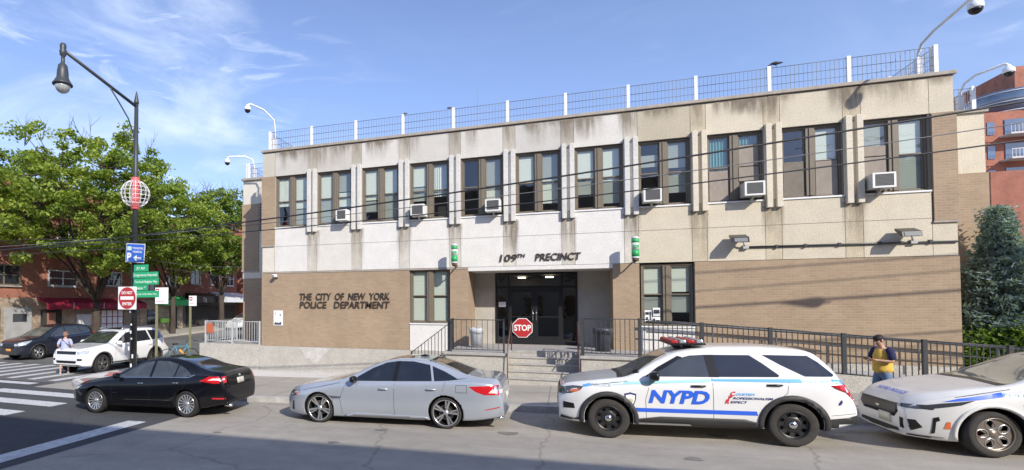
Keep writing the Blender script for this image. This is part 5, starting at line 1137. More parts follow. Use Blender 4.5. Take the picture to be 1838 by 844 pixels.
for y0, y1, m in ((-.54, -.25, 'red'), (-.24, .05, 'lamp_clear'), (.06, .54, 'red')): b = MB(); b.prism([(2.22, 1.701), (2.48, 1.701), (2.44, 1.77), (2.26, 1.77)], 'y', y0, y1); b.build('lamp_dome', m, lb, .01)
c.place(6.10, 10.85, R(0), 1.02)
# --- white SUV on the side street
c = Car('parked_car', 'white sport utility car parked on the side street behind the lamp post', 4.82, 1.94,
        [(0, .84), (.04, 1.0), (.2, 1.05), (.6, 1.10), (1.15, 1.16), (1.35, 1.19), (1.75, 1.45), (2.1, 1.66), (2.5, 1.745), (3.2, 1.765), (4.1, 1.73), (4.5, 1.66), (4.66, 1.35), (4.78, 1.10), (4.82, .8)],
        [(0, .36), (.3, .30), (4.4, .32), (4.82, .45)], [(0, .80), (.2, .94), (.6, 1.02), (1.4, 1.08), (2.6, 1.12), (4.2, 1.16), (4.82, .75)],
        [(0, .62), (.5, .78), (1.3, .80), (1.9, .70), (2.4, .66), (4.3, .63), (4.82, .6)], 2.91, .93, .385, 'paint_white', arch=.06, nose=.74, tail=.9, lo=.95)
c.panel('side_window', [(1.60, 1.14), (1.95, 1.36), (2.3, 1.56), (2.62, 1.61), (2.62, 1.15)], 'car_glass'); c.panel('side_window', [(2.70, 1.15), (2.70, 1.62), (3.5, 1.62), (3.62, 1.18)], 'car_glass'); c.panel('side_window', [(3.70, 1.18), (3.60, 1.62), (4.35, 1.58), (4.52, 1.25)], 'car_glass')
c.panel('windscreen', [(1.24, -.74), (1.28, 0), (1.24, .74), (2.06, .62), (2.06, -.62)], 'car_glass_mid', None, step=.1); c.panel('grille', [(-.5, .82), (.5, .82), (.52, .94), (-.52, .94)], 'trim_black', 0, .006); c.panel('lower_grille', [(-.5, .47), (.5, .47), (.54, .57), (-.54, .57)], 'trim_black', 0, .006)
for sg in (-1, 1): c.panel('headlight', [(sg * .56, .82), (sg * .86, .82), (sg * .86, .95), (sg * .56, .94)], 'lamp_clear', 0, .008); c.panel('fog_lamp', [(sg * .58, .58), (sg * .76, .58), (sg * .76, .66), (sg * .58, .66)], 'trim_black', 0, .008)
c.panel('headlight', [(.05, .83), (.05, .95), (.34, .98), (.30, .86)], 'lamp_clear', 90, .008)
for x in (.93, 3.84): c.ring('wheel_arch_trim', x, .450, .50, 'cladding', .018, -10, 190)
c.panel('lower_cladding', [(1.42, .31), (1.42, .42), (3.3, .42), (3.3, .31)], 'cladding', 90, .015, skirt=True); c.panel('bumper_lower', [(-.75, .32), (.75, .32), (.7, .42), (-.7, .42)], 'cladding', 0, .01); c.panel('taillight', [(4.55, 1.0), (4.8, .98), (4.8, 1.12), (4.6, 1.14)], 'tail_red', 90, .008)
c.seams([[(1.55, .42), (1.55, .8), (1.64, 1.12)], [(2.66, .42), (2.66, 1.14)], [(3.74, 1.15), (3.66, .85), (3.42, .6)]]); c.handle(2.42, .98, 'paint_white', .11); c.handle(3.50, 1.0, 'paint_white', .11); c.mirror(1.74, 1.14, 'paint_white', (.12, .13, .09)); c.wheels('other', 'rim_grey', 'tyre', tw=.26, rr=.25)
for sg in (-1, 1): b = MB(); b.tube([(2.2, sg * .60, 1.74), (2.4, sg * .60, 1.80), (4.1, sg * .58, 1.79), (4.3, sg * .58, 1.72)], .018); b.build('roof_rail', 'chrome', c.root)
c.panel('sunroof', [(2.3, -.42), (2.3, .42), (3.2, .42), (3.2, -.42)], 'car_glass', None, step=.15)
c.place(-17.95, 16.85, R(90), 1.02)
# --- navy SUV on the far side
c = Car('parked_car', 'dark navy utility car with orange licence plate, parked across the side street', 4.6, 1.86,
        [(0, .78), (.05, .92), (.25, 1.0), (.7, 1.08), (1.15, 1.13), (1.6, 1.40), (2.0, 1.58), (2.5, 1.66), (3.2, 1.675), (3.8, 1.62), (4.2, 1.52), (4.42, 1.25), (4.56, 1.05), (4.6, .8)],
        [(0, .30), (.3, .26), (4.2, .28), (4.6, .4)], [(0, .74), (.2, .88), (.6, .98), (1.3, 1.04), (2.5, 1.08), (4.0, 1.14), (4.6, .75)],
        [(0, .58), (.5, .74), (1.2, .77), (1.8, .66), (2.4, .61), (4.0, .58), (4.6, .56)], 2.66, .93, .355, 'paint_navy', arch=.05, nose=.68, tail=.86)
c.panel('side_window', [(1.48, 1.09), (1.85, 1.32), (2.2, 1.49), (2.46, 1.53), (2.46, 1.11)], 'car_glass_mid'); c.panel('side_window', [(2.54, 1.11), (2.54, 1.535), (3.3, 1.53), (3.44, 1.16)], 'car_glass_mid'); c.panel('side_window', [(3.5, 1.17), (3.40, 1.52), (3.85, 1.46), (4.12, 1.24)], 'car_glass_mid'); c.panel('window_trim', [(1.5, 1.075), (3.5, 1.15), (4.16, 1.23), (4.2, 1.26), (3.5, 1.165), (1.5, 1.09)], 'chrome', 90, .008)
c.panel('windscreen', [(1.10, -.70), (1.14, 0), (1.10, .70), (1.96, .57), (1.96, -.57)], 'windscreen', None, step=.1)
for sg in (-1, 1): c.panel('headlight', [(sg * .42, .74), (sg * .82, .78), (sg * .84, .90), (sg * .40, .84)], 'lamp_clear', 0, .008)
c.panel('headlight', [(.05, .78), (.05, .90), (.60, .98), (.40, .86)], 'lamp_clear', 90, .008); c.panel('grille', [(-.38, .62), (.38, .62), (.42, .84), (-.42, .84)], 'trim_black', 0, .006); c.panel('lower_grille', [(-.6, .32), (.6, .32), (.62, .46), (-.62, .46)], 'cladding', 0, .006); c.panel('licence_plate', [(-.16, .48), (.16, .48), (.16, .60), (-.16, .60)], 'plate_orange', 0, .02, skirt=True)
for x in (.93, 3.59): c.ring('wheel_arch_trim', x, .410, .462, 'cladding', .016, -10, 190)
c.panel('taillight', [(4.10, 1.20), (4.40, 1.16), (4.55, .98), (4.45, .96), (4.2, 1.10)], 'tail_red', 90, .008); c.panel('lower_cladding', [(1.42, .27), (1.42, .37), (3.1, .37), (3.1, .27)], 'cladding', 90, .014); c.seams([[(1.45, .37), (1.45, .8), (1.55, 1.08)], [(2.50, .37), (2.50, 1.1)]], .01); c.mirror(1.6, 1.08, 'paint_navy', (.11, .12, .08)); c.wheels('other', 'rim_silver', 'tyre', tw=.23, rr=.235)
c.place(-25.3, 19.7, R(90), 1.03)
# --- pale car far up the side street
c = Car('parked_car', 'small pale sedan parked far up the side street behind the terrace railing', 4.6, 1.8, [(0, .6), (.1, .74), (.6, .86), (1.3, .96), (2.1, 1.36), (2.8, 1.45), (3.5, 1.38), (4.1, 1.08), (4.5, 1.03), (4.6, .7)], [(0, .24), (4.6, .3)], [(0, .55), (.4, .74), (1.4, .9), (3.6, .95), (4.6, .68)], [(0, .5), (.5, .7), (1.3, .74), (2.0, .58), (3.4, .55), (4.6, .6)], 2.7, .9, .33, 'paint_white_dirty')
c.panel('side_window', [(1.6, .98), (2.2, 1.30), (2.6, 1.36), (3.3, 1.33), (3.8, 1.04)], 'car_glass'); c.panel('windscreen', [(1.42, -.64), (1.42, .64), (2.2, .5), (2.2, -.5)], 'car_glass_mid', None, step=.12)
for sg in (-1, 1): c.panel('headlight', [(sg * .4, .60), (sg * .75, .62), (sg * .75, .72), (sg * .4, .70)], 'lamp_clear', 0, .008)
c.wheels('other', 'rim_silver', 'tyre', tw=.2); c.place(-25.9, 39.5, R(90), 1.0)

# ---------------------------------------------------------------- building across the road (behind the camera), casts the road shadow
opp = empty('apartment_building', (20, -9, 0), 'tan brick apartment building across the road opposite the police station', 'building')
b = MB(); b.box(-16, 60, -24, -4.6, -1, 11.6); b.build('wall', 'tan_building', opp); b = MB(); b.box(-16.2, 60.2, -4.597, -4.35, 11.4, 11.75); b.build('cornice', 'coping', opp)
wm = MB().box(-.6, .6, -.02, .06, -.8, .8).mesh('window')
for i in range(26):
    for k in range(3): link('window', wm, 'window_dark', opp, Vector((-14 + i * 2.9, -4.6, 2.4 + 2.9 * k)) - org(opp))

# ---------------------------------------------------------------- trees and shrubs
def leaf_mesh(name, cents, nrm_up, size, seed, m, parent, aspect=.62):
    rg = np.random.default_rng(seed); n = len(cents); c = np.asarray(cents)
    nr = rg.normal(size=(n, 3)) * .75; nr[:, 2] += nrm_up; nr /= np.linalg.norm(nr, axis=1)[:, None]
    t = rg.normal(size=(n, 3)); t -= (t * nr).sum(1)[:, None] * nr; t /= np.linalg.norm(t, axis=1)[:, None]; bt = np.cross(nr, t)
    s = size * rg.uniform(.6, 1.35, n)[:, None]
    a = c - t * s; b_ = c + bt * s * aspect - nr * s * .15; d = c + t * s; e = c - bt * s * aspect - nr * s * .15
    V = np.stack([a, b_, d, e], 1).reshape(-1, 3) - np.array(org(parent)); me = bpy.data.meshes.new(name)
    me.vertices.add(4 * n); me.vertices.foreach_set('co', V.ravel()); me.loops.add(4 * n); me.loops.foreach_set('vertex_index', np.arange(4 * n, dtype=np.int32))
    me.polygons.add(n); me.polygons.foreach_set('loop_start', np.arange(0, 4 * n, 4, dtype=np.int32)); me.update(calc_edges=True); me.validate()
    return link(name, me, m, parent)
def street_tree(x, y, h, rx, ry, z0, trunk_r, seed, label, lm='leaf', nclump=120, per=150, size=.13, lean=(0, 0), shift=(0, 0), keep=None, bare=True):
    """trunk forks into limbs that reach leaf clumps spread over an uneven crown; z0 underside height of crown"""
    rn = random.Random(seed); g = gz(x, y); t = empty('street_tree', (x, y, g), label, 'tree'); top = Vector((x + lean[0], y + lean[1], g + z0 * .9))
    fork = Vector((x + lean[0] * .5, y + lean[1] * .5, g + z0 * .72)); tr = MB()
    tr.tube([(x, y, g - .2), (x, y, g + .25), (x + .03, y, g + z0 * .35), fork], [trunk_r * 1.4, trunk_r * 1.05, trunk_r * .9, trunk_r * .78], 12)
    cx, cy = x + shift[0], y + shift[1]; cz = g + (z0 + h) / 2; rz = (h - z0) / 2; cl = []
    lobes = [(rn.uniform(0, 6.28), rn.uniform(.8, 1.15)) for _ in range(7)]
    tries = 0
    while len(cl) < nclump and tries < 5000:
        tries += 1; d = Vector((rn.gauss(0, 1), rn.gauss(0, 1), rn.gauss(0, 1))).normalized(); k = rn.uniform(.45, 1.0) ** .6
        a = math.atan2(d.y, d.x); f = min(lobes, key=lambda q: abs(math.sin((a - q[0]) / 2)))[1]
        p = Vector((cx + d.x * rx * k * f, cy + d.y * ry * k * f, cz + d.z * rz * k * (1 if d.z > 0 else .8)))
        if p.z < g + z0 * .8: continue
        if cl and min((p - q[0]).length for q in cl) < .85: continue
        cl.append((p, rn.uniform(.55, 1.05)))
    limbs = []
    nl = 9
    for i in range(nl):
        a = 6.28 * i / nl + rn.uniform(-.3, .3); e = Vector((cx + rx * .55 * math.cos(a), cy + ry * .55 * math.sin(a), cz + rz * rn.uniform(-.35, .5)))
        mid = fork.lerp(e, .5) + Vector((rn.uniform(-.3, .3), rn.uniform(-.3, .3), -.3 + rn.uniform(0, .7))); limbs.append((fork, mid, e)); tr.tube([fork, fork.lerp(mid, .5) + Vector((0, 0, -.1)), mid, e], [trunk_r * .42, trunk_r * .32, trunk_r * .22, trunk_r * .08], 7)
    joints = [p for l in limbs for p in (l[1], l[1].lerp(l[2], .5), l[2])]
    for p, r in cl:
        j = min(joints, key=lambda q: (q - p).length); m_ = j.lerp(p, .5) + Vector((rn.uniform(-.2, .2), rn.uniform(-.2, .2), -.12)); tr.tube([j, m_, p], [.05, .03, .012], 5, cap=False)
    if bare:
        for i in range(16):
            a = rn.uniform(0, 6.28); p = Vector((cx + rx * .6 * math.cos(a), cy + ry * .6 * math.sin(a), cz + rz * .7)); q = p + Vector((rn.uniform(-.7, .7), rn.uniform(-.7, .7), rn.uniform(1.0, 1.9)))
            for k in range(4): tr.tube([p.lerp(q, .2 * k), p.lerp(q, .2 * k) + Vector((rn.uniform(-.6, .6), rn.uniform(-.6, .6), rn.uniform(.4, 1)))], [.014, .005], 4, cap=False)
            tr.tube([p, q], [.022, .006], 4, cap=False)
    tr.build('trunk', 'bark', t); rg = np.random.default_rng(seed); P = []
    for p, r in cl:
        # flat layered sprays: wide and shallow
        for _ in range(3):
            o = np.array(p) + rg.normal(size=3) * np.array([.45, .45, .34]) * r; n = per // 3; u = rg.normal(size=(n, 3)); u /= np.linalg.norm(u, axis=1)[:, None]
            P.append(o + u * (rg.uniform(0, 1, n) ** .45)[:, None] * np.array([.74, .74, .40]) * r * rg.uniform(.6, 1.25))
    leaf_mesh('crown', np.concatenate(P), 1.0, size, seed, lm, t); return t
street_tree(-28.7, 26.3, 13.2, 5.8, 5.6, 3.9, .30, 5, 'broad leafy street tree with dark trunk before the maroon awning', nclump=190, per=270, size=.105, shift=(1.2, -1.8))
street_tree(-28.7, 33.5, 12.0, 4.4, 4.6, 4.2, .22, 8, 'yellow green street tree in the middle of the row, behind the street lamp', nclump=105, per=250, size=.115)
street_tree(-28.6, 39.6, 12.3, 3.3, 3.9, 4.2, .26, 12, 'tall dark green street tree before the white awning, nearest the police station', 'leaf_b', nclump=95, per=250, size=.115)
street_tree(-28.9, 17.0, 9.2, 2.4, 2.8, 5.0, .16, 21, 'light green tree at the left edge of the picture', nclump=50, per=150, size=.13, bare=False) if False else None
street_tree(-26.0, 55.0, 13, 6.0, 4.5, 3.5, .3, 31, 'distant leafy tree far up the side street', 'leaf_b', nclump=90, per=120, size=.22, bare=False)

def conifer(x, y, h, r, seed, label):
    rn = random.Random(seed); t = empty('spruce_tree', (x, y, .4), label, 'tree'); b = MB(); b.tube([(x, y, .2), (x, y, h + .4)], [.13, .02], 8); P = []; z = .5
    while z < h + .3:
        k = 1 - (z - .4) / h; n = 13; ph = rn.uniform(0, 6.28)
        for i in range(n):
            a = ph + 6.28 * i / n + rn.uniform(-.2, .2); L_ = r * (k ** .85) * rn.uniform(.75, 1.12) + .08; d = Vector((math.cos(a), math.sin(a), 0)); p0 = Vector((x, y, z))
            p1 = p0 + d * L_ * .6 + Vector((0, 0, -.05 * L_)); p2 = p0 + d * L_ + Vector((0, 0, .10 * L_)); b.tube([p0, p1, p2], [.03, .018, .006], 5, cap=False)
            m = int(170 * L_) + 14; L_ *= 1.
            if rn.random() < .08: continue
            for q in range(m):
                s = (q + .5) / m; s = s ** .7; c = p0.lerp(p1, s * 1.6) if s < .6 else p1.lerp(p2, (s - .6) / .4); w = .17 * (1.2 - s) + .05; sd = Vector((-d.y, d.x, 0))
                P.append(tuple(c + sd * rn.uniform(-1, 1) * w * 2.0 + Vector((0, 0, rn.uniform(-.13, .06)))))
        z += .20 + .05 * k
    b.build('trunk', 'bark', t); leaf_mesh('needles', P, .5, .062, seed, 'spruce_leaf', t, .34)
conifer(11.5, 20.15, 4.95, 1.5, 3, 'blue green spruce behind the fence at the right end of the building')
conifer(13.3, 20.6, 4.4, 1.6, 9, 'second blue spruce at the right edge, partly cut off')
def shrub(x, y, z, rx, ry, rz, seed, label, n=4200, lm='shrub_leaf', size=.055):
    t = empty('shrub', (x, y, z), label, 'shrub', None); rg = np.random.default_rng(seed); P = []; b = MB(); rn = random.Random(seed)
    for i in range(26):
        u = rg.normal(size=3); u /= np.linalg.norm(u); u[2] = abs(u[2]); c = np.array([x, y, z]) + u * np.array([rx, ry, rz]) * rg.uniform(.45, .95); m = n // 26; v = rg.normal(size=(m, 3)) * np.array([.22, .22, .13]); P.append(c + v); b.tube([(x, y, z - .1), tuple((np.array([x, y, z]) * .4 + c * .6) - [0, 0, .1]), tuple(c)], [.02, .012, .004], 4, cap=False)
    b.build('stems', 'bark', t); leaf_mesh('leaves', np.concatenate(P), .9, size, seed, lm, t)
shrub(10.75, 19.35, .5, .55, .5, 1.75, 1, 'yellow green shrub against the right end of the brick wall'); shrub(11.7, 19.2, .5, .8, .5, 1.6, 2, 'bushy green shrub beneath the spruce behind the fence', 6500); shrub(12.9, 19.0, .5, .8, .6, 1.5, 3, 'dark green shrub at the right edge behind the fence', 6000)
shrub(13.6, 21.5, .5, 1.0, .8, 3.6, 7, 'tall dark evergreen bush behind the spruces', 6000)
shrub(-24.6 + 30, 40, 0, .1, .1, .1, 4, 'x', 10) if False else None

# ---------------------------------------------------------------- side street buildings (fronts face +X)
def side_front(name, y0, y1, top, label, brick, base_mat=None, base_top=3.1, wins=(), x=-32.0, z0=-.3, deep=14):
    t = empty(name, (x, (y0 + y1) / 2, z0), label, 'building'); b = MB(); b.box(x - deep, x, y0, y1, base_top if base_mat else -1, top); b.build('wall', brick, t)
    if base_mat: b = MB(); b.box(x - deep, x + .03, y0, y1, -1, base_top - .003); b.build('ground_floor', base_mat, t)
    b = MB(); b.box(x - deep - .1, x + .14, y0 - .02, y1 + .02, top, top + .22); b.build('cornice', 'concrete_dark', t)
    for (ya, yb, za, zb, fm_) in wins:
        f = MB(); e = .09; f.box(x - .02, x + .07, ya, yb, zb - e, zb); f.box(x - .02, x + .07, ya, yb, za, za + e); f.box(x - .02, x + .07, ya, ya + e, za + e, zb - e); f.box(x - .02, x + .07, yb - e, yb, za + e, zb - e); f.box(x - .02, x + .06, (ya + yb) / 2 - .04, (ya + yb) / 2 + .04, za + e, zb - e); f.box(x - .02, x + .055, ya + e, yb - e, (za + zb) / 2 - .025, (za + zb) / 2 + .025)
        w = f.build('window', fm_, t); b = MB(); b.box(x - .015, x + .02, ya + e, yb - e, za + e, zb - e); b.build('pane', 'window_dark', w); b = MB(); b.box(x, x + .13, ya - .05, yb + .05, za - .08, za - .003); b.build('sill', 'kerb', w)
    return t
W_ = 'window_frame_white'
A = side_front('row_building', 17.5, 33.4, 10.45, 'red brick row building with maroon awning and grey door, leftmost on the side street', 'red_brick', 'field_stone', 2.95,
    [(21.4, 23.5, 3.7, 5.0, 'bronze'), (25.4, 27.6, 3.75, 4.85, W_), (30.0, 31.6, 3.9, 5.0, W_), (21.6, 23.4, 6.4, 7.6, W_), (26.0, 27.8, 6.5, 7.7, W_), (30.0, 31.4, 6.5, 7.7, W_)])
b = MB(); b.box(-31.965, -31.90, 22.5, 24.25, .0, 2.35); d_ = b.build('door', 'grey_door', A); b = MB(); b.box(-31.89, -31.88, 23.0, 23.9, 1.45, 1.95); b.build('pane', 'window_dark', d_)
b = MB(); b.box(-31.965, -31.88, 20.8, 22.2, .0, 2.3); b.build('shop_window', 'window_dark', A); b = MB(); b.box(-31.965, -31.9, 24.9, 26.4, .0, 2.2); b.build('doorway', 'interior', A); b = MB(); b.box(-31.9, -31.84, 25.3, 25.9, .1, 2.0); b.build('door', 'brown_brick', A)
b = MB(); b.box(-31.96, -31.9, 27.6, 28.8, 1.05, 1.85); b.build('vent', 'window_frame_white', A)
b = MB(); b.box(-31.965, -31.9, 29.6, 31.7, .1, 2.1); gd = b.build('garage_door', 'sign_white', A); b = MB(); [b.box(-31.9, -31.87, 29.6, 31.7, .1 + .5 * k, .14 + .5 * k) for k in range(5)]; [b.box(-31.9, -31.868, 29.6 + .52 * k, 29.65 + .52 * k, .1, 2.1) for k in range(5)]; b.build('door_grid', 'maroon', gd)
aw = empty('awning', (-32, 29, 2.3), 'long maroon fabric awning on the leftmost red brick building', 'awning'); b = MB(); b.prism([(-31.95, 2.98), (-31.0, 2.62), (-31.0, 2.22), (-31.04, 2.22), (-31.04, 2.58), (-31.95, 2.90)], 'y', 24.6, 33.2); o = b.build('canopy', 'maroon', aw)
[bx('seam', -30.99, -30.96, y, y + .06, 2.2, 2.66, 'galv', aw) for y in (26.5, 29.0, 31.4)]
Bq = side_front('row_building', 33.45, 38.6, 9.6, 'narrow brown brick building with a green awning, middle of the side street row', 'brown_brick', 'field_stone', 2.9, [(34.0, 35.2, 3.7, 5.0, W_), (36.4, 37.8, 3.7, 5.0, W_), (34.0, 35.2, 6.4, 7.6, W_), (36.4, 37.8, 6.4, 7.6, W_)])
b = MB(); b.box(-31.96, -31.9, 34.3, 35.3, .9, 2.1); b.build('shop_window', 'window_dark', Bq); b = MB(); b.box(-31.96, -31.9, 36.9, 37.8, .2, 2.3); b.build('door', 'interior', Bq); b = MB(); b.box(-31.93, -31.8, 35.7, 36.7, 1.0, 1.35); b.build('lit_sign', 'lime', Bq)
aw = empty('awning', (-32, 36, 2.5), 'green shop awning on the middle building', 'awning'); b = MB(); b.prism([(-31.9, 3.25), (-31.1, 2.9), (-31.1, 2.45), (-31.9, 2.45)], 'y', 35.2, 38.4); b.build('canopy', 'awning_green', aw)
Cq = side_front('row_building', 38.65, 47.0, 10.2, 'dark fronted restaurant building with white awning up the side street', 'orange_brick', 'concrete_dark', 3.3, [(39.6, 41.0, 4.4, 5.8, W_), (42.5, 43.9, 4.4, 5.8, W_), (45.0, 46.3, 4.4, 5.8, W_), (39.6, 41.0, 7.3, 8.6, W_), (43, 44.3, 7.3, 8.6, W_)])
b = MB(); b.box(-31.96, -31.88, 39.0, 46.6, .3, 2.4); b.build('shop_front', 'interior', Cq)
aw = empty('awning', (-32, 42, 2.7), 'black restaurant sign canopy with white lettering beside a white awning', 'awning'); b = MB(); b.prism([(-31.95, 3.6), (-30.9, 3.3), (-30.9, 2.7), (-31.95, 2.7)], 'y', 38.9, 42.3); cp = b.build('canopy', 'trim_black', aw); text_at('lettering', "DJ", .5, (-30.88, 40.3, 2.82), 'sign_white', aw, .01, face='x')
aw = empty('awning', (-32, 45, 2.7), 'white fabric awning at the far end of the side street row', 'awning'); b = MB(); b.prism([(-31.95, 3.75), (-30.0, 3.2), (-30.0, 2.75), (-31.95, 2.75)], 'y', 42.4, 47.2); b.build('canopy', 'awning_white', aw)
Dq = side_front('row_building', 47.1, 62, 11, 'orange brick building at the far end of the side street beside the precinct', 'orange_brick', None, 3, [(48.5, 50, 3.4, 4.8, W_), (52.5, 54, 3.4, 4.8, W_), (48.5, 50, 6.4, 7.8, W_), (52.5, 54, 6.4, 7.8, W_)], x=-30.5)
Eq = empty('far_building', (-20, 75, 1), 'distant red brick building closing the end of the side street', 'building'); b = MB(); b.box(-34, -6, 74, 84, 0, 10); b.build('wall', 'orange_brick', Eq)
for k in range(5):
    for q in range(2): b = MB(); b.box(-31 + k * 4.2, -29.4 + k * 4.2, 73.93, 73.99, 2.8 + 3.2 * q, 4.4 + 3.2 * q); b.build('window', 'window_dark', Eq)

# ---------------------------------------------------------------- apartment tower, right background
tw = empty('apartment_tower', (52, 84, 0), 'tall red brick apartment tower with rows of white balconies behind the police station', 'building')
b = MB(); b.box(44.6, 70, 80, 100, 0, 24.2); b.box(47.2, 70, 77.6, 80, 0, 24.2) if False else None; b.build('wall', 'red_brick', tw); b = MB(); b.box(48.6, 70, 82, 100, 24.2, 29.8); b.build('upper_storey', 'red_brick', tw)
b = MB(); b.lathe([(3.4, 24.2), (3.4, 26.6), (3.3, 26.8)], (48.8, 83.2, 0), n=28); b.build('glass_turret', 'tower_glass', tw); b = MB(); [b.lathe([(3.46, 24.3 + q), (3.46, 24.4 + q)], (48.8, 83.2, 0), n=28, cap=False) for q in (0, 1.1, 2.2)]; b.build('turret_band', 'window_frame_white', tw)
for k in range(8):
    z = 2.6 + 2.72 * k
    for x in (44.95, 50.4):
        if z < 22.5: b = MB(); b.box(x, x + .62, 79.93, 79.99, z, z + 1.45); b.build('window', 'tower_glass', tw); 
    b = MB(); b.box(46.0, 51.5, 78.3, 79.99, z - .42, z - .24); bl = b.build('balcony', 'balcony', tw); b = MB(); b.box(46.0, 51.5, 78.3, 78.34, z + .60, z + .68); [b.box(46.0 + .3 * q, 46.04 + .3 * q, 78.3, 78.34, z - .24, z + .6) for q in range(19)]; b.build('balustrade', 'balcony', bl)
    b = MB(); b.box(46.4, 48.2, 79.9, 79.985, z - .2, z + 1.6); b.build('balcony_door', 'tower_glass', tw)
an = empty('low_building', (48, 70, 0), 'low orange brick building in front of the apartment tower at the right', 'building'); b = MB(); b.box(39.5, 62, 70, 78, 0, 15.6); b.build('wall', 'orange_brick', an); b = MB(); b.box(43.0, 44.6, 69.6, 69.99, 11.4, 13.6); b.build('awning', 'concrete_dark', an); b = MB(); b.box(41.6, 42.4, 69.93, 69.99, 6, 7.6); b.build('window', 'window_dark', an)
for k, (x0, x1, y0, y1, h, m, lb) in enumerate([(62, 110, 60, 90, 9, 'tan_building', 'low tan building far to the right'), (-70, -36, 70, 100, 8, 'brown_brick', 'distant brown block beyond the side street')]):
    t = empty('far_building', (x0, y0, 0), lb, 'building'); b = MB(); b.box(x0, x1, y0, y1, -1, h); b.build('wall', m, t)

# ---------------------------------------------------------------- street lamp, signs
lx, ly = -13.62, 14.0; g = gz(lx, ly) + .15
t = empty('street_lamp', (lx, ly, g), 'dark tall street lamp post with one arm and bell lantern over the road', 'street lamp')
b = MB(); b.tube([(lx, ly, g), (lx, ly, g + 4.6)], [.115, .10], 14); b.lathe([(.2, 0), (.2, .25), (.13, .5), (.12, .52)], (lx, ly, g), n=16); b.build('lower_pole', 'trim_black', t)
b = MB(); b.tube([(lx, ly, g + 4.6), (lx, ly, 9.35)], [.095, .065], 14); b.build('pole', 'dark_steel', t); b = MB(); b.lathe([(.07, 9.35), (.085, 9.42), (.07, 9.5), (.05, 9.6), (.015, 9.78), (0, 9.8)], (lx, ly, 0), n=14); b.build('finial', 'dark_steel', t)
ay = ly - 2.75
b = MB(); b.tube([(lx, ly, 9.27), (lx, ay, 9.92)], [.055, .05], 10); b.build('arm', 'dark_steel', t); b = MB(); b.tube([(lx, ly, 7.75), (lx, ly - .06, 8.15), (lx, ly - .35, 8.75), (lx, ly - .8, 9.2), (lx, ly - 1.15, 9.52)], .022, 8); b.build('brace', 'dark_steel', t)
b = MB(); b.lathe([(0, 10.14), (.07, 10.12), (.09, 10.05), (.08, 9.95), (.10, 9.9), (.085, 9.78), (.05, 9.74), (.055, 9.55), (.12, 9.48), (.15, 9.3), (.16, 9.12), (.22, 9.0), (.27, 8.93), (.27, 8.90), (.22, 8.90)], (lx, ay - .08, 0), n=24); lh = b.build('lantern', 'dark_steel', t)
b = MB(); b.lathe([(.215, 8.90)] + [(.215 * math.cos(R(15 * i)), 8.90 - .24 * math.sin(R(15 * i))) for i in range(1, 7)], (lx, ay - .08, 0), n=24); b.build('globe', mat('lamp_glass', (.55, .58, .56), .08, spec=1, coat=1, noise=.5, nscale=9), lh)
random.seed(5); b = MB()
for k in range(7): a = random.uniform(3.9, 5.5); z = g + .5 + .3 * k + random.uniform(0, .15); b.box(lx + .12 * math.cos(a) - .03, lx + .12 * math.cos(a) + .03, ly - .125, ly - .118, z, z + random.uniform(.04, .14))
b.build('sticker', 'sign_white', t)
# globe ornament
t = empty('pole_ornament', (lx, ly, 5.75), 'red cylinder banner with white wire globe fixed on the street lamp post', 'ornament'); b = MB(); b.lathe([(.13, 5.74), (.145, 5.78), (.145, 6.78), (.13, 6.83)], (lx, ly, 0), n=22); b.build('drum', mat('ornament_red', (.62, .12, .12), .5, noise=.15), t)
b = MB()
for k in range(8):
    a = math.pi * k / 8; b.tube([(lx + .46 * math.sin(q) * math.cos(a), ly + .46 * math.sin(q) * math.sin(a), 6.28 + .46 * math.cos(q)) for q in [2 * math.pi * i / 28 for i in range(29)]], .010, 5, cap=False)
for q in (-.34, -.2, -.07, .07, .2, .34): r_ = math.sqrt(.46 ** 2 - q * q); b.tube([(lx + r_ * math.cos(a), ly + r_ * math.sin(a), 6.28 + q) for a in [2 * math.pi * i / 28 for i in range(29)]], .009, 5, cap=False)
b.build('wire_globe', 'white_metal', t)
me = text_mesh('FLUSHING', .15, .004, bold=.004)
for v in me.vertices: x_, y_ = v.co.x, v.co.y; an_ = (y_ - .05) / .15; v.co = (.152 * math.sin(an_ + .1), -.152 * math.cos(an_ + .1), .53 + x_)
me.materials.clear(); link('lettering', me, 'sign_white', t)
# municipal parking sign
def plate_sign(name, x0, x1, z0, z1, y, m, label, border=None, rot=0, cat='sign'):
    t = empty(name, ((x0 + x1) / 2, y, z0), label, cat); b = MB(); b.box(x0, x1, y, y + .008, z0, z1); o = b.build('sign_plate', border or m, t, .002)
    if border: b = MB(); b.box(x0 + .018, x1 - .018, y - .004, y - .001, z0 + .018, z1 - .018); b.build('sign_face', m, t)
    return t
sy = ly - .16
t = plate_sign('parking_sign', -13.86, -13.06, 3.93, 4.56, sy, 'sign_blue', 'blue municipal parking sign with white P and arrow on the lamp post', 'sign_white')
text_at('letter', 'P', .36, (-13.71, sy - .010, 3.99), 'sign_white', t, .002, bold=.012); text_at('lettering', 'MUNICIPAL', .105, (-13.34, sy - .010, 4.37), 'sign_white', t, .002, width=.46); text_at('lettering', 'PARKING', .105, (-13.36, sy - .010, 4.25), 'sign_white', t, .002, width=.38)
b = MB(); b.prism([(-13.52, 4.08), (-13.38, 4.18), (-13.38, 4.11), (-13.18, 4.11), (-13.18, 4.05), (-13.38, 4.05), (-13.38, 3.98)], 'y', sy - .012, sy - .006); b.build('arrow', 'sign_white', t); b = MB(); b.box(-13.80, -13.62, sy - .012, sy - .006, 4.33, 4.46); b.build('logo', mat('sign_pale', (.55, .72, .62), .5), t)
t.rotation_euler = (0, R(4), 0)
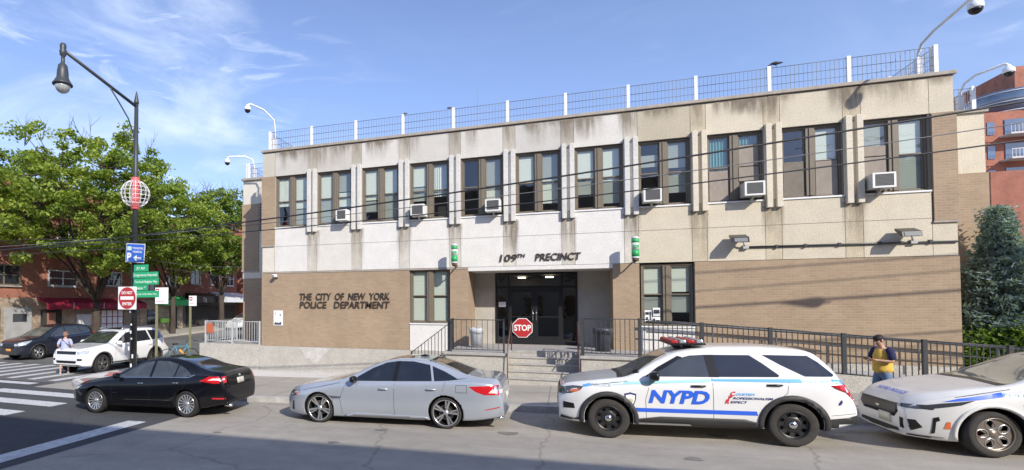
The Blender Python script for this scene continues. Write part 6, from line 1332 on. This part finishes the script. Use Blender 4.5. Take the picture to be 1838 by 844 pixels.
# street name blades
def blade(x0, x1, z0, z1, y, lines, label, yy=None):
    t = plate_sign('street_name_sign', x0, x1, z0, z1, y, 'sign_green', label, None)
    for s_, sz, cx_, z_, w_ in lines: text_at('lettering', s_, sz, (cx_, y - .004, z_), 'sign_white', t, .002, width=w_)
blade(-13.46, -12.86, 3.62, 3.86, sy - .02, [('37 AV', .13, -13.18, 3.68, .36)], 'small green street name sign reading 37 AV on the lamp post')
blade(-13.47, -12.42, 3.40, 3.60, sy - .05, [('Congressman Rosenthal', .12, -12.95, 3.46, .96)], 'long green street name sign reading Congressman Rosenthal, upper of the two long ones')
blade(-13.46, -12.42, 3.18, 3.385, sy - .03, [('The Saul Weprin Way', .11, -12.95, 3.24, .94)] if False else [('The Good Neighbor Way', .11, -12.95, 3.24, .94)], 'long green street name sign with small white words in the middle of the stack')
blade(-13.47, -12.86, 2.99, 3.165, sy - .05, [('Union', .14, -13.24, 3.02, .36), ('ST', .07, -12.96, 3.07, .08)], 'short green street name sign reading Union ST')
blade(-13.47, -12.40, 2.76, 2.975, sy - .03, [('City San Fa Na Hoban Way', .085, -12.94, 2.84, .90)], 'lowest long green street name sign on the lamp post')
t = empty('do_not_enter_sign', (-13.7, sy - .04, 2.4), 'white square DO NOT ENTER sign with red disc on the lamp post', 'sign'); y_ = sy - .06
b = MB(); b.box(-14.09, -13.31, y_, y_ + .01, 2.36, 3.12); b.build('sign_plate', 'sign_white', t, .002); b = MB(); b.lathe([(0, -.004), (.365, -.004), (.365, 0)], (-13.70, y_, 2.74), ax='y', n=44, smooth=False); b.build('disc', 'red', t); b = MB(); b.box(-13.98, -13.42, y_ - .010, y_ - .005, 2.685, 2.795); b.build('bar', 'sign_white', t)
text_at('lettering', 'DO NOT', .14, (-13.70, y_ - .008, 2.87), 'sign_white', t, .002, width=.46, bold=.003); text_at('lettering', 'ENTER', .14, (-13.70, y_ - .008, 2.50), 'sign_white', t, .002, width=.40, bold=.003)
# bus stop posts with white sign panels
for x, y, z0, z1, w, lb in ((-16.45, 18.2, 2.55, 3.25, .95, 'white bus stop sign with red square on an olive post, the nearer and larger one'), (-16.3, 20.2, 2.46, 2.93, .58, 'smaller white bus stop sign with red corner on an olive post further back')):
    t = empty('bus_stop_sign', (x, y, gz(x, y) + .15), lb, 'sign'); b = MB(); b.box(x - .045, x + .045, y - .03, y + .03, gz(x, y), z1 - .05); b.build('post', 'olive_post', t); b = MB(); b.box(x - .04, x - .04 + w * .72, y - .06, y - .035, z0, z1); b.build('sign_plate', 'sign_white', t, .004)
    b = MB(); b.box(x + .0, x + .16, y - .068, y - .061, z1 - .22, z1 - .05); e = b.build('emblem', 'red', t); b = MB(); b.prism([(x + .08 + .05 * math.cos(R(72 * i + 90)), z1 - .135 + .05 * math.sin(R(72 * i + 90))) for i in range(5)], 'y', y - .074, y - .069); b.build('emblem_star', 'sign_white', t)
    b = MB(); b.box(x + .0, x + .45 * w, y - .068, y - .061, z0 + .1, z0 + .13); b.build('line_of_print', mat('pink_print', (.75, .4, .42), .5) if w > .8 else 'pink_print', t)
# bicycle leaning at the post
t = empty('bicycle', (-16.6, 19.5, gz(-16.6, 19.5) + .15), 'light blue bicycle with orange bag chained to the further sign post', 'bicycle'); zb = gz(-16.6, 19.5) + .15; bx0, by0 = -16.9, 19.4
def P_(u, w): return (bx0 + u * .75, by0 + u * .62, zb + w)
for u in (0, 1.05):
    b = MB(); b.tube([P_(u + .33 * math.cos(a), .34 + .33 * math.sin(a)) for a in [2 * math.pi * i / 24 for i in range(25)]], .018, 6, cap=False); w = b.build('wheel', 'tyre', t); b = MB(); [b.tube([P_(u, .34), P_(u + .32 * math.cos(a), .34 + .32 * math.sin(a))], .003, 4) for a in [math.pi * 2 * i / 12 for i in range(12)]]; b.build('spokes', 'galv', w)
b = MB(); [b.tube([P_(*p), P_(*q)], .018, 6) for p, q in (((0, .34), (.35, .80)), ((.35, .80), (.50, .30)), ((0, .34), (.50, .30)), ((.50, .30), (.86, .78)), ((.36, .76), (.86, .80)), ((.84, .92), (1.05, .34)))]; b.build('frame', 'bike_blue', t)
b = MB(); b.tube([P_(.84, .92), P_(.83, 1.02), P_(.95, 1.06)], .014, 6); b.build('handlebar', 'trim_black', t); b = MB(); b.tube([P_(.22, .88), P_(.46, .90)], [.05, .025], 6); b.build('saddle', 'trim_black', t); b = MB(); b.tube([P_(.52, .62), P_(.74, .42)], [.06, .04], 8); b.build('bag', 'bike_orange', t)

# ---------------------------------------------------------------- overhead cables along the kerb and their pole beyond the right edge
def cable(pts, r, label):
    t = empty('overhead_cable', pts[0], label, 'cable'); xs = [p[0] for p in pts]; X = np.linspace(xs[0], xs[-1], 70)
    co = np.polyfit(xs, [p[2] for p in pts], 3 if len(pts) > 4 else 2); b = MB(); b.tube([(x, float(np.interp(x, xs, [p[1] for p in pts])), float(np.polyval(co, x))) for x in X], r, 6); b.build('strand', 'wire_black' if r > .012 else 'wire', t)
mat('wire_black', (.03, .03, .035), .5)
cable([(-40, 13, 4.6), (-18.74, 13, 4.45), (-8.75, 13, 4.85), (-2.75, 13, 5.32), (2.58, 13, 5.74), (7.82, 13, 6.15), (17.5, 13, 7.2)], .021, 'thickest black overhead cable crossing in front of the upper windows')
cable([(-40, 13.05, 4.5), (-18.74, 13.05, 4.40), (-8.75, 13.05, 4.69), (-2.76, 13.05, 4.83), (2.57, 13.05, 5.08), (7.8, 13.05, 5.50), (17.5, 13, 6.5)], .015, 'lowest black overhead cable crossing the window sills')
cable([(-40, 13.1, 4.9), (-18.74, 13.1, 4.62), (-8.75, 13.1, 4.77), (-2.75, 13.1, 5.06), (2.57, 13.1, 5.42), (7.81, 13.1, 5.86), (17.5, 13, 6.85)], .010, 'thin middle overhead cable between the two black ones')
cable([(-40, 24, 6.6), (-28, 20, 6.0), (-13.6, 14.1, 4.6)], .016, 'black cable coming down to the lamp post from the far left'); cable([(-40, 21, 5.2), (-28, 18, 4.9), (-13.6, 14.0, 4.45)], .014, 'lower slack cable at the far left behind the lamp post')
cable([(-31.8, 30, 6.6), (-22, 26, 5.0), (-14.3, 21.4, 4.3)], .012, 'slack service cable from the brick row to the left wing'); cable([(-31.8, 33, 5.8), (-22, 28, 4.55), (-14.3, 21.6, 3.7)], .012, 'lower service cable reaching the left wing')
up = empty('utility_pole', (17.6, 13.6, .4), 'wooden utility pole beyond the right edge carrying the overhead cables', 'utility pole'); b = MB(); b.tube([(17.6, 13.4, 0), (17.6, 13.4, 11)], [.17, .12], 12); b.build('pole', 'bark', up); b = MB(); b.box(16.5, 18.7, 13.3, 13.42, 9.4, 9.55); b.build('crossarm', 'bark', up)
b = MB(); b.lathe([(0, 7.3), (.24, 7.32), (.25, 8.1), (0, 8.15)], (17.95, 13.2, 0), n=18); b.build('transformer', 'galv', up)
for z0, z1, r, lb in ((7.6, 8.25, .03, 'heavy telephone bundle high above the kerb'), (8.7, 9.2, .018, 'upper power cable high above the kerb'), (8.1, 8.8, .014, 'second power cable high above the kerb')):
    cable([(8.6, 12.95, z0), (12.8, 13.0, (z0 + z1) / 2 - .05), (17.5, 13.0, z1)], r, lb)

t = empty('splice_box', (12.4, 13, 7.2), 'long dark cable splice box hanging from the telephone bundle beyond the right edge', 'cable box'); b = MB(); b.lathe([(0, -.62), (.035, -.55), (.07, -.2), (.13, .25), (.11, .36), (.03, .42), (.02, .6), (0, .62)], (12.6, 13.0, 7.80), ax='x', n=14); b.build('case', 'trim_black', t)
# ---------------------------------------------------------------- people
def skin_body(name, joints, edges, m, parent, sub=2, root=0):
    me = bpy.data.meshes.new(name); o0 = org(parent); me.from_pydata([(p[0], p[1], p[2]) for p, r in joints], edges, []); o = link(name, me, m, parent)
    md = o.modifiers.new('skin', 'SKIN'); md.use_smooth_shade = True
    for i, (p, r) in enumerate(joints): sv = me.skin_vertices[0].data[i]; sv.radius = r if isinstance(r, tuple) else (r, r); sv.use_root = (i == root)
    ms = o.modifiers.new('sub', 'SUBSURF'); ms.levels = sub; ms.render_levels = sub; apply_mods(o)
    for p in o.data.polygons: p.use_smooth = True
    o.data.materials.clear(); o.data.materials.append(MATS[m]); return o
def hand(wr, d, up, side, s=1.):
    """wrist, pointing direction, back-of-hand normal -> palm joint and five finger chains"""
    d = Vector(d).normalized(); up = Vector(up).normalized(); lat = d.cross(up).normalized() * side; J = []; E_ = []
    J.append((Vector(wr) + d * .05 * s, (.034 * s, .017 * s)))
    for k, (o, l) in enumerate(((-.030, .068), (-.010, .078), (.011, .073), (.030, .058))):
        a = Vector(wr) + d * .085 * s + lat * o * s; b_ = a + d * l * .5 * s - up * .010 * s; c_ = b_ + d * l * .38 * s - up * .028 * s; i = len(J); J += [(a, .0095 * s), (b_, .0085 * s), (c_, .007 * s)]; E_ += [(0, i), (i, i + 1), (i + 1, i + 2)]
    a = Vector(wr) + d * .035 * s - lat * .034 * s; b_ = a + d * .035 * s - lat * .022 * s - up * .012 * s; c_ = b_ + d * .028 * s - up * .008 * s; i = len(J); J += [(a, .012 * s), (b_, .0105 * s), (c_, .009 * s)]; E_ += [(0, i), (i, i + 1), (i + 1, i + 2)]
    return J, E_
def person_body(parent, J, m='skin'):
    """J: dict of joint positions, local to the person. one continuous figure"""
    pts = []; ed = []; idx = {}
    def add(n, r): idx[n] = len(pts); pts.append((Vector(J[n]), r))
    for n, r in (('pelvis', .11), ('waist', .09), ('chest', .105), ('neckb', .058), ('neck', .052), ('jaw', (.062, .068)), ('head', (.078, .095)), ('crown', (.060, .075))): add(n, r)
    ed += [(0, 1), (1, 2), (2, 3), (3, 4), (4, 5), (5, 6), (6, 7)]
    for s in 'LR':
        add('sho' + s, .055); add('elb' + s, .040); add('wri' + s, (.028, .022)); ed += [(2, idx['sho' + s]), (idx['sho' + s], idx['elb' + s]), (idx['elb' + s], idx['wri' + s])]
        h, e = hand(J['wri' + s], J['hd' + s], J['hu' + s], 1 if s == 'R' else -1); b0 = len(pts); pts.extend(h); ed += [(idx['wri' + s], b0)] + [(a + b0, c + b0) for a, c in e]
        add('hip' + s, .085); add('kne' + s, .056); add('calf' + s, .052); add('ank' + s, .034); add('toe' + s, (.036, .022)); ed += [(0, idx['hip' + s]), (idx['hip' + s], idx['kne' + s]), (idx['kne' + s], idx['calf' + s]), (idx['calf' + s], idx['ank' + s]), (idx['ank' + s], idx['toe' + s])]
    return skin_body('body', pts, ed, m, parent)
def face(parent, hc, fwd, hair_m, hair_pts):
    """eyes, nose, ears and a shaped cap of hair around head centre hc"""
    f = Vector(fwd).normalized(); sd = f.cross(Vector((0, 0, 1))).normalized(); upv = sd.cross(f)
    def blob(name, c, r, m, ax3, n=14):
        bm = bmesh.new(); bmesh.ops.create_uvsphere(bm, u_segments=n, v_segments=n // 2 + 2, radius=1)
        for v in bm.verts: q = v.co.copy(); v.co = Vector(c) + sd * q.x * r[0] + f * q.y * r[1] + upv * q.z * r[2]
        me = bpy.data.meshes.new(name); bm.to_mesh(me); bm.free()
        for p in me.polygons: p.use_smooth = True
        return link(name, me, m, parent)
    hc = Vector(hc)
    for s in (-1, 1): blob('eye', hc + sd * .033 * s + f * .092 + upv * .005, (.014, .006, .008), 'hair_black', None); blob('ear', hc + sd * .084 * s - f * .005 - upv * .01, (.012, .022, .032), 'skin', None)
    blob('nose', hc + f * .105 - upv * .025, (.014, .020, .022), 'skin', None); blob('mouth', hc + f * .094 - upv * .062, (.026, .006, .006), 'decal_red' if False else 'brown_brick', None)
    for o, r in hair_pts: blob('hair', hc + sd * o[0] + f * o[1] + upv * o[2], r, hair_m, None, 20)
# man with a phone by the ramp fence
px_, py_ = 6.22, 14.15; zg_ = gz(px_, py_) + .15
t = empty('person', (px_, py_, zg_), 'man in a yellow shirt with navy sleeves looking down at his phone by the fence', 'person')
fw = Vector((-.93, -.36, 0)); sd_ = Vector((-.36, .93, 0))   # facing left and a little to the road; sd_ = his right side
def Q(f_, s_, z): return fw * f_ + sd_ * s_ + Vector((0, 0, z))
Jm = dict(pelvis=Q(0, 0, .90), waist=Q(.0, 0, 1.06), chest=Q(.0, 0, 1.26), neckb=Q(.02, 0, 1.40), neck=Q(.045, 0, 1.455), jaw=Q(.095, 0, 1.495), head=Q(.085, 0, 1.565), crown=Q(.055, 0, 1.625))
for s, k in (('R', 1), ('L', -1)):
    Jm['sho' + s] = Q(0, .19 * k, 1.345); Jm['elb' + s] = Q(.02, .255 * k, 1.09); Jm['wri' + s] = Q(.25, .12 * k, 1.12); Jm['hd' + s] = fw * .85 - sd_ * .45 * k + Vector((0, 0, .12)); Jm['hu' + s] = Vector((0, 0, -1)) + fw * .1
    Jm['hip' + s] = Q(0, .095 * k, .86); Jm['kne' + s] = Q(.03 + .03 * k, .11 * k, .47); Jm['calf' + s] = Q(-.0 + .03 * k, .115 * k, .33); Jm['ank' + s] = Q(-.02 + .03 * k, .12 * k, .075); Jm['toe' + s] = Q(.13 + .03 * k, .13 * k, .03)
person_body(t, Jm); face(t, Jm['head'], fw + Vector((0, 0, -.45)), 'hair_black', [((0, -.012, .045), (.088, .102, .072)), ((0, -.045, .005), (.084, .072, .075))])
skin_body('shirt', [(Q(0, 0, .80), .20), (Q(0, 0, .93), .19), (Q(0, 0, 1.08), .18), (Q(0, 0, 1.24), .185), (Q(0, 0, 1.345), .135), (Q(.015, 0, 1.395), .078)], [(0, 1), (1, 2), (2, 3), (3, 4), (4, 5)], 'cloth_yellow', t)
for s, k in (('R', 1), ('L', -1)): skin_body('sleeve', [(Q(0, .10 * k, 1.36), .070), (Q(0, .185 * k, 1.345), .080), (Q(.01, .225 * k, 1.22), .078), (Q(.02, .25 * k, 1.11), .070)], [(0, 1), (1, 2), (2, 3)], 'cloth_navy', t)
skin_body('jeans', [(Q(0, 0, .93), (.165, .125)), (Q(0, 0, .86), (.165, .125))] + [(Jm['hip' + s] + Vector((0, 0, -.05)), .105) for s in 'RL'] + [(Jm['kne' + s], .080) for s in 'RL'] + [(Jm['ank' + s] + Vector((0, 0, .03)), .066) for s in 'RL'], [(0, 1), (1, 2), (1, 3), (2, 4), (3, 5), (4, 6), (5, 7)], 'denim', t)
t.scale = (.92, .92, .92)
for s in 'RL': skin_body('shoe', [(Jm['ank' + s] + Vector((0, 0, -.02)) - fw * .03, .048), (Jm['ank' + s] + Vector((0, 0, -.035)) + fw * .06, (.045, .035)), (Jm['toe' + s], (.045, .030))], [(0, 1), (1, 2)], 'trim_black', t)
ph = empty('mobile_phone', Vector((px_, py_, zg_)) + Q(.36, 0, 1.13), 'dark mobile phone held in both hands by the man in yellow', 'phone'); c_ = Vector((px_, py_, zg_)) + Q(.345, .01, 1.145) * .92; b = MB(); b.add([tuple(c_ + fw * a_ + sd_ * e_ + Vector((0, 0, h_ + a_ * .4))) for h_ in (0, .010) for a_, e_ in ((-.07, -.036), (.07, -.036), (.07, .036), (-.07, .036))], [(0, 1, 2, 3), (4, 7, 6, 5), (0, 4, 5, 1), (1, 5, 6, 2), (2, 6, 7, 3), (3, 7, 4, 0)]); b.build('case', 'trim_black', ph)
# woman on the crosswalk
px_, py_ = -19.25, 16.1; zg_ = gz(px_, py_)
t = empty('person', (px_, py_, zg_), 'woman in a lavender top and dark green shorts walking away across the side street crosswalk', 'person')
fw = Vector((-.55, .83, 0)).normalized(); sd_ = Vector((fw.y, -fw.x, 0))
K = 1.06
def Q(f_, s_, z): return fw * f_ * K + sd_ * s_ * K + Vector((0, 0, z * K))
Jw = dict(pelvis=Q(0, 0, .90), waist=Q(.01, 0, 1.05), chest=Q(.02, 0, 1.24), neckb=Q(.03, 0, 1.38), neck=Q(.045, 0, 1.43), jaw=Q(.07, 0, 1.47), head=Q(.06, 0, 1.54), crown=Q(.045, 0, 1.60))
for s, k in (('R', 1), ('L', -1)):
    Jw['sho' + s] = Q(0.02, .175 * k, 1.32); Jw['elb' + s] = Q(-.02, .25 * k, 1.10); Jw['wri' + s] = Q(.16, .20 * k, 1.0); Jw['hd' + s] = fw * .9 + Vector((0, 0, -.2)); Jw['hu' + s] = sd_ * k
    st_ = .16 * k; Jw['hip' + s] = Q(0, .09 * k, .86); Jw['kne' + s] = Q(st_ * .6 + .03, .09 * k, .47); Jw['calf' + s] = Q(st_ * .8 - .03, .09 * k, .33); Jw['ank' + s] = Q(st_ - .03, .09 * k, .085); Jw['toe' + s] = Q(st_ + .12, .10 * k, .03)
person_body(t, Jw); face(t, Jw['head'], fw, 'hair_auburn', [((0, -.018, .035), (.090, .104, .078)), ((0, -.055, -.02), (.086, .065, .085))])
skin_body('top', [(Q(0, 0, .86), .18), (Q(0, 0, .98), .172), (Q(.01, 0, 1.10), .16), (Q(.02, 0, 1.24), .162), (Q(.025, 0, 1.33), .115), (Q(.03, 0, 1.37), .068)], [(0, 1), (1, 2), (2, 3), (3, 4), (4, 5)], 'cloth_lavender', t)
for s, k in (('R', 1), ('L', -1)): skin_body('sleeve', [(Q(.02, .09 * k, 1.33), .062), (Q(.02, .175 * k, 1.32), .070), (Q(0, .22 * k, 1.20), .066), (Q(-.02, .245 * k, 1.12), .060)], [(0, 1), (1, 2), (2, 3)], 'cloth_lavender', t)
skin_body('shorts', [(Q(0, 0, .90), (.17, .13)), (Q(0, 0, .84), (.175, .135))] + [(Jw['hip' + s] + Vector((0, 0, -.08)), .120) for s in 'RL'] + [(Jw['hip' + s].lerp(Jw['kne' + s], .75), .118) for s in 'RL'], [(0, 1), (1, 2), (1, 3), (2, 4), (3, 5)], 'cloth_green', t)
for s in 'RL': skin_body('shoe', [(Jw['ank' + s] + Vector((0, 0, -.025)) - fw * .03, .044), (Jw['ank' + s] + Vector((0, 0, -.045)) + fw * .06, (.042, .032)), (Jw['toe' + s], (.040, .026))], [(0, 1), (1, 2)], 'poster_grey', t)
bg_ = empty('shoulder_bag', (px_, py_, zg_ + 1.), 'dark shoulder bag on a strap carried by the woman on the crosswalk', 'bag'); w0 = Vector((px_, py_, zg_)); b = MB(); c_ = w0 + Q(-.02, .30, .86)
b.lathe([(0, -.16), (.14, -.15), (.17, -.05), (.15, .08), (.09, .15), (0, .16)], tuple(c_), n=16, sc=(1, .55)); b.build('bag_body', 'cloth_navy', bg_); b = MB(); b.tube([w0 + Q(-.02, .26, .98), w0 + Q(-.135, .1, 1.18), w0 + Q(-.09, -.09, 1.36), w0 + Q(.02, -.10, 1.39)], .012, 6); b.build('strap', 'trim_black', bg_)

GROUPS = {'parked_car': 'cars parked along the streets', 'police_car': 'police cars parked along the kerb', 'surveillance_camera': 'dome cameras on roof arms', 'precinct_lamp': 'green lamps beside the entrance', 'floodlight': 'floodlights on the facade',
          'overhead_cable': 'overhead cables', 'street_tree': 'street trees on the side street', 'shrub': 'shrubs behind the fence', 'spruce_tree': 'blue spruces at the right end', 'row_building': 'row buildings on the side street', 'awning': 'awnings on the side street shops',
          'street_name_sign': 'green street name signs on the lamp post', 'bus_stop_sign': 'bus stop signs', 'trash_can': 'trash cans on the porch', 'handrail': 'handrails', 'porch_railing': 'porch railings', 'terrace_railing': 'terrace railings', 'roof_fence': 'roof fences', 'bird': 'birds on the roof fence', 'far_building': 'distant buildings'}
for o in list(SC.objects):
    if o.parent is None and 'label' in o and 'group' not in o:
        st_ = o.name.split('.')[0]
        if st_ in GROUPS: o['group'] = GROUPS[st_]
